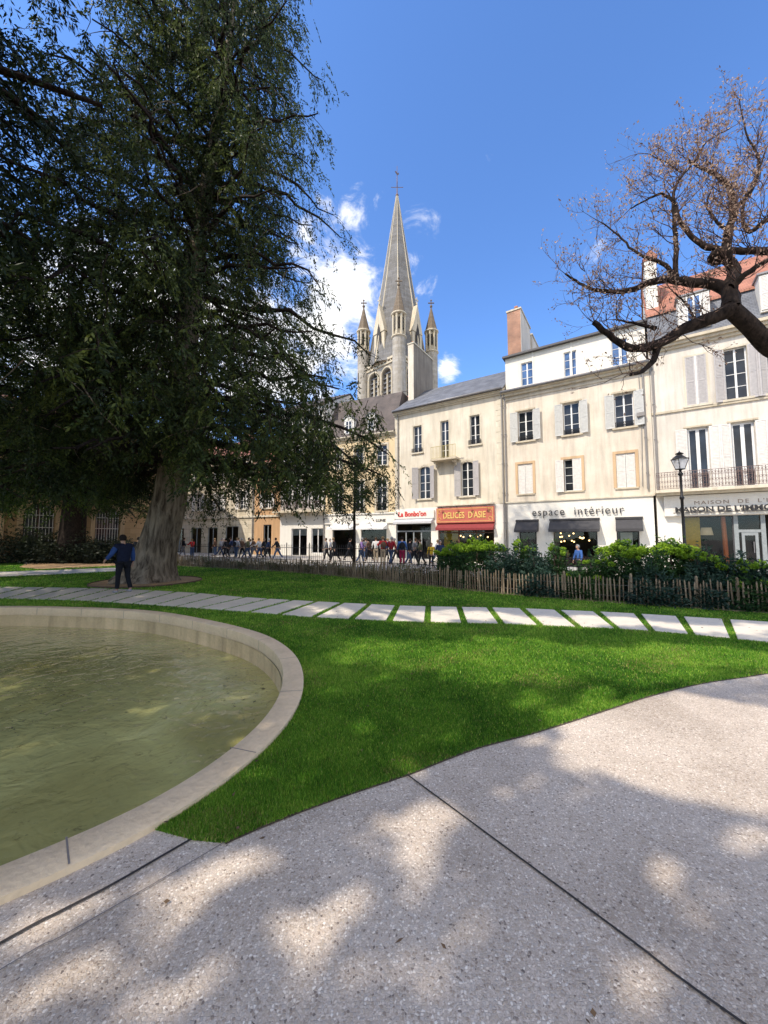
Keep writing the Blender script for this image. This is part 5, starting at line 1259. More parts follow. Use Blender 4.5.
# low tiled house roof between the yellow house and the tower
def back_house():
    f = Fac('rear_house', Vector((-3.0, 45.5)), Vector((6.5, 41.0)), 'small red tiled roof showing between the church tower and the yellow house', 'building'); W = f.len
    z1 = f.px(398, 393, 0)[1]; mb = MB(); wall(mb, 0, W, GZ, z1-1.6, []); mb.build('wall', M['cream2'], f.root); body(f, 0, W, z1-1.6, 6, 'cream2')
    roof_pitch(f, -.2, W+.2, z1-1.8, z1+.8, -.3, 3.2, 'tile')
back_house()

# ================================================================== vegetation
def world_px(V):
    """picture position of points (used to keep the crowns of trees standing beside the camera out of its way)"""
    cp, sp = math.cos(PITCH), math.sin(PITCH); x = V[:, 0]; y = V[:, 1]; z = V[:, 2]-CAMH
    dep = y*cp+z*sp; upv = -y*sp+z*cp; ok = dep > .05; dd = np.where(ok, dep, 1)
    return np.where(ok, 384+FPX*x/dd, -9999), np.where(ok, 512-FPX*upv/dd, -9999), ok
def leaf_quads(C, A, Ln, Wd, Nn=None):
    """C centres, A axis (unit), Ln length, Wd width -> vertices of pointed quads"""
    n = len(C)
    if Nn is None:
        Nn = rng.normal(size=(n, 3))
    S = np.cross(A, Nn); S /= np.linalg.norm(S, axis=1, keepdims=True)+1e-9
    V = np.zeros((n, 4, 3)); L2 = Ln[:, None]/2; W2 = Wd[:, None]/2
    V[:, 0] = C-A*L2; V[:, 1] = C+S*W2-A*L2*.1; V[:, 2] = C+A*L2; V[:, 3] = C-S*W2-A*L2*.1
    return V.reshape(-1, 3)
def unit(A): return A/(np.linalg.norm(A, axis=-1, keepdims=True)+1e-9)
def sprays(P, Dv, per=10, L=.5, ll=.13, lw=.035, droop=.5, tone=None):
    """P anchors, Dv directions; each spray carries leaflets along a drooping axis, two-sided"""
    n = len(P); D = unit(Dv); t = rng.uniform(.05, 1, (n, per)); Ls = L*rng.uniform(.6, 1.3, (n, 1))
    side = np.cross(D, np.array([0, 0, 1.0])+rng.normal(0, .35, (n, 3))); side = unit(side)
    sgn = rng.choice([-1, 1], (n, per)); off = rng.uniform(.2, 1, (n, per))*ll*.9
    C = P[:, None, :]+D[:, None, :]*(t*Ls)[..., None]; C[:, :, 2] -= droop*(t*Ls)**1.6
    A = D[:, None, :]*.8+side[:, None, :]*sgn[..., None]*.75; A[:, :, 2] -= droop*t*1.1; A += rng.normal(0, .22, A.shape); A = unit(A)
    C = C+side[:, None, :]*(sgn*off)[..., None]
    C = C.reshape(-1, 3); A = A.reshape(-1, 3); k = len(C)
    V = leaf_quads(C, A, ll*rng.uniform(.6, 1.3, k), lw*rng.uniform(.6, 1.4, k))
    tn = np.clip(rng.normal(.45, .2, n), 0, 1) if tone is None else tone
    T = np.repeat(np.clip(np.repeat(tn, per)+rng.normal(0, .1, k), 0, 1), 4)
    return V, T
def leafmesh(name, Vs, Ts, mat, parent):
    V = np.concatenate(Vs); T = np.concatenate(Ts)
    return np_mesh(name, V, np.arange(len(V)).reshape(-1, 4), M[mat], parent, T)
def bez(a, b, c, n=8):
    return [a*(1-t)**2+b*2*t*(1-t)+c*t*t for t in np.linspace(0, 1, n)]

# ---------- the big conifer
def fluted_trunk(mb, pts, rad, n=28, amp=.10, seed=1):
    r = random.Random(seed); ph = [r.uniform(0, 6.28) for _ in range(4)]; am = [amp*r.uniform(.5, 1) for _ in range(4)]
    K = len(pts)
    def shp(i, a):
        t = i/(K-1); f = (1-t)**2
        return 1+(am[0]*math.sin(5*a+ph[0])+am[1]*math.sin(8*a+ph[1]+t)+.5*am[2]*math.sin(13*a+ph[2]))*(.35+.65*f)
    mb.tube(pts, rad, n, True, shp)
def big_conifer():
    base = Vector((TC.x-.05, TC.y+.1, 0)); root = empty('conifer_tree', base)
    tag(root, 'huge dark conifer with drooping boughs and fluted grey trunk in the gravel circle', 'tree')
    def cl(z): return Vector((.25*smooth(z/4)+.09*z+.15*math.sin(z*.35), .05*math.sin(z*.5), z))
    zs = [-.1, .15, .4, .8, 1.4, 2.2, 3.2, 5, 8, 12, 16, 20, 23.5, 25.5, 27]; rs = [1.25, 1.04, .88, .75, .66, .61, .58, .53, .48, .38, .29, .20, .12, .07, .03]
    mb = MB(); fluted_trunk(mb, [cl(z) for z in zs], rs); tk = mb.build('trunk', M['bark'], root, True)
    lb = MB(); Vs = []; Ts = []
    R = random.Random(5); P = []; Dd = []; 
    def reach(z, az):
        lump = 1+.16*math.sin(z*1.1+az*2)+.10*math.sin(z*2.7+az*3)
        # longer near the bottom, long on the right towards the church; fuller on the left
        r = 7.4*(1-z/29)**.36
        right = max(0, math.cos(az)); 
        if z < 10: r *= 1.0+.28*right*smooth((10-z)/4)
        if z > 12: r *= 1-.16*right
        return r*lump*R.uniform(.72, 1.06)
    n = 210
    for i in range(n):
        z = 4.3+(26.6-4.3)*((i+.5)/n)**1.1; az = i*2.399963+R.uniform(-.3, .3)
        rr = reach(z, az)
        if math.sin(az) < -.5 and z < 9: rr *= .8
        if R.random() < .07: rr *= 1.18
        st = cl(z); d = Vector((math.cos(az), math.sin(az), 0)); droop = R.uniform(.12, .34)*(1 if z < 14 else .6)
        rr = min(rr, 8.3); mid = st+d*rr*.55+Vector((0, 0, rr*R.uniform(-.02, .10))); end = st+d*rr+Vector((0, 0, -rr*droop))
        if z < 7.5: end.z = max(end.z, 3.0+R.uniform(0, 1.2))
        pts = bez(st, mid, end, 9); pts = [p+Vector((R.uniform(-1, 1), R.uniform(-1, 1), R.uniform(-1, 1)))*(.035*rr*min(k, 4)/4) for k, p in enumerate(pts)]; r0 = .02+.015*rr
        lb.tube(pts, [r0*(1-k/9.5)+.006 for k in range(9)], 6, False)
        # branchlets
        m = int(rr*4.4)+3
        for j in range(m):
            t = R.uniform(.18, 1.0); k = min(7, int(t*8)); a = pts[k].lerp(pts[k+1], t*8-k)
            sd = Vector((-d.y, d.x, 0))*R.choice((-1, 1)); bl = R.uniform(.5, 1.5)*(1.15-.5*t)*(.7+rr*.07)
            dv = (d*R.uniform(.2, .9)+sd*R.uniform(.3, 1)+Vector((0, 0, R.uniform(-.55, .15)))).normalized()
            e = a+dv*bl+Vector((0, 0, -.35*bl)); q = bez(a, a+dv*bl*.55, e, 4)
            if R.random() < .5: lb.tube(q, [.016, .012, .008, .004], 3, False)
            for s in range(int(2+bl*3.2)):
                tt = R.uniform(.1, 1); kk = min(2, int(tt*3)); b = q[kk].lerp(q[kk+1], tt*3-kk)
                w = dv*.35+Vector((R.uniform(-.6, .6), R.uniform(-.6, .6), R.uniform(-1.25, -.15)))
                P.append(tuple(b+Vector((R.uniform(-.25, .25), R.uniform(-.25, .25), R.uniform(-.55, .4))))); Dd.append(tuple(w))
    P = np.array(P); Dd = np.array(Dd)
    az_ = np.arctan2(P[:, 1], P[:, 0]); q = .6*np.sin(P[:, 0]*1.3+.9*np.sin(P[:, 2]*.8)+1)*np.sin(P[:, 2]*1.05+.8*np.sin(P[:, 0]*.9)+P[:, 1]*.3)+.5*np.sin(az_*3+P[:, 2]*.55)
    low = (P[:, 2] < 9.5) & (P[:, 0] > 1.0)
    k_ = (q > -.27-.16*(P[:, 0] < 0)*(P[:, 2] < 12)+.30*rng.normal(0, .5, len(P))) & ~(low & (rng.uniform(0, 1, len(P)) < .5)); P = P[k_]; Dd = Dd[k_]; print('sprays', len(P))
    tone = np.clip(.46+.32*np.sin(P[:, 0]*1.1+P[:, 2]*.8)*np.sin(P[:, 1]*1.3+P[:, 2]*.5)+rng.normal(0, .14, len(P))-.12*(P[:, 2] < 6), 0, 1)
    V, T = sprays(P, Dd, 26, .66, .12, .044, .6, tone); Vs.append(V); Ts.append(T)
    # long hanging curtains low on the right
    P2 = []; D2 = []
    for i in range(400):
        az = R.uniform(-1.25, .5); r = R.uniform(3.5, 9.0); z = R.uniform(4.8, 7.8)-r*.12+ (1.0 if r < 6 else 0)
        if i > 330: az = R.uniform(-2.4, -.6); r = R.uniform(1.6, 4.6); z = R.uniform(5.5, 10.5)
        elif i > 270: az = R.uniform(-1.2, .2); r = R.uniform(4, 8.6); z = R.uniform(5.2, 8.4)-r*.12
        elif i > 62: az = R.uniform(-3.3, .4); z = R.uniform(5.5, 22); r = R.uniform(.45, 1.0)*reach(z, az)*(1-.1*(z > 15)); z -= r*.15
        st = Vector((r*math.cos(az)+.6, r*math.sin(az), z)); ln = R.uniform(1.0, 3.3); k = 6
        ln = min(ln, z-(4.1 if 62 < i <= 270 or i > 330 or math.cos(az) < .5 else 3.0))
        if ln < .3: continue
        q = [st+Vector((R.uniform(-.12, .12)*j, R.uniform(-.12, .12)*j, -ln*j/k)) for j in range(k+1)]
        lb.tube(q, [.014-.0016*j for j in range(k+1)], 3, False)
        for s in range(int(ln*8)):
            j = R.randrange(k); b = q[j].lerp(q[j+1], R.random()); P2.append(tuple(b)); D2.append((R.uniform(-1, 1), R.uniform(-1, 1), R.uniform(-1.2, -.1)))
    V, T = sprays(np.array(P2), np.array(D2), 22, .42, .12, .042, .6); Vs.append(V); Ts.append(T)
    # a few bare grey twigs and hanging strands
    tw = MB()
    for i in range(110):
        z = R.uniform(5, 22); az = R.uniform(-2.6, .2); r = R.uniform(.6, 6.0)*(1-z/40); a = cl(z)+Vector((r*math.cos(az), r*math.sin(az), 0))
        l = R.uniform(.8, 2.6); q = [a]
        dv = Vector((R.uniform(-1, 1), R.uniform(-.6, .2), R.uniform(-.9, .3))).normalized()
        for j in range(5): dv = (dv+Vector((R.uniform(-.4, .4), R.uniform(-.3, .3), R.uniform(-.5, .1)))).normalized(); q.append(q[-1]+dv*l/5)
        tw.tube(q, [.022, .018, .014, .01, .007, .004], 4, False)
    tw.build('bare_twigs', M['bark'], root)
    lb.build('limbs', M['bark_dark'], root, True)
    leafmesh('crown', Vs, Ts, 'leaf_con', root)
big_conifer()

def crown_tree(base, h, trunk_r, crown, label, name='conifer_tree', mat='leaf_con2', nl=110, zlo=4.0, seed=3, reachf=None, lean=(0, 0), per=13, spray=(.55, .16, .045), group=None, bark='bark_dark', den=3.2, cull=None, droop=.5):
    root = empty(name, base); tag(root, label, 'tree', group); R = random.Random(seed)
    def cl(z): return Vector((lean[0]*z/h+.2*math.sin(z*.3+seed), lean[1]*z/h+.2*math.sin(z*.4), z))
    zs = [-.1, .3, .8, 2, 4, h*.3, h*.5, h*.7, h*.85, h]; rs = [trunk_r*q for q in (1.4, 1.15, 1.02, .95, .88, .75, .55, .33, .18, .04)]
    mb = MB(); fluted_trunk(mb, [cl(z) for z in zs], rs, 20, .07, seed); mb.build('trunk', M['bark' if bark == 'bark' else bark], root, True)
    lb = MB(); P = []; Dd = []
    for i in range(nl):
        z = zlo+(h-.6-zlo)*((i+.5)/nl); az = i*2.399963+R.uniform(-.3, .3)
        rr = (reachf(z, az) if reachf else crown*(1-(z-zlo)/(h-zlo+2))**.6)*R.uniform(.7, 1.08)
        st = cl(z); d = Vector((math.cos(az), math.sin(az), 0))
        end = st+d*rr+Vector((0, 0, -rr*R.uniform(.05, .3))); mid = st+d*rr*.5+Vector((0, 0, rr*R.uniform(0, .15)))
        pts = bez(st, mid, end, 7)
        if cull:
            px, py, ok = world_px(np.array([tuple(p+Vector(base)) for p in pts]))
            if any(cull(x, y, o) for x, y, o in zip(px, py, ok)): lim = next(k for k, (x, y, o) in enumerate(zip(px, py, ok)) if cull(x, y, o)); pts = pts[:lim]
            if len(pts) < 2: continue
        K = len(pts); lb.tube(pts, [(.03+.02*rr)*(1-k/(K+.5))+.006 for k in range(K)], 5, False)
        for j in range(int(rr*den)+2):
            t = R.uniform(.15, 1)*(K-1.001); k = int(t); a = pts[k].lerp(pts[k+1], t-k); sd = Vector((-d.y, d.x, 0))*R.choice((-1, 1)); bl = R.uniform(.5, 1.5)
            dv = (d*R.uniform(.2, .9)+sd*R.uniform(.3, 1)+Vector((0, 0, R.uniform(-.4, .3)))).normalized(); e = a+dv*bl+Vector((0, 0, -.25*bl))
            if R.random() < .4: lb.tube([a, e], [.014, .005], 3, False)
            for s in range(int(2+bl*3)):
                P.append(tuple(a.lerp(e, R.random())+Vector((R.uniform(-.2, .2), R.uniform(-.2, .2), R.uniform(-.2, .2))))); Dd.append(tuple(dv*.5+Vector((R.uniform(-.8, .8), R.uniform(-.8, .8), R.uniform(-.9, .2)))))
    P = np.array(P); Dd = np.array(Dd)
    if cull:
        px, py, ok = world_px(P+np.array(base)); k = np.array([not cull(x, y, o, 14) for x, y, o in zip(px, py, ok)]); P = P[k]; Dd = Dd[k]
        W_ = P+np.array(base); t_ = W_[:, 2]/SUN.z; k = ~lit_mask(W_[:, 0]-SUN.x*t_, W_[:, 1]-SUN.y*t_); P = P[k]; Dd = Dd[k]
    tone = np.clip(.42+.3*np.sin(P[:, 0]*.9+P[:, 2]*.7)*np.sin(P[:, 1]*1.1+P[:, 2]*.6)+rng.normal(0, .15, len(P)), 0, 1)
    V, T = sprays(P, Dd, per, spray[0], spray[1], spray[2], droop, tone)
    lb.build('limbs', M['bark_dark'], root, True); leafmesh('crown', [V], [T], mat, root); print(label, len(V)//4)
    return root
LIT = []          # patches of ground the sun reaches, (centre x, centre y, half width, half depth, angle)
def lit_px(px, py, rx, ry):
    c = gp(px, py); a = gp(px+rx, py); b = gp(px, py-ry); LIT.append((c.x, c.y, abs(a.x-c.x)*(1.5 if py > 800 else 1.3), abs(b.y-c.y)*(1.5 if py > 800 else 1.3)))
for q in ((325,925,26,22),(243,872,24,14),(185,893,38,13),(262,905,0,0),(60,905,40,10),(28,935,26,10),(130,932,26,12),(95,985,42,18),(170,985,30,14),(655,740,80,34),(720,722,70,24),(745,775,40,26),(690,790,36,16),
          (640,985,34,13),(600,965,20,8),(655,870,22,9),(420,820,26,10),(430,852,22,13),(395,880,14,8),(440,975,22,13),(450,930,12,8),(515,940,10,6),(760,842,18,8),(560,1000,18,9),(372,850,12,7),(590,745,14,5),(480,880,9,5),(700,905,12,6),(10,980,20,12),(300,975,16,9),(230,950,14,8),(375,985,14,9)):
    if q[2]: lit_px(*q)
for k in range(26):
    lit_px(rng.uniform(215, 610), rng.uniform(672, 800), rng.uniform(5, 16), rng.uniform(2.5, 7))
LITPOLY = [[gp(*p).xy for p in poly] for poly in (
    [(318,640),(420,636),(520,640),(640,645),(768,652),(900,660),(900,690),(768,672),(700,676),(640,684),(590,694),(530,690),(475,684),(440,668),(390,668),(350,676),(312,668)],
    [(300,604),(900,632),(900,640),(300,618)])]
def lit_mask(X, Y):
    X0, Y0 = X, Y; X = X+.10*np.sin(Y*9+X*4); Y = Y+.06*np.sin(X0*11+Y*3)
    m = np.zeros(X.shape, bool)
    for x, y, a, b in LIT: m |= ((X-x)/a)**2+((Y-y)/b)**2 < 1
    X = X0+rng.normal(0, .16, X.shape)+.25*np.sin(Y0*2.7+1); Y = Y0+rng.normal(0, .10, Y.shape)+.22*np.sin(X0*2.3)+.08*np.sin(X0*7)
    for p in LITPOLY: m |= pip(X, Y, [(q.x, q.y) for q in p])
    pond = pip(X, Y, [(q.x, q.y) for q in RIM]) & (Y > 2.6); m |= pond & (np.sin(X*2.9+1)*np.sin(Y*3.1+X*.7) > .80)
    return m
# second evergreen behind, in front of the mansion
b2 = gp(72, 562.5)
crown_tree((b2.x, b2.y, 0), 19, .78, 8.0, 'dark evergreen with grey trunk standing before the ochre mansion', seed=4, nl=120, zlo=4.2, den=3.0, mat='leaf_con')
# yellow-green evergreen between them, nearer
crown_tree((-17.6, 14.8, 0), 17, .34, 6.2, 'bushy yellow-green yew left of the big conifer', name='yew_tree', seed=9, nl=120, zlo=3.6, den=3.4, mat='leaf_con2', per=14)
# tree at the far left, its boughs darken the top-left corner
def cull_c(x, y, ok, m=0): 
    if not ok: return False
    return (-8 < x < 776 and -8 < y < 1032) and not (y+m < 285-1.6*max(0, x-10)+60*math.sin(x*.09) and x < 128)
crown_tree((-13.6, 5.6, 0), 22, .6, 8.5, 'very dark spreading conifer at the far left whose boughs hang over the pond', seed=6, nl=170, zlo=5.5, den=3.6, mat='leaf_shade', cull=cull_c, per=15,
           reachf=lambda z, az: 8.6*(1-abs(z-11)/19)**.8)

# ---------- shade trees beside and behind the viewpoint
def shade_tree(base, h, crowns, n, label, seed, leaf=.13, band=None):
    root = empty('broadleaf_tree', base); tag(root, label, 'tree'); R = random.Random(seed); B = Vector(base)
    mb = MB(); mb.tube([(0, 0, -.1), (.05, 0, 1), (.1, .1, 3), (.2, .1, h*.45)], [.5, .4, .34, .28], 14); mb.build('trunk', M['bark_dark'], root, True)
    lb = MB(); C = []
    for cx, cy, cz, rx, ry, rz, w in crowns:
        m = int(n*w)
        u = unit(rng.normal(size=(m, 3)))*(rng.uniform(0, 1, (m, 1))**.4); C.append(np.array([cx, cy, cz])+u*np.array([rx, ry, rz]))
        for k in range(9):
            e = Vector((cx, cy, cz))-B+Vector((R.uniform(-.8, .8)*rx, R.uniform(-.8, .8)*ry, R.uniform(-.6, .7)*rz)); s = Vector((.2, .1, h*.42))
            pts = bez(s, s.lerp(e, .5)+Vector((0, 0, 1.5)), e, 7)
            px, py, ok = world_px(np.array([tuple(p+B) for p in pts]))
            if any(o and -15 < x < 783 and -15 < y < 1040 for x, y, o in zip(px, py, ok)): continue
            W_ = np.array([tuple(p+B) for p in pts[2:]]); t_ = W_[:, 2]/SUN.z
            if lit_mask(W_[:, 0]-SUN.x*t_, W_[:, 1]-SUN.y*t_).any(): continue
            lb.tube(pts, [.10-.013*j for j in range(7)], 6, False)
    C = np.concatenate(C)
    # clump the leaves
    f = np.sin(C[:, 0]*1.9+seed)*np.sin(C[:, 1]*2.1)*np.sin(C[:, 2]*1.7+1); keep = f > -.32
    C = C[keep]
    t = C[:, 2]/SUN.z; GX = C[:, 0]-SUN.x*t; GY = C[:, 1]-SUN.y*t
    C = C[~lit_mask(GX, GY)]
    px, py, ok = world_px(C); C = C[~(ok & (px > -18) & (px < 786) & (py > -18) & (py < 1042))]
    k = len(C); A = unit(rng.normal(size=(k, 3))); V = leaf_quads(C-np.array(base), A, leaf*rng.uniform(.7, 1.4, k), leaf*.6*rng.uniform(.7, 1.4, k))
    lb.build('limbs', M['bark_dark'], root, True); leafmesh('crown', [V], [np.repeat(rng.uniform(0, 1, k), 4)], 'leaf_shade', root); print(label, k)
shade_tree((-9.5, -4.5, 0), 15, [(-7.5, -1.8, 9.5, 6.0, 4.5, 3.2, .55), (-10, -5, 11, 5, 5, 3.5, .25), (-4.5, -4.5, 9, 4.5, 4, 2.6, .2)], 150000, 'broad leafy tree behind the viewpoint that shades the paving', 21)
shade_tree((-14.5, .2, 0), 17, [(-8.5, 2.8, 11.5, 6.5, 3.4, 3.4, .6), (-4.5, 2.2, 13.5, 5.0, 2.6, 2.6, .4)], 110000, 'tall leafy tree left of the viewpoint that shades the lawn', 22)

# ---------- bare old tree at the right with its great limbs
def bare_tree():
    root = empty('bare_tree', (8.8, 6.4, 0)); tag(root, 'old bare tree with black crooked limbs and russet buds reaching in from the right edge', 'tree'); B = Vector((8.8, 6.4, 0)); R = random.Random(12)
    K = lambda zx, zy, Y: at(520+zx/3.097, 80+zy/3.097, Y)-B
    limbs = []
    def limb(pts, r0, r1, Y0, Y1):
        n = len(pts); P = [K(x, y, Y0+(Y1-Y0)*i/(n-1)) for i, (x, y) in enumerate(pts)]; P = catmull(P, 4); m = len(P)
        P = [p+Vector((R.uniform(-1, 1), R.uniform(-1, 1), R.uniform(-1, 1)))*.010*(0 < i < m-1) for i, p in enumerate(P)]; rr = [.8*(r0+(r1-r0)*(i/(m-1))**.75)*(1+R.uniform(-.06, .07)) for i in range(m)]; limbs.append((P, rr)); return P
    fork = K(655, 710, 6.0)
    main = catmull([Vector((0, 0, -.1)), Vector((-.05, 0, 1.2)), Vector((-.1, 0, 2.6)), K(860, 900, 6.3), K(768, 822, 6.2), K(715, 765, 6.1), fork], 5)
    mr = [.29-.165*(i/(len(main)-1))**.22 for i in range(len(main))]
    mb = MB(); fluted_trunk(mb, main, mr, 16, .05, 3); mb.build('trunk', M['bark_dark'], root, True)
    limb([(655, 710), (600, 735), (520, 765), (430, 815), (350, 832), (290, 800), (228, 750)], .17, .055, 6.0, 6.6)
    limb([(430, 815), (412, 868), (380, 900), (342, 913)], .09, .03, 6.4, 6.1)
    limb([(650, 705), (655, 665), (600, 632), (520, 625), (460, 618), (400, 628), (340, 652), (280, 655), (225, 648), (185, 628), (140, 600)], .15, .02, 6.0, 7.4)
    limb([(655, 710), (650, 640), (665, 590), (640, 545), (645, 470), (662, 400), (645, 330), (600, 290), (560, 272), (520, 250)], .17, .02, 6.0, 7.2)
    limb([(900, 560), (768, 530), (690, 530), (600, 522), (545, 498), (495, 438), (476, 380), (440, 352), (390, 372), (340, 400)], .10, .015, 6.0, 7.0)
    limb([(482, 610), (482, 500), (478, 420), (476, 350), (500, 300), (545, 245), (580, 190), (650, 150)], .06, .012, 6.5, 7.0)
    limb([(470, 612), (450, 572), (395, 550), (350, 528), (305, 482), (250, 440)], .06, .012, 6.6, 7.2)
    limb([(500, 285), (445, 252), (390, 228)], .025, .008, 6.8, 7.1)
    limb([(545, 765), (520, 700), (480, 660)], .03, .01, 6.3, 6.3)
    limb([(420, 770), (350, 752), (290, 742)], .05, .012, 6.4, 6.9)
    limb([(300, 745), (300, 690), (330, 640)], .02, .008, 6.8, 7.0)
    limb([(900, 480), (780, 430), (715, 470), (690, 430), (700, 360), (740, 280), (768, 200)], .07, .012, 6.0, 6.6)
    limb([(645, 470), (600, 430), (580, 380), (600, 320)], .04, .01, 6.4, 6.6)
    limb([(662, 400), (720, 340), (740, 250), (700, 160), (680, 60)], .05, .01, 6.4, 6.8)
    limb([(655, 640), (700, 600), (768, 560), (860, 520)], .08, .03, 6.0, 5.6)
    limb([(768, 822), (850, 700), (930, 560), (960, 380), (900, 200)], .22, .05, 6.2, 5.8)
    lm = MB()
    for P, rr in limbs: lm.tube(P, rr, 9, False)
    # knotted stub
    c = K(620, 545, 6.3); lm.ball(tuple(c), .17, 10, 7, (1.15, 1, .8)); 
    lm.build('limbs', M['bark_dark'], root, True)
    tw = MB(); LP = []; LD = []
    def twig(p, d, l, r, dep):
        q = [p]; n = 4
        for j in range(n):
            d = (d+Vector((R.uniform(-.35, .35), R.uniform(-.3, .3), R.uniform(-.25, .35)))).normalized(); q.append(q[-1]+d*l/n)
        tw.tube(q, [r*(1-.18*j) for j in range(n+1)], 3, False)
        if dep > 0:
            for k in range(R.choice((2, 3, 3, 4))):
                j = R.randrange(1, n+1); dd = (d+Vector((R.uniform(-.9, .9), R.uniform(-.6, .6), R.uniform(-.5, .9)))).normalized(); twig(q[j], dd, l*R.uniform(.45, .8), r*.62, dep-1)
        else:
            LP.append(tuple(q[-1])); LD.append(tuple(d))
            if R.random() < .6: LP.append(tuple(q[2])); LD.append(tuple(d))
    for P, rr in limbs:
        m = len(P); Lt = sum((P[i+1]-P[i]).length for i in range(m-1))
        for k in range(int(Lt*6.8)):
            t = R.uniform(.12, 1)*(m-1.001); i = int(t)
            if rr[i] > .14 and R.random() < .6: continue
            ax = (P[i+1]-P[i]).normalized(); d = (Vector((R.uniform(-1, .6), R.uniform(-.6, .6), R.uniform(-.25, 1)))+ax*.5).normalized()
            twig(P[i].lerp(P[i+1], t-i), d, R.uniform(.3, .75), max(.0045, min(.011, rr[i]*.35)), 2)
        twig(P[-1], (P[-1]-P[-2]).normalized(), .6, .008, 2)
    tw.build('twigs', M['twig'], root)
    LP = np.array(LP); LD = unit(np.array(LD)); n = len(LP); print('twig ends', n)
    C = np.repeat(LP, 4, 0)+rng.normal(0, .035, (n*4, 3)); A = unit(np.repeat(LD, 4, 0)+rng.normal(0, .6, (n*4, 3)))
    keep = rng.uniform(0, 1, n*4) < np.clip(.22+.13*(C[:, 2]-3), .12, .8); C = C[keep]; A = A[keep]; k = len(C)
    V = leaf_quads(C, A, rng.uniform(.03, .07, k), rng.uniform(.014, .035, k)); leafmesh('buds', [V], [np.repeat(rng.uniform(0, 1, k), 4)], 'leaf_dry', root)
bare_tree()

# ---------- slender street tree
def street_tree():
    p = gp(354, 568); base = Vector((p.x*.84, p.y*.84, 0)); base = at(354, 560, 17.5); base.z = 0
    root = empty('young_tree', base); tag(root, 'slender young street tree with sparse olive leaves before the yellow townhouse', 'tree'); R = random.Random(8)
    zt = at(354, 446, 17.5).z; mb = MB(); mb.tube([(0, 0, -.2), (.02, 0, 1.5), (0, .03, 3), (.03, 0, zt-1.5), (0, 0, zt)], [.08, .065, .055, .04, .01], 8); 
    mb.build('trunk', M['bark_dark'], root, True); br = MB(); P = []; D = []
    for i in range(46):
        z = R.uniform(2.4, zt); az = R.uniform(0, 6.28); l = R.uniform(.5, 1.25)*(1.15-.5*(z/zt)); d = Vector((math.cos(az), math.sin(az), R.uniform(.1, .7)))
        q = bez(Vector((0, 0, z)), Vector((0, 0, z))+d*l*.7, Vector((0, 0, z))+Vector((d.x*l, d.y*l, -.15*l)), 5); br.tube(q, [.014, .01, .008, .006, .003], 4, False)
        for s in range(16): b = q[R.randrange(1, 5)]; P.append(tuple(b+Vector((R.uniform(-.16, .16), R.uniform(-.16, .16), R.uniform(-.2, .1))))); D.append((R.uniform(-1, 1), R.uniform(-1, 1), R.uniform(-1, .2)))
    br.build('branches', M['bark_dark'], root); V, T = sprays(np.array(P), np.array(D), 4, .2, .11, .045, .4); leafmesh('crown', [V], [T], 'leaf_street', root)
street_tree()

# ---------- shrubs
def shrub(name, x, y, w, h, mat, label, group=None, n=900, leaf=(.10, .035), top=None, topn=0, stems=10, seed=0, cat='shrub', heads=None, upright=0.0, hollow=.45):
    z0 = zg(x, y); root = empty(name, (x, y, z0)); tag(root, label, cat, group); R = random.Random(seed)
    st = MB()
    for i in range(stems):
        a = R.uniform(0, 6.28); r = R.uniform(.1, .8)*w/2; e = Vector((r*math.cos(a), r*math.sin(a), h*R.uniform(.55, .95))); st.tube([(e.x*.2, e.y*.2, 0), tuple(e*.5+Vector((0, 0, .05))), tuple(e)], [.016, .012, .006], 4, False)
    st.build('stems', M['twig'], root)
    u = unit(rng.normal(size=(n, 3))); u[:, 2] = np.abs(u[:, 2]); rr = rng.uniform(hollow, 1, (n, 1))**.7
    lump = 1+.22*np.sin(u[:, :1]*5+seed)*np.sin(u[:, 1:2]*6+seed*2)+.14*np.sin(u[:, 2:]*9+u[:, :1]*7)
    C = u*rr*lump*np.array([w/2, w/2, h*.9]); C[:, 2] += .04
    A = unit(u*np.array([1, 1, .5])+rng.normal(0, .5, (n, 3))+np.array([0, 0, upright]))
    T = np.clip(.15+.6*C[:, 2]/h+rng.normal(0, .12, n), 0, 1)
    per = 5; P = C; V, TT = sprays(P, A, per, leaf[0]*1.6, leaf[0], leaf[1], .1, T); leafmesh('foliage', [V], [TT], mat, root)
    if top:
        Vs = []; Ts = []; hs = heads or topn; h0 = h*.8 if heads else 0
        for i in range(hs):
            a = R.uniform(0, 6.28); r = math.sqrt(R.random())*w*.46; zz_ = h*(.78+.28*R.random()*(1-r/(w*.6))); c = np.array([r*math.cos(a), r*math.sin(a), zz_]); hr = R.uniform(.06, .11)*(1.2 if heads else 1)
            m = 70; v = unit(rng.normal(size=(m, 3)))*hr*rng.uniform(.6, 1, (m, 1))*np.array([1, 1, .85]); Vs.append(leaf_quads(c+v, unit(v+rng.normal(0, .02, (m, 3))), np.full(m, .06), np.full(m, .04))); Ts.append(np.repeat(np.clip(.55+3*v[:, 2]+rng.normal(0, .1, m), 0, 1), 4))
            if heads: leafmesh('flower_head', [Vs.pop()], [Ts.pop()], top, root)
        if Vs: leafmesh('flower_heads', Vs, Ts, top, root)
    return root
def bedpt(px, off):
    """a point in the bed, off metres beyond the fence, in the direction of picture column px"""
    for a, b in zip(FENc, FENc[1:]):
        ra, rb_ = a.x/a.y, b.x/b.y; r = (px-384)/FPX
        if ra <= r <= rb_:
            t = (r-ra)/(rb_-ra); p = a.lerp(b, t); p = p*(1+off/p.length); return p.x, p.y
    p = FENc[-1]; return p.x, p.y
def hz(px, py, off):
    x, y = bedpt(px, off); return at(px, py, y).z-zg(x, y)
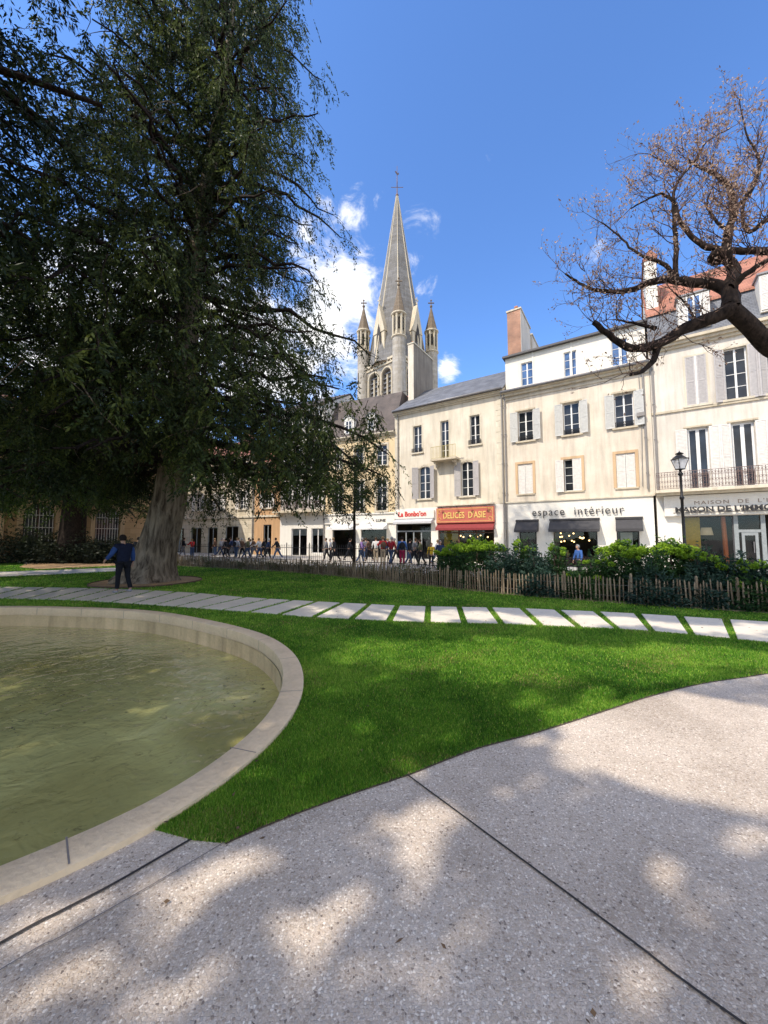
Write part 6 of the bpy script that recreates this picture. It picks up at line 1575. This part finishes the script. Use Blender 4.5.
SH = [  # column, offset, width px, top row, kind, label
 (452,1.3,34,546,'lime','round lime-green spurge left of the big lime mound behind the fence'),
 (478,1.0,52,540,'lime','largest bright lime-green mound behind the fence under the Delices d\'Asie shop'),
 (505,.8,40,549,'blue','low blue-green shrub just right of the big lime mound'),
 (521,1.3,26,541,'green','upright green shrub below the leftmost espace intérieur awning'),
 (536,.9,26,552,'blue','dark low shrub between the upright shrub and the shop entrance plants'),
 (553,1.2,24,543,'green','leafy green shrub left of the pedestrian in the blue jacket'),
 (598,.9,34,556,'green','low dark shrub right of the pedestrian in the blue jacket'),
 (622,1.2,46,543,'lime','broad lime spurge below the rightmost espace intérieur awning'),
 (648,.9,44,547,'green','dense green shrub between the lime spurge and the street lamp'),
 (668,1.5,34,541,'lime','tall lime-tipped shrub left of the street lamp base'),
 (686,1.4,24,546,'lime','narrow yellow-green shrub at the street lamp base'),
 (703,.8,26,550,'head','euphorbia with one large round lime head right of the street lamp'),
 (722,.7,24,558,'head','euphorbia with paired lime heads in front of the estate agent window'),
 (741,.7,26,561,'head','euphorbia with small lime heads before the grey shop door'),
 (758,.6,34,560,'head','euphorbia clump at the right edge behind the fence'),
 (700,.5,50,577,'blue','low bluish shrub against the fence below the round lime euphorbia'),
 (745,.4,46,579,'green','low green shrub against the fence at the far right'),
 (650,.45,54,570,'blue','low spreading dark shrub against the fence left of the lamp'),
 (575,.5,40,574,'green','low green shrub tight behind the fence below the blue-jacket pedestrian'),
 (540,.45,40,571,'blue','low dark shrub tight behind the fence, second from the lime mound')]
for i, (px, off, wpx, top, kind, lab) in enumerate(SH):
    x, y = bedpt(px, off); h = hz(px, top, off)+.02; w = wpx/FPX*y*1.05
    m = {'lime': 'leaf_green', 'blue': 'leaf_blue', 'green': 'leaf_green', 'head': 'leaf_blue'}[kind]
    shrub('euphorbia' if kind in ('lime', 'head') else 'shrub', x, y, w, max(h, .35), m, lab, None, int(650*w+350), (.10, .034), 'leaf_lime' if kind in ('lime', 'head', 'green') else None,
          {'lime': int(40*w+20), 'head': 7, 'green': 7}.get(kind, 0), seed=i+1, heads=6 if kind == 'head' else None)
# low perennials along the left stretch of the fence
k = 0
for px in range(182, 446, 11):
    x, y = bedpt(px, .35+.5*(k % 3)*.8); h = .34+.16*((k*7) % 5)/4; kind = ('leaf_brown', 'leaf_purple', 'leaf_green')[k % 3]
    shrub('perennial', x, y, .85, h+(.25 if 395 < px < 425 else 0), kind, 'straggly low perennial growing behind the left stretch of the paling fence', 'perennials along the paling fence', 170, (.11, .022), None, 0, 6, k+50, 'perennial', upright=.9); k += 1
labs = ['dark leafy shrub at the far left edge before the mansion', 'low dark shrub under the first arched mansion window', 'broad dark shrub between the mansion window and the second evergreen', 'dark shrub right at the foot of the second evergreen', 'rounded dark shrub just left of the walking man', 'dark shrub behind the walking man', 'low shrub beside the big conifer trunk before the mansion']
for i, (px, w, top) in enumerate(((8, 3.2, 527), (36, 2.8, 533), (58, 2.8, 531), (84, 2.6, 534), (104, 2.4, 541), (124, 2.4, 540), (142, 2.0, 544))):
    b = gp(px, 560.5); sc_ = .93; x, y = b.x*sc_, b.y*sc_; h = at(px, top, y).z
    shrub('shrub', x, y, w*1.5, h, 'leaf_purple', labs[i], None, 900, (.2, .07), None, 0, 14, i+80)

# ================================================================== fences
def paling():
    root = empty('paling_fence', (FENc[0].x, FENc[0].y, 0)); tag(root, 'low chestnut paling fence with weathered pointed stakes along the lawn edge', 'fence'); o = FENc[0]; R = random.Random(3)
    pm = MB(); wires = {.18: [], .46: []}; s = 0; tot = sum((b-a).length for a, b in zip(FENc, FENc[1:])); nxt = 0; pos = 0; posts = []
    for a, b in zip(FENc, FENc[1:]):
        L_ = (b-a).length; t = (b-a)/L_
        while nxt < pos+L_:
            p = a+t*(nxt-pos); x, y = p.x-o.x, p.y-o.y; h = R.uniform(.60, .72); w = R.uniform(.013, .021); ln = R.uniform(-.05, .05); q = R.uniform(-.03, .03)
            nn = Vector((-t.y, t.x)); P = []
            for zz_, k in ((-.03, 1), (h*.5, 1.05), (h-.05, .95), (h, .3)):
                cx = x+t.x*ln*zz_+nn.x*q*zz_; cy = y+t.y*ln*zz_+nn.y*q*zz_; P.append((cx, cy, zz_, w*k))
            pm.tube([(c[0], c[1], c[2]) for c in P], [c[3]*1.25 for c in P], 4)
            nxt += R.uniform(.075, .105)
        for zz_ in wires: wires[zz_].append((a.x-o.x, a.y-o.y, zz_))
        pos += L_
    pm.build('pales', M['pale'], root)
    wm = MB()
    for zz_, pts in wires.items(): wm.tube(pts, .004, 4, False)
    wm.build('wires', M['wire'], root)
    for i in range(2, len(FENc)-1, 5):
        a = FENc[i]; MB().tube([(a.x-o.x-.01, a.y-o.y+.05, -.1), (a.x-o.x-.01, a.y-o.y+.05, .74), (a.x-o.x-.01, a.y-o.y+.05, .78)], [.035, .033, .015], 8).build('post', M['pale'], root)
    em = MB()
    for a, b in zip(FENc, FENc[1:]):
        t = (b-a).normalized(); n = Vector((-t.y, t.x))*.02; p = a-o-Vector((0, .12)); q = b-o-Vector((0, .12)); em.slab([(p.x-n.x, p.y-n.y), (q.x-n.x, q.y-n.y), (q.x+n.x, q.y+n.y), (p.x+n.x, p.y+n.y)], -.05, .03)
    em.build('edging_board', M['pale'], root)
paling()
def iron_fence():
    A = Vector((-16, 31)); B_ = Vector((14, 16.6)); d = (B_-A); W = d.length; root = empty('iron_railing', (A.x, A.y, 0), math.atan2(d.y, d.x)); tag(root, 'black spear-topped iron railing between the planting bed and the street', 'railing')
    n = int(W/.16); mb = MB(); rl = MB()
    def gz(u): p = A+d*(u/W); return zg(p.x, p.y)
    for k in range(n+1):
        u = W*k/n; z = gz(u); mb.tube([(u, 0, z), (u, 0, z+1.08), (u, 0, z+1.14), (u, 0, z+1.28)], [.011, .011, .024, .002], 4, False)
    for k in range(int(W/2.0)+1):
        u = min(k*2.0, W); z = gz(u)
        if k < int(W/2.0):
            z2 = gz(u+2)
            for hh in (.14, 1.0): rl.quad((u, -.012, z+hh), (u+2, -.012, z2+hh), (u+2, -.012, z2+hh+.035), (u, -.012, z+hh+.035)); rl.quad((u, -.012, z+hh+.035), (u+2, -.012, z2+hh+.035), (u+2, .012, z2+hh+.035), (u, .012, z+hh+.035)); rl.quad((u+2, .012, z2+hh), (u, .012, z+hh), (u, .012, z+hh+.035), (u+2, .012, z2+hh+.035))
        MB().tube([(u, .0, z-.05), (u, 0, z+1.22), (u, 0, z+1.26), (u, 0, z+1.4)], [.026, .026, .045, .006], 8).build('post', M['iron'], root)
    mb.build('bars', M['iron'], root); rl.build('rails', M['iron'], root)
iron_fence()

# ---------- street lamp
def lamp(x, y, h, label, s=1.0):
    z0 = zg(x, y); t = empty('street_lamp', (x, y, z0)); tag(t, label, 'lamp post')
    H = h-.95*s
    MB().lathe([(.17, 0), (.17, .12), (.11, .18), (.10, .75), (.13, .8), (.075, .9), (.06, 1.4), (.075, 1.45), (.05, 1.55), (.045, H*.75), (.07, H*.75+.03), (.07, H*.75+.1), (.04, H*.75+.15), (.035, H-.2), (.09, H-.12), (.05, H-.05), (.03, H)], 12).build('pole', M['iron'], t, True)
    mb = MB(); b = .13*s; w = .25*s; z1 = H+.08; z2 = H+.60*s
    for sx, sy in ((-1, -1), (1, -1), (1, 1), (-1, 1)): mb.tube([(sx*b, sy*b, z1), (sx*w, sy*w, z2)], .014, 4)
    mb.box(-b-.01, b+.01, -b-.01, b+.01, z1-.03, z1); mb.tube([(0, 0, H), (0, 0, z1)], .05, 6)
    for a, c in (((-w, -w), (w, -w)), ((w, -w), (w, w)), ((w, w), (-w, w)), ((-w, w), (-w, -w))): mb.tube([(a[0], a[1], z2), (c[0], c[1], z2)], .018, 4)
    lf = mb.build('lantern', M['iron'], t)
    g = MB()
    for a, c in (((-1, -1), (1, -1)), ((1, -1), (1, 1)), ((1, 1), (-1, 1)), ((-1, 1), (-1, -1))): g.quad((a[0]*b, a[1]*b, z1), (c[0]*b, c[1]*b, z1), (c[0]*w, c[1]*w, z2), (a[0]*w, a[1]*w, z2))
    g.build('pane', M['lglass'], lf)
    r = MB(); r.tube([(0, 0, z2), (0, 0, z2+.03), (0, 0, z2+.16*s), (0, 0, z2+.24*s)], [w*1.5, w*1.45, w*.75, w*.45], 4); r.tube([(0, 0, z2+.24*s), (0, 0, z2+.28*s), (0, 0, z2+.33*s), (0, 0, z2+.4*s)], [.12, .13, .04, .01], 8); r.build('lantern_roof', M['iron'], lf).rotation_euler = (0, 0, 0)
    MB().ball((0, 0, z1+.22), .06, 8, 6).build('lamp_bulb', M['white_wood'], lf, True)
def lglass():
    m, nt, b = nm('lantern_glass'); nt.nodes.remove(b)
    tr = N(nt, 'ShaderNodeBsdfTransparent', i={'Color': (.9, .92, .95, 1)}); gl = N(nt, 'ShaderNodeBsdfDiffuse', i={'Color': (.75, .78, .82, 1)}); g2 = N(nt, 'ShaderNodeBsdfGlossy', i={'Roughness': .08}); mx = N(nt, 'ShaderNodeMixShader', i={0: .45}); m2 = N(nt, 'ShaderNodeMixShader', i={0: .15})
    L(nt, tr.outputs[0], mx.inputs[1]); L(nt, gl.outputs[0], mx.inputs[2]); L(nt, mx.outputs[0], m2.inputs[1]); L(nt, g2.outputs[0], m2.inputs[2]); L(nt, m2.outputs[0], nt.nodes['Material Output'].inputs['Surface']); return m
M['lglass'] = lglass()
lp_ = at(682, 500, 13.4); lamp(lp_.x, 13.4, at(682, 452, 13.4).z-zg(lp_.x, 13.4), 'black street lamp with square glass lantern before the cream houses', .74)

# ================================================================== people
def skin_mesh(name, verts, edges, radii, root=0, sub=1):
    me = bpy.data.meshes.new(name); me.from_pydata([tuple(v) for v in verts], edges, []); me.update()
    o = bpy.data.objects.new('tmp', me); COL.objects.link(o); o.modifiers.new('s', 'SKIN')
    if not me.skin_vertices:
        bm = bmesh.new(); bm.from_mesh(me); lay = bm.verts.layers.skin.verify(); bm.to_mesh(me); bm.free()
    for i, sv in enumerate(me.skin_vertices[0].data):
        r = radii[i]; sv.radius = r if isinstance(r, tuple) else (r, r); sv.use_root = (i == root)
    o.modifiers['s'].use_smooth_shade = True
    m = o.modifiers.new('u', 'SUBSURF'); m.levels = sub; m.render_levels = sub
    dg = bpy.context.evaluated_depsgraph_get(); dg.update(); out = bpy.data.meshes.new_from_object(o.evaluated_get(dg)); out.name = name; out.materials.clear()
    bpy.data.objects.remove(o); bpy.data.meshes.remove(me); return out
def make_person(pose, fingers=True):
    """meshes of one figure: faces +y, standing at the origin, 1.72 m tall"""
    st = pose.get('stride', .3); lean = pose.get('lean', .03); arms = pose.get('arms', ((.3, .35), (-.3, .35))); turn = pose.get('head', 0.0); wide = pose.get('wide', 1.0)
    P = {}; hipz = .90-.06*st
    P['pel'] = Vector((0, 0, hipz+.05)); P['spi'] = Vector((0, lean*.3, 1.12)); P['che'] = Vector((0, lean*.8, 1.32)); P['nek'] = Vector((0, lean*1.1+.01, 1.45)); P['nk2'] = Vector((0, lean*1.3+.03, 1.51)); P['hed'] = Vector((0, lean*1.5+.04, 1.60)); P['top'] = Vector((0, lean*1.5+.03, 1.685))
    def leg(s, a, kb):
        h = Vector((s*.095*wide, 0, hipz)); k = h+Vector((0, math.sin(a)*.42, -math.cos(a)*.42)); an = k+Vector((0, math.sin(a-kb)*.41, -math.cos(a-kb)*.41)); an.z = max(an.z, .075); return h, k, an
    L1 = leg(-1, st, .08); L2 = leg(1, -st, .25 if st > .1 else .03)
    def arm(s, a, e, out=.10):
        sh = Vector((s*.185*wide, lean*.9, 1.395)); el = sh+Vector((s*(.05+out*.3), math.sin(a)*.27, -math.cos(a)*.27)); f = a+e; wr = el+Vector((s*out*.25, math.sin(f)*.245, -math.cos(f)*.245)); return sh, el, wr, f
    A1 = arm(-1, *arms[0]); A2 = arm(1, *arms[1])
    V = []; E = []; Rr = []
    def add(p, r, par=None):
        V.append(Vector(p)); Rr.append(r); i = len(V)-1
        if par is not None: E.append((par, i))
        return i
    pel = add(P['pel'], (.125*wide, .10)); spi = add(P['spi'], (.115*wide, .09), pel); che = add(P['che'], (.135*wide, .10), spi); nek = add(P['nek'], (.06, .055), che); nk2 = add(P['nk2'], (.05, .05), nek)
    hed = add(P['hed'], (.075, .085), nk2); top = add(P['top'], (.062, .07), hed)
    fw = Vector((math.sin(turn), math.cos(turn), 0)); rt = Vector((fw.y, -fw.x, 0))
    nose = add(P['hed']+fw*.075+Vector((0, 0, -.005)), .02, hed); add(P['hed']+fw*.10+Vector((0, 0, -.015)), .011, nose)
    for s in (-1, 1): add(P['hed']+rt*s*.085, .016, hed)
    for (h, k, an) in (L1, L2):
        a = add(h, .085, pel); b = add(h.lerp(k, .5), .075, a); c = add(k, .055, b); d = add(k.lerp(an, .35), .055, c); e = add(an, .038, d); add(an+Vector((0, .12, -.035)), (.035, .025), e)
    for s, (sh, el, wr, f) in ((-1, A1), (1, A2)):
        a = add(sh, .055, che); b = add(el, .04, a); c = add(wr, .026, b); hd = Vector((0, math.sin(f), -math.cos(f))); sd = Vector((0, math.cos(f), math.sin(f))); pm = add(wr+hd*.05, (.036, .02), c)
        if fingers:
            for q, ln in ((-.03, .055), (-.01, .07), (.01, .075), (.03, .065)):
                f1 = add(wr+hd*.085+sd*q, .0085, pm); f2 = add(wr+hd*(.085+ln*.55)+sd*q+Vector((-s*.012, 0, 0)), .008, f1); add(wr+hd*(.085+ln*.85)+sd*q+Vector((-s*.034, 0, 0)), .007, f2)
            t1 = add(wr+hd*.045+sd*.042+Vector((-s*.01, 0, 0)), .010, pm); add(wr+hd*.075+sd*.06+Vector((-s*.022, 0, 0)), .008, t1)
    out = {'body': skin_mesh('body', V, E, Rr, 0, 1)}
    # jacket: torso and sleeves
    V = []; E = []; Rr = []; w2 = pose.get('bulk', 1.0)
    a = add(P['pel']+Vector((0, 0, -pose.get('hem', .06))), (.165*wide*w2, .135*w2)); b = add(P['spi'], (.155*wide*w2, .125*w2), a); c = add(P['che'], (.165*wide*w2, .13*w2), b); d = add(P['nek']+Vector((0, 0, -.02)), (.085, .08), c)
    for s, (sh, el, wr, f) in ((-1, A1), (1, A2)):
        q = add(sh, .08*w2, c); r = add(sh.lerp(el, .5), .066*w2, q); t = add(el, .058*w2, r); add(el.lerp(wr, .9), .045*w2, t)
    out['jacket'] = skin_mesh('jacket', V, E, Rr, 0, 2)
    V = []; E = []; Rr = []
    a = add(P['pel']+Vector((0, 0, .0)), (.15*wide, .12))
    for (h, k, an) in (L1, L2):
        q = add(h+Vector((0, 0, -.04)), .10*wide, a); r = add(h.lerp(k, .5), .092, q); t = add(k, .072, r); u = add(k.lerp(an, .5), .066, t); add(an+Vector((0, 0, .03)), .06, u)
    out['trousers'] = skin_mesh('trousers', V, E, Rr, 0, 2)
    for nme, (h, k, an) in (('shoe', L1), ('shoe2', L2)):
        V = []; E = []; Rr = []; z = an.z-.03; q = add(Vector((an.x, an.y-.05, z)), (.04, .04)); r = add(Vector((an.x, an.y+.03, z)), (.045, .045), q); t = add(Vector((an.x, an.y+.12, z-.012)), (.046, .032), r); add(Vector((an.x, an.y+.17, z-.018)), (.036, .024), t)
        out[nme] = skin_mesh('shoe', V, E, Rr, 0, 1)
    mb = MB(); hc = P['hed']-fw*.014+Vector((0, 0, .035)); mb.ball(hc, .102, 14, 9, (.98, 1.06, 1.05))
    mb.v = [(x, y, z) for x, y, z in mb.v]; keep = []
    for q in mb.f:
        c = sum((Vector(mb.v[i]) for i in q), Vector())/len(q)-hc
        if c.dot(fw) > .03 and c.z < .045: continue
        if c.z < -.075: continue
        keep.append(q)
    mb.f = keep; me = bpy.data.meshes.new('hair'); me.from_pydata(mb.v, [], mb.f); me.update(); me.polygons.foreach_set('use_smooth', [True]*len(me.polygons)); out['hair'] = me
    bk = MB(); bk.ball((0, -.22, 1.2), .17, 10, 8, (1.0, .62, 1.25)); me = bpy.data.meshes.new('backpack'); me.from_pydata(bk.v, [], bk.f); me.update(); me.polygons.foreach_set('use_smooth', [True]*len(me.polygons)); out['backpack'] = me
    sc_ = MB(); 
    return out
POSES = [dict(stride=.38, arms=((-.45, .4), (.4, .3)), lean=.06), dict(stride=.05, arms=((.1, .25), (.1, .2))), dict(stride=.25, arms=((.3, 1.3), (.2, .4)), lean=.04, wide=1.05), dict(stride=.30, arms=((.25, .3), (-.35, .3)), wide=.92), dict(stride=.06, arms=((.5, 1.4), (.5, 1.3)), wide=1.0), dict(stride=.42, arms=((.4, .5), (-.5, .2)), lean=.09)]
SETS = [make_person(p) for p in POSES]
def place_person(meshes, x, y, rz, h, colors, label, group=None, bag=None, z=None, hair=(.018, .014, .012), skirt=None):
    t = empty('person', (x, y, zg(x, y)-.03 if z is None else z), rz); tag(t, label, 'person', group); s = h/1.72; t.scale = (s, s, s)
    jk, tr, sh = colors
    for nme, key, mat in (('body', 'body', M['skin']), ('jacket', 'jacket', cloth('cloth_%.2f_%.2f_%.2f' % jk, jk)), ('trousers', 'trousers', cloth('cloth_%.2f_%.2f_%.2f' % tr, tr)), ('shoe', 'shoe', cloth('cloth_%.2f_%.2f_%.2f' % sh, sh)), ('shoe', 'shoe2', cloth('cloth_%.2f_%.2f_%.2f' % sh, sh)), ('hair', 'hair', cloth('hair_%.2f_%.2f_%.2f' % hair, hair))):
        me = meshes[key]; 
        if not me.materials: me.materials.append(M['skin'])
        o = bpy.data.objects.new(nme, me); COL.objects.link(o); o.parent = t; o.material_slots[0].link = 'OBJECT'; o.material_slots[0].material = mat
    if bag:
        me = meshes['backpack']
        if not me.materials: me.materials.append(M['skin'])
        o = bpy.data.objects.new('backpack', me); COL.objects.link(o); o.location = (x, y, t.location.z); o.rotation_euler = (0, 0, rz); o.scale = (s, s, s); o.material_slots[0].link = 'OBJECT'; o.material_slots[0].material = cloth('bag_%.2f_%.2f_%.2f' % bag[:3], bag[:3])
        o.parent = None; tag(o, bag[3], 'backpack')
    return t
BL = (.015, .016, .02); NV = (.02, .035, .09); GY = (.16, .16, .17); WH = (.62, .60, .57); RD = (.45, .03, .03); YL = (.65, .42, .03); BR = (.12, .07, .045); BU = (.05, .12, .33); PK = (.4, .12, .2); LG = (.36, .37, .40); JN = (.05, .08, .15); MG = (.32, .02, .07); OL = (.1, .1, .05); BG = (.4, .32, .22)
def along(px, k):
    """a spot on the street for picture column px: k=0 at the railing, 1 at the houses"""
    A = Vector((-16, 31)); B_ = Vector((14, 16.6)); r = (px-384)/FPX
    def hit(p, q):
        d = q-p; t = (p.x-r*p.y)/(r*d.y-d.x); return p+d*t
    a = hit(A, B_); b = hit(C3 if px < 395 else C1 if px > 506 else C2, C2 if px < 395 else C0 if px > 506 else C1); return a.lerp(b, k)
PEOPLE = [ # px, k, facing, height, pose, jacket, trousers, shoes, label, bag
 (175,.2,90,1.72,1,BL,BL,BL,'dark-clad pedestrian just right of the big conifer trunk',None),
 (184,.25,-60,1.75,2,BL,GY,BL,'pedestrian in a black coat left of the one in the red coat',None),
 (193,.2,60,1.66,4,RD,JN,BL,'pedestrian in a bright red coat beside the big conifer trunk',None),
 (221,.35,-80,1.72,0,LG,JN,WH,'pedestrian in a light grey jacket at the left end of the walking crowd',None),
 (227,.25,80,1.68,3,BL,BL,BL,'pedestrian in black second from the left of the crowd',None),
 (233,.4,100,1.78,5,NV,GY,BL,'pedestrian in a navy jacket walking left in the left crowd',None),
 (237,.25,-20,1.76,1,LG,JN,WH,'pedestrian in pale grey top and jeans in the middle of the left crowd',BL+('black backpack on the pale grey walker in the left crowd',)),
 (243,.3,80,1.70,3,BR,BL,BL,'pedestrian in a brown jacket in the left crowd',None),
 (248,.2,-90,1.74,0,OL,JN,BR,'pedestrian in an olive jacket striding right in the left crowd',None),
 (255,.35,90,1.70,5,BR,GY,BL,'pedestrian in a brown coat left of the one in the white top',None),
 (260,.2,70,1.72,2,WH,JN,WH,'pedestrian in a white top and jeans before the orange house',None),
 (268,.22,-70,1.68,0,NV,BL,BL,'pedestrian in a navy coat before the dark doorway',None),
 (278,.2,90,1.74,5,BL,JN,WH,'pedestrian in black jacket and jeans right of the dark doorway',None),
 (327,.25,100,1.72,3,GY,BL,BL,'pedestrian in grey left of the young street tree',None),
 (335,.15,80,1.76,0,BL,BL,BL,'pedestrian all in black striding left near the young street tree',None),
 (361,.15,-90,1.74,2,(.25,.16,.36),JN,BL,'pedestrian in a lilac patterned top right of the young street tree',None),
 (369,.4,60,1.66,3,BR,BL,BL,'pedestrian in brown half hidden behind the lilac top',None),
 (376,.3,0,1.78,1,WH,BG,BR,'pedestrian in white with beige trousers left of the red coats',None),
 (383,.08,10,1.84,4,RD,BG,BR,'tall pedestrian in a red coat with beige trousers',BR+('brown backpack on the tall red-coated pedestrian',)),
 (391,.1,-40,1.80,2,(.30,.02,.03),JN,BL,'pedestrian in a dark red coat and jeans next to the tall red coat',None),
 (402,.04,0,1.82,1,BU,MG,BL,'pedestrian in a blue jacket and magenta trousers',BL+('black backpack on the pedestrian with magenta trousers',)),
 (414,.3,-80,1.74,0,GY,BL,BL,'pedestrian in grey before the La Bonbo\'on shop door',None),
 (431,.05,180,1.5,3,YL,BL,BL,'short pedestrian in a bright yellow jacket',BR+('brown backpack on the short pedestrian in yellow',)),
 (440,.1,170,1.66,1,NV,BL,BL,'pedestrian in dark navy right of the yellow jacket',None),
 (450,.35,-90,1.72,2,WH,GY,BL,'pedestrian in a white top before the red shop sign',None),
 (458,.3,90,1.70,3,LG,JN,BL,'pedestrian in light grey at the left of the big lime mound',None),
 (216,.5,90,1.7,1,BR,JN,BL,'pedestrian in brown standing near the cream house openings, far left',None),
 (224,.6,-90,1.68,3,GY,BL,BL,'pedestrian in grey walking right, close to the cream house wall',None),
 (240,.55,90,1.75,0,BL,GY,BL,'pedestrian in black walking close to the cream house wall',None),
 (251,.5,40,1.62,4,WH,JN,BL,'pedestrian in white half hidden in the left crowd',None),
 (264,.5,-90,1.7,3,BL,BL,BL,'pedestrian in black before the orange house wall',None),
 (331,.5,90,1.68,1,LG,BL,BL,'pedestrian in light grey before the gallery house window',None),
 (349,.35,-80,1.7,0,BL,BL,BL,'pedestrian in black just left of the young tree stem',None),
 (366,.6,20,1.72,1,GY,JN,BL,'pedestrian in grey near the yellow house shop window',None),
 (387,.5,-60,1.7,3,NV,BL,BL,'pedestrian in navy behind the two red coats',None),
 (396,.3,90,1.72,0,BG,BL,BL,'pedestrian in a beige jacket right of the dark red coat',None),
 (409,.15,-70,1.7,3,BL,JN,WH,'pedestrian in black right of the magenta trousers',None),
 (421,.2,80,1.7,2,OL,BL,BL,'pedestrian in olive before the La Bonbo\'on shop door',None),
 (436,.45,-90,1.7,0,WH,JN,BL,'pedestrian in white between the yellow jacket and the lime mound',None),
 (578,.22,100,1.76,1,BU,BL,BL,'pedestrian in a blue jacket before the espace intérieur shop',None),
]
HR = [(.018, .014, .012), (.06, .035, .02), (.25, .17, .09), (.3, .29, .28)]
for i, (px, k, rz, h, ps, a, b, c, lab, bag) in enumerate(PEOPLE):
    p = along(px, k); place_person(SETS[ps], p.x, p.y, math.radians(rz), h, (a, b, c), lab, None, bag, hair=HR[(i*5) % 4])
mp = gp(137, 566); p2 = mp*.98; place_person(SETS[1], p2.x, p2.y, .3, 1.75, (BL, BL, BL), 'man in black standing behind the big conifer trunk', None, None, 0.0)
# the walking man
MAN = make_person(dict(stride=.12, arms=((.38, .45), (-.03, .08)), lean=.03, wide=1.16, bulk=1.1, head=.2, hem=.12))
mp = gp(122, 593.5)
man = place_person(MAN, mp.x, mp.y, math.radians(72), 1.76, ((.012, .016, .035), (.012, .013, .018), (.03, .03, .035)), 'man in a navy vest over blue sleeves walking left along the stepping slabs', None, None, .03)
def man_sleeves():
    # lighter blue sleeves over the dark vest
    lean = .02; V = []; E = []; Rr = []; s = -1
    for s, (a, e) in ((-1, (.38, .45)), (1, (-.03, .08))):
        sh = Vector((s*.185*1.16, lean*.9, 1.395)); el = sh+Vector((s*.08, math.sin(a)*.27, -math.cos(a)*.27)); f = a+e; wr = el+Vector((s*.025, math.sin(f)*.245, -math.cos(f)*.245))
        me = skin_mesh('sleeve', [sh.lerp(el, .05), sh.lerp(el, .5), el, el.lerp(wr, .9)], [(0, 1), (1, 2), (2, 3)], [.092, .082, .07, .055], 0, 2); link('sleeve', me, cloth('blue_sleeve', (.03, .065, .19)), man)
man_sleeves()
# shoes with pale uppers
for o in man.children:
    if o.name.startswith('shoe'): o.material_slots[0].material = cloth('grey_shoe', (.3, .3, .32))
# mannequins in the second shop window
for i, u in enumerate((.42, .82)):
    r = u; f = FD; x0 = f.px(396, 530)[0]; x1 = f.px(431, 530)[0]; p = f.p0+f.r*(x0+(x1-x0)*r)+f.i*.8; o = place_person(SETS[1], p.x, p.y, math.radians(205), 1.7, (WH, WH, WH), ('left' if i == 0 else 'right')+'-hand white mannequin behind the La Bonbo\'on shop glass', None, None, 0.05)
    o.name = 'mannequin'; o['category'] = 'mannequin'
    for ch in o.children: ch.material_slots[0].material = M['shop_white']
print('objects', len(bpy.data.objects))

def litter():
    n = 520; X = rng.uniform(-3, 7, n); Y = rng.uniform(1.2, 9, n)
    on = pip(X, Y, [(p.x, p.y) for p in RIM]); X = X[~on]; Y = Y[~on]; n = len(X)
    pv_ = pip(X, Y, [(p.x, p.y) for p in pave_poly]); keep = ~pv_ | (rng.uniform(0, 1, n) < .35); X = X[keep]; Y = Y[keep]; pv_ = pv_[keep]; n = len(X)
    C = np.stack([X, Y, np.where(pv_, .018, .035)], 1); A = unit(rng.normal(size=(n, 3))*np.array([1, 1, .15])); Nn = rng.normal(0, .35, (n, 3))+np.array([0, 0, 1.0])
    V = leaf_quads(C, A, rng.uniform(.015, .045, n), rng.uniform(.008, .022, n), Nn)
    o = np_mesh('fallen_leaves', V, np.arange(len(V)).reshape(-1, 4), simple('dry_leaf', (.13, .075, .035), .8, var=.6, scale=5)); tag(o, 'small brown leaves fallen on the paving and the lawn', 'leaf litter', kind='stuff')
litter()
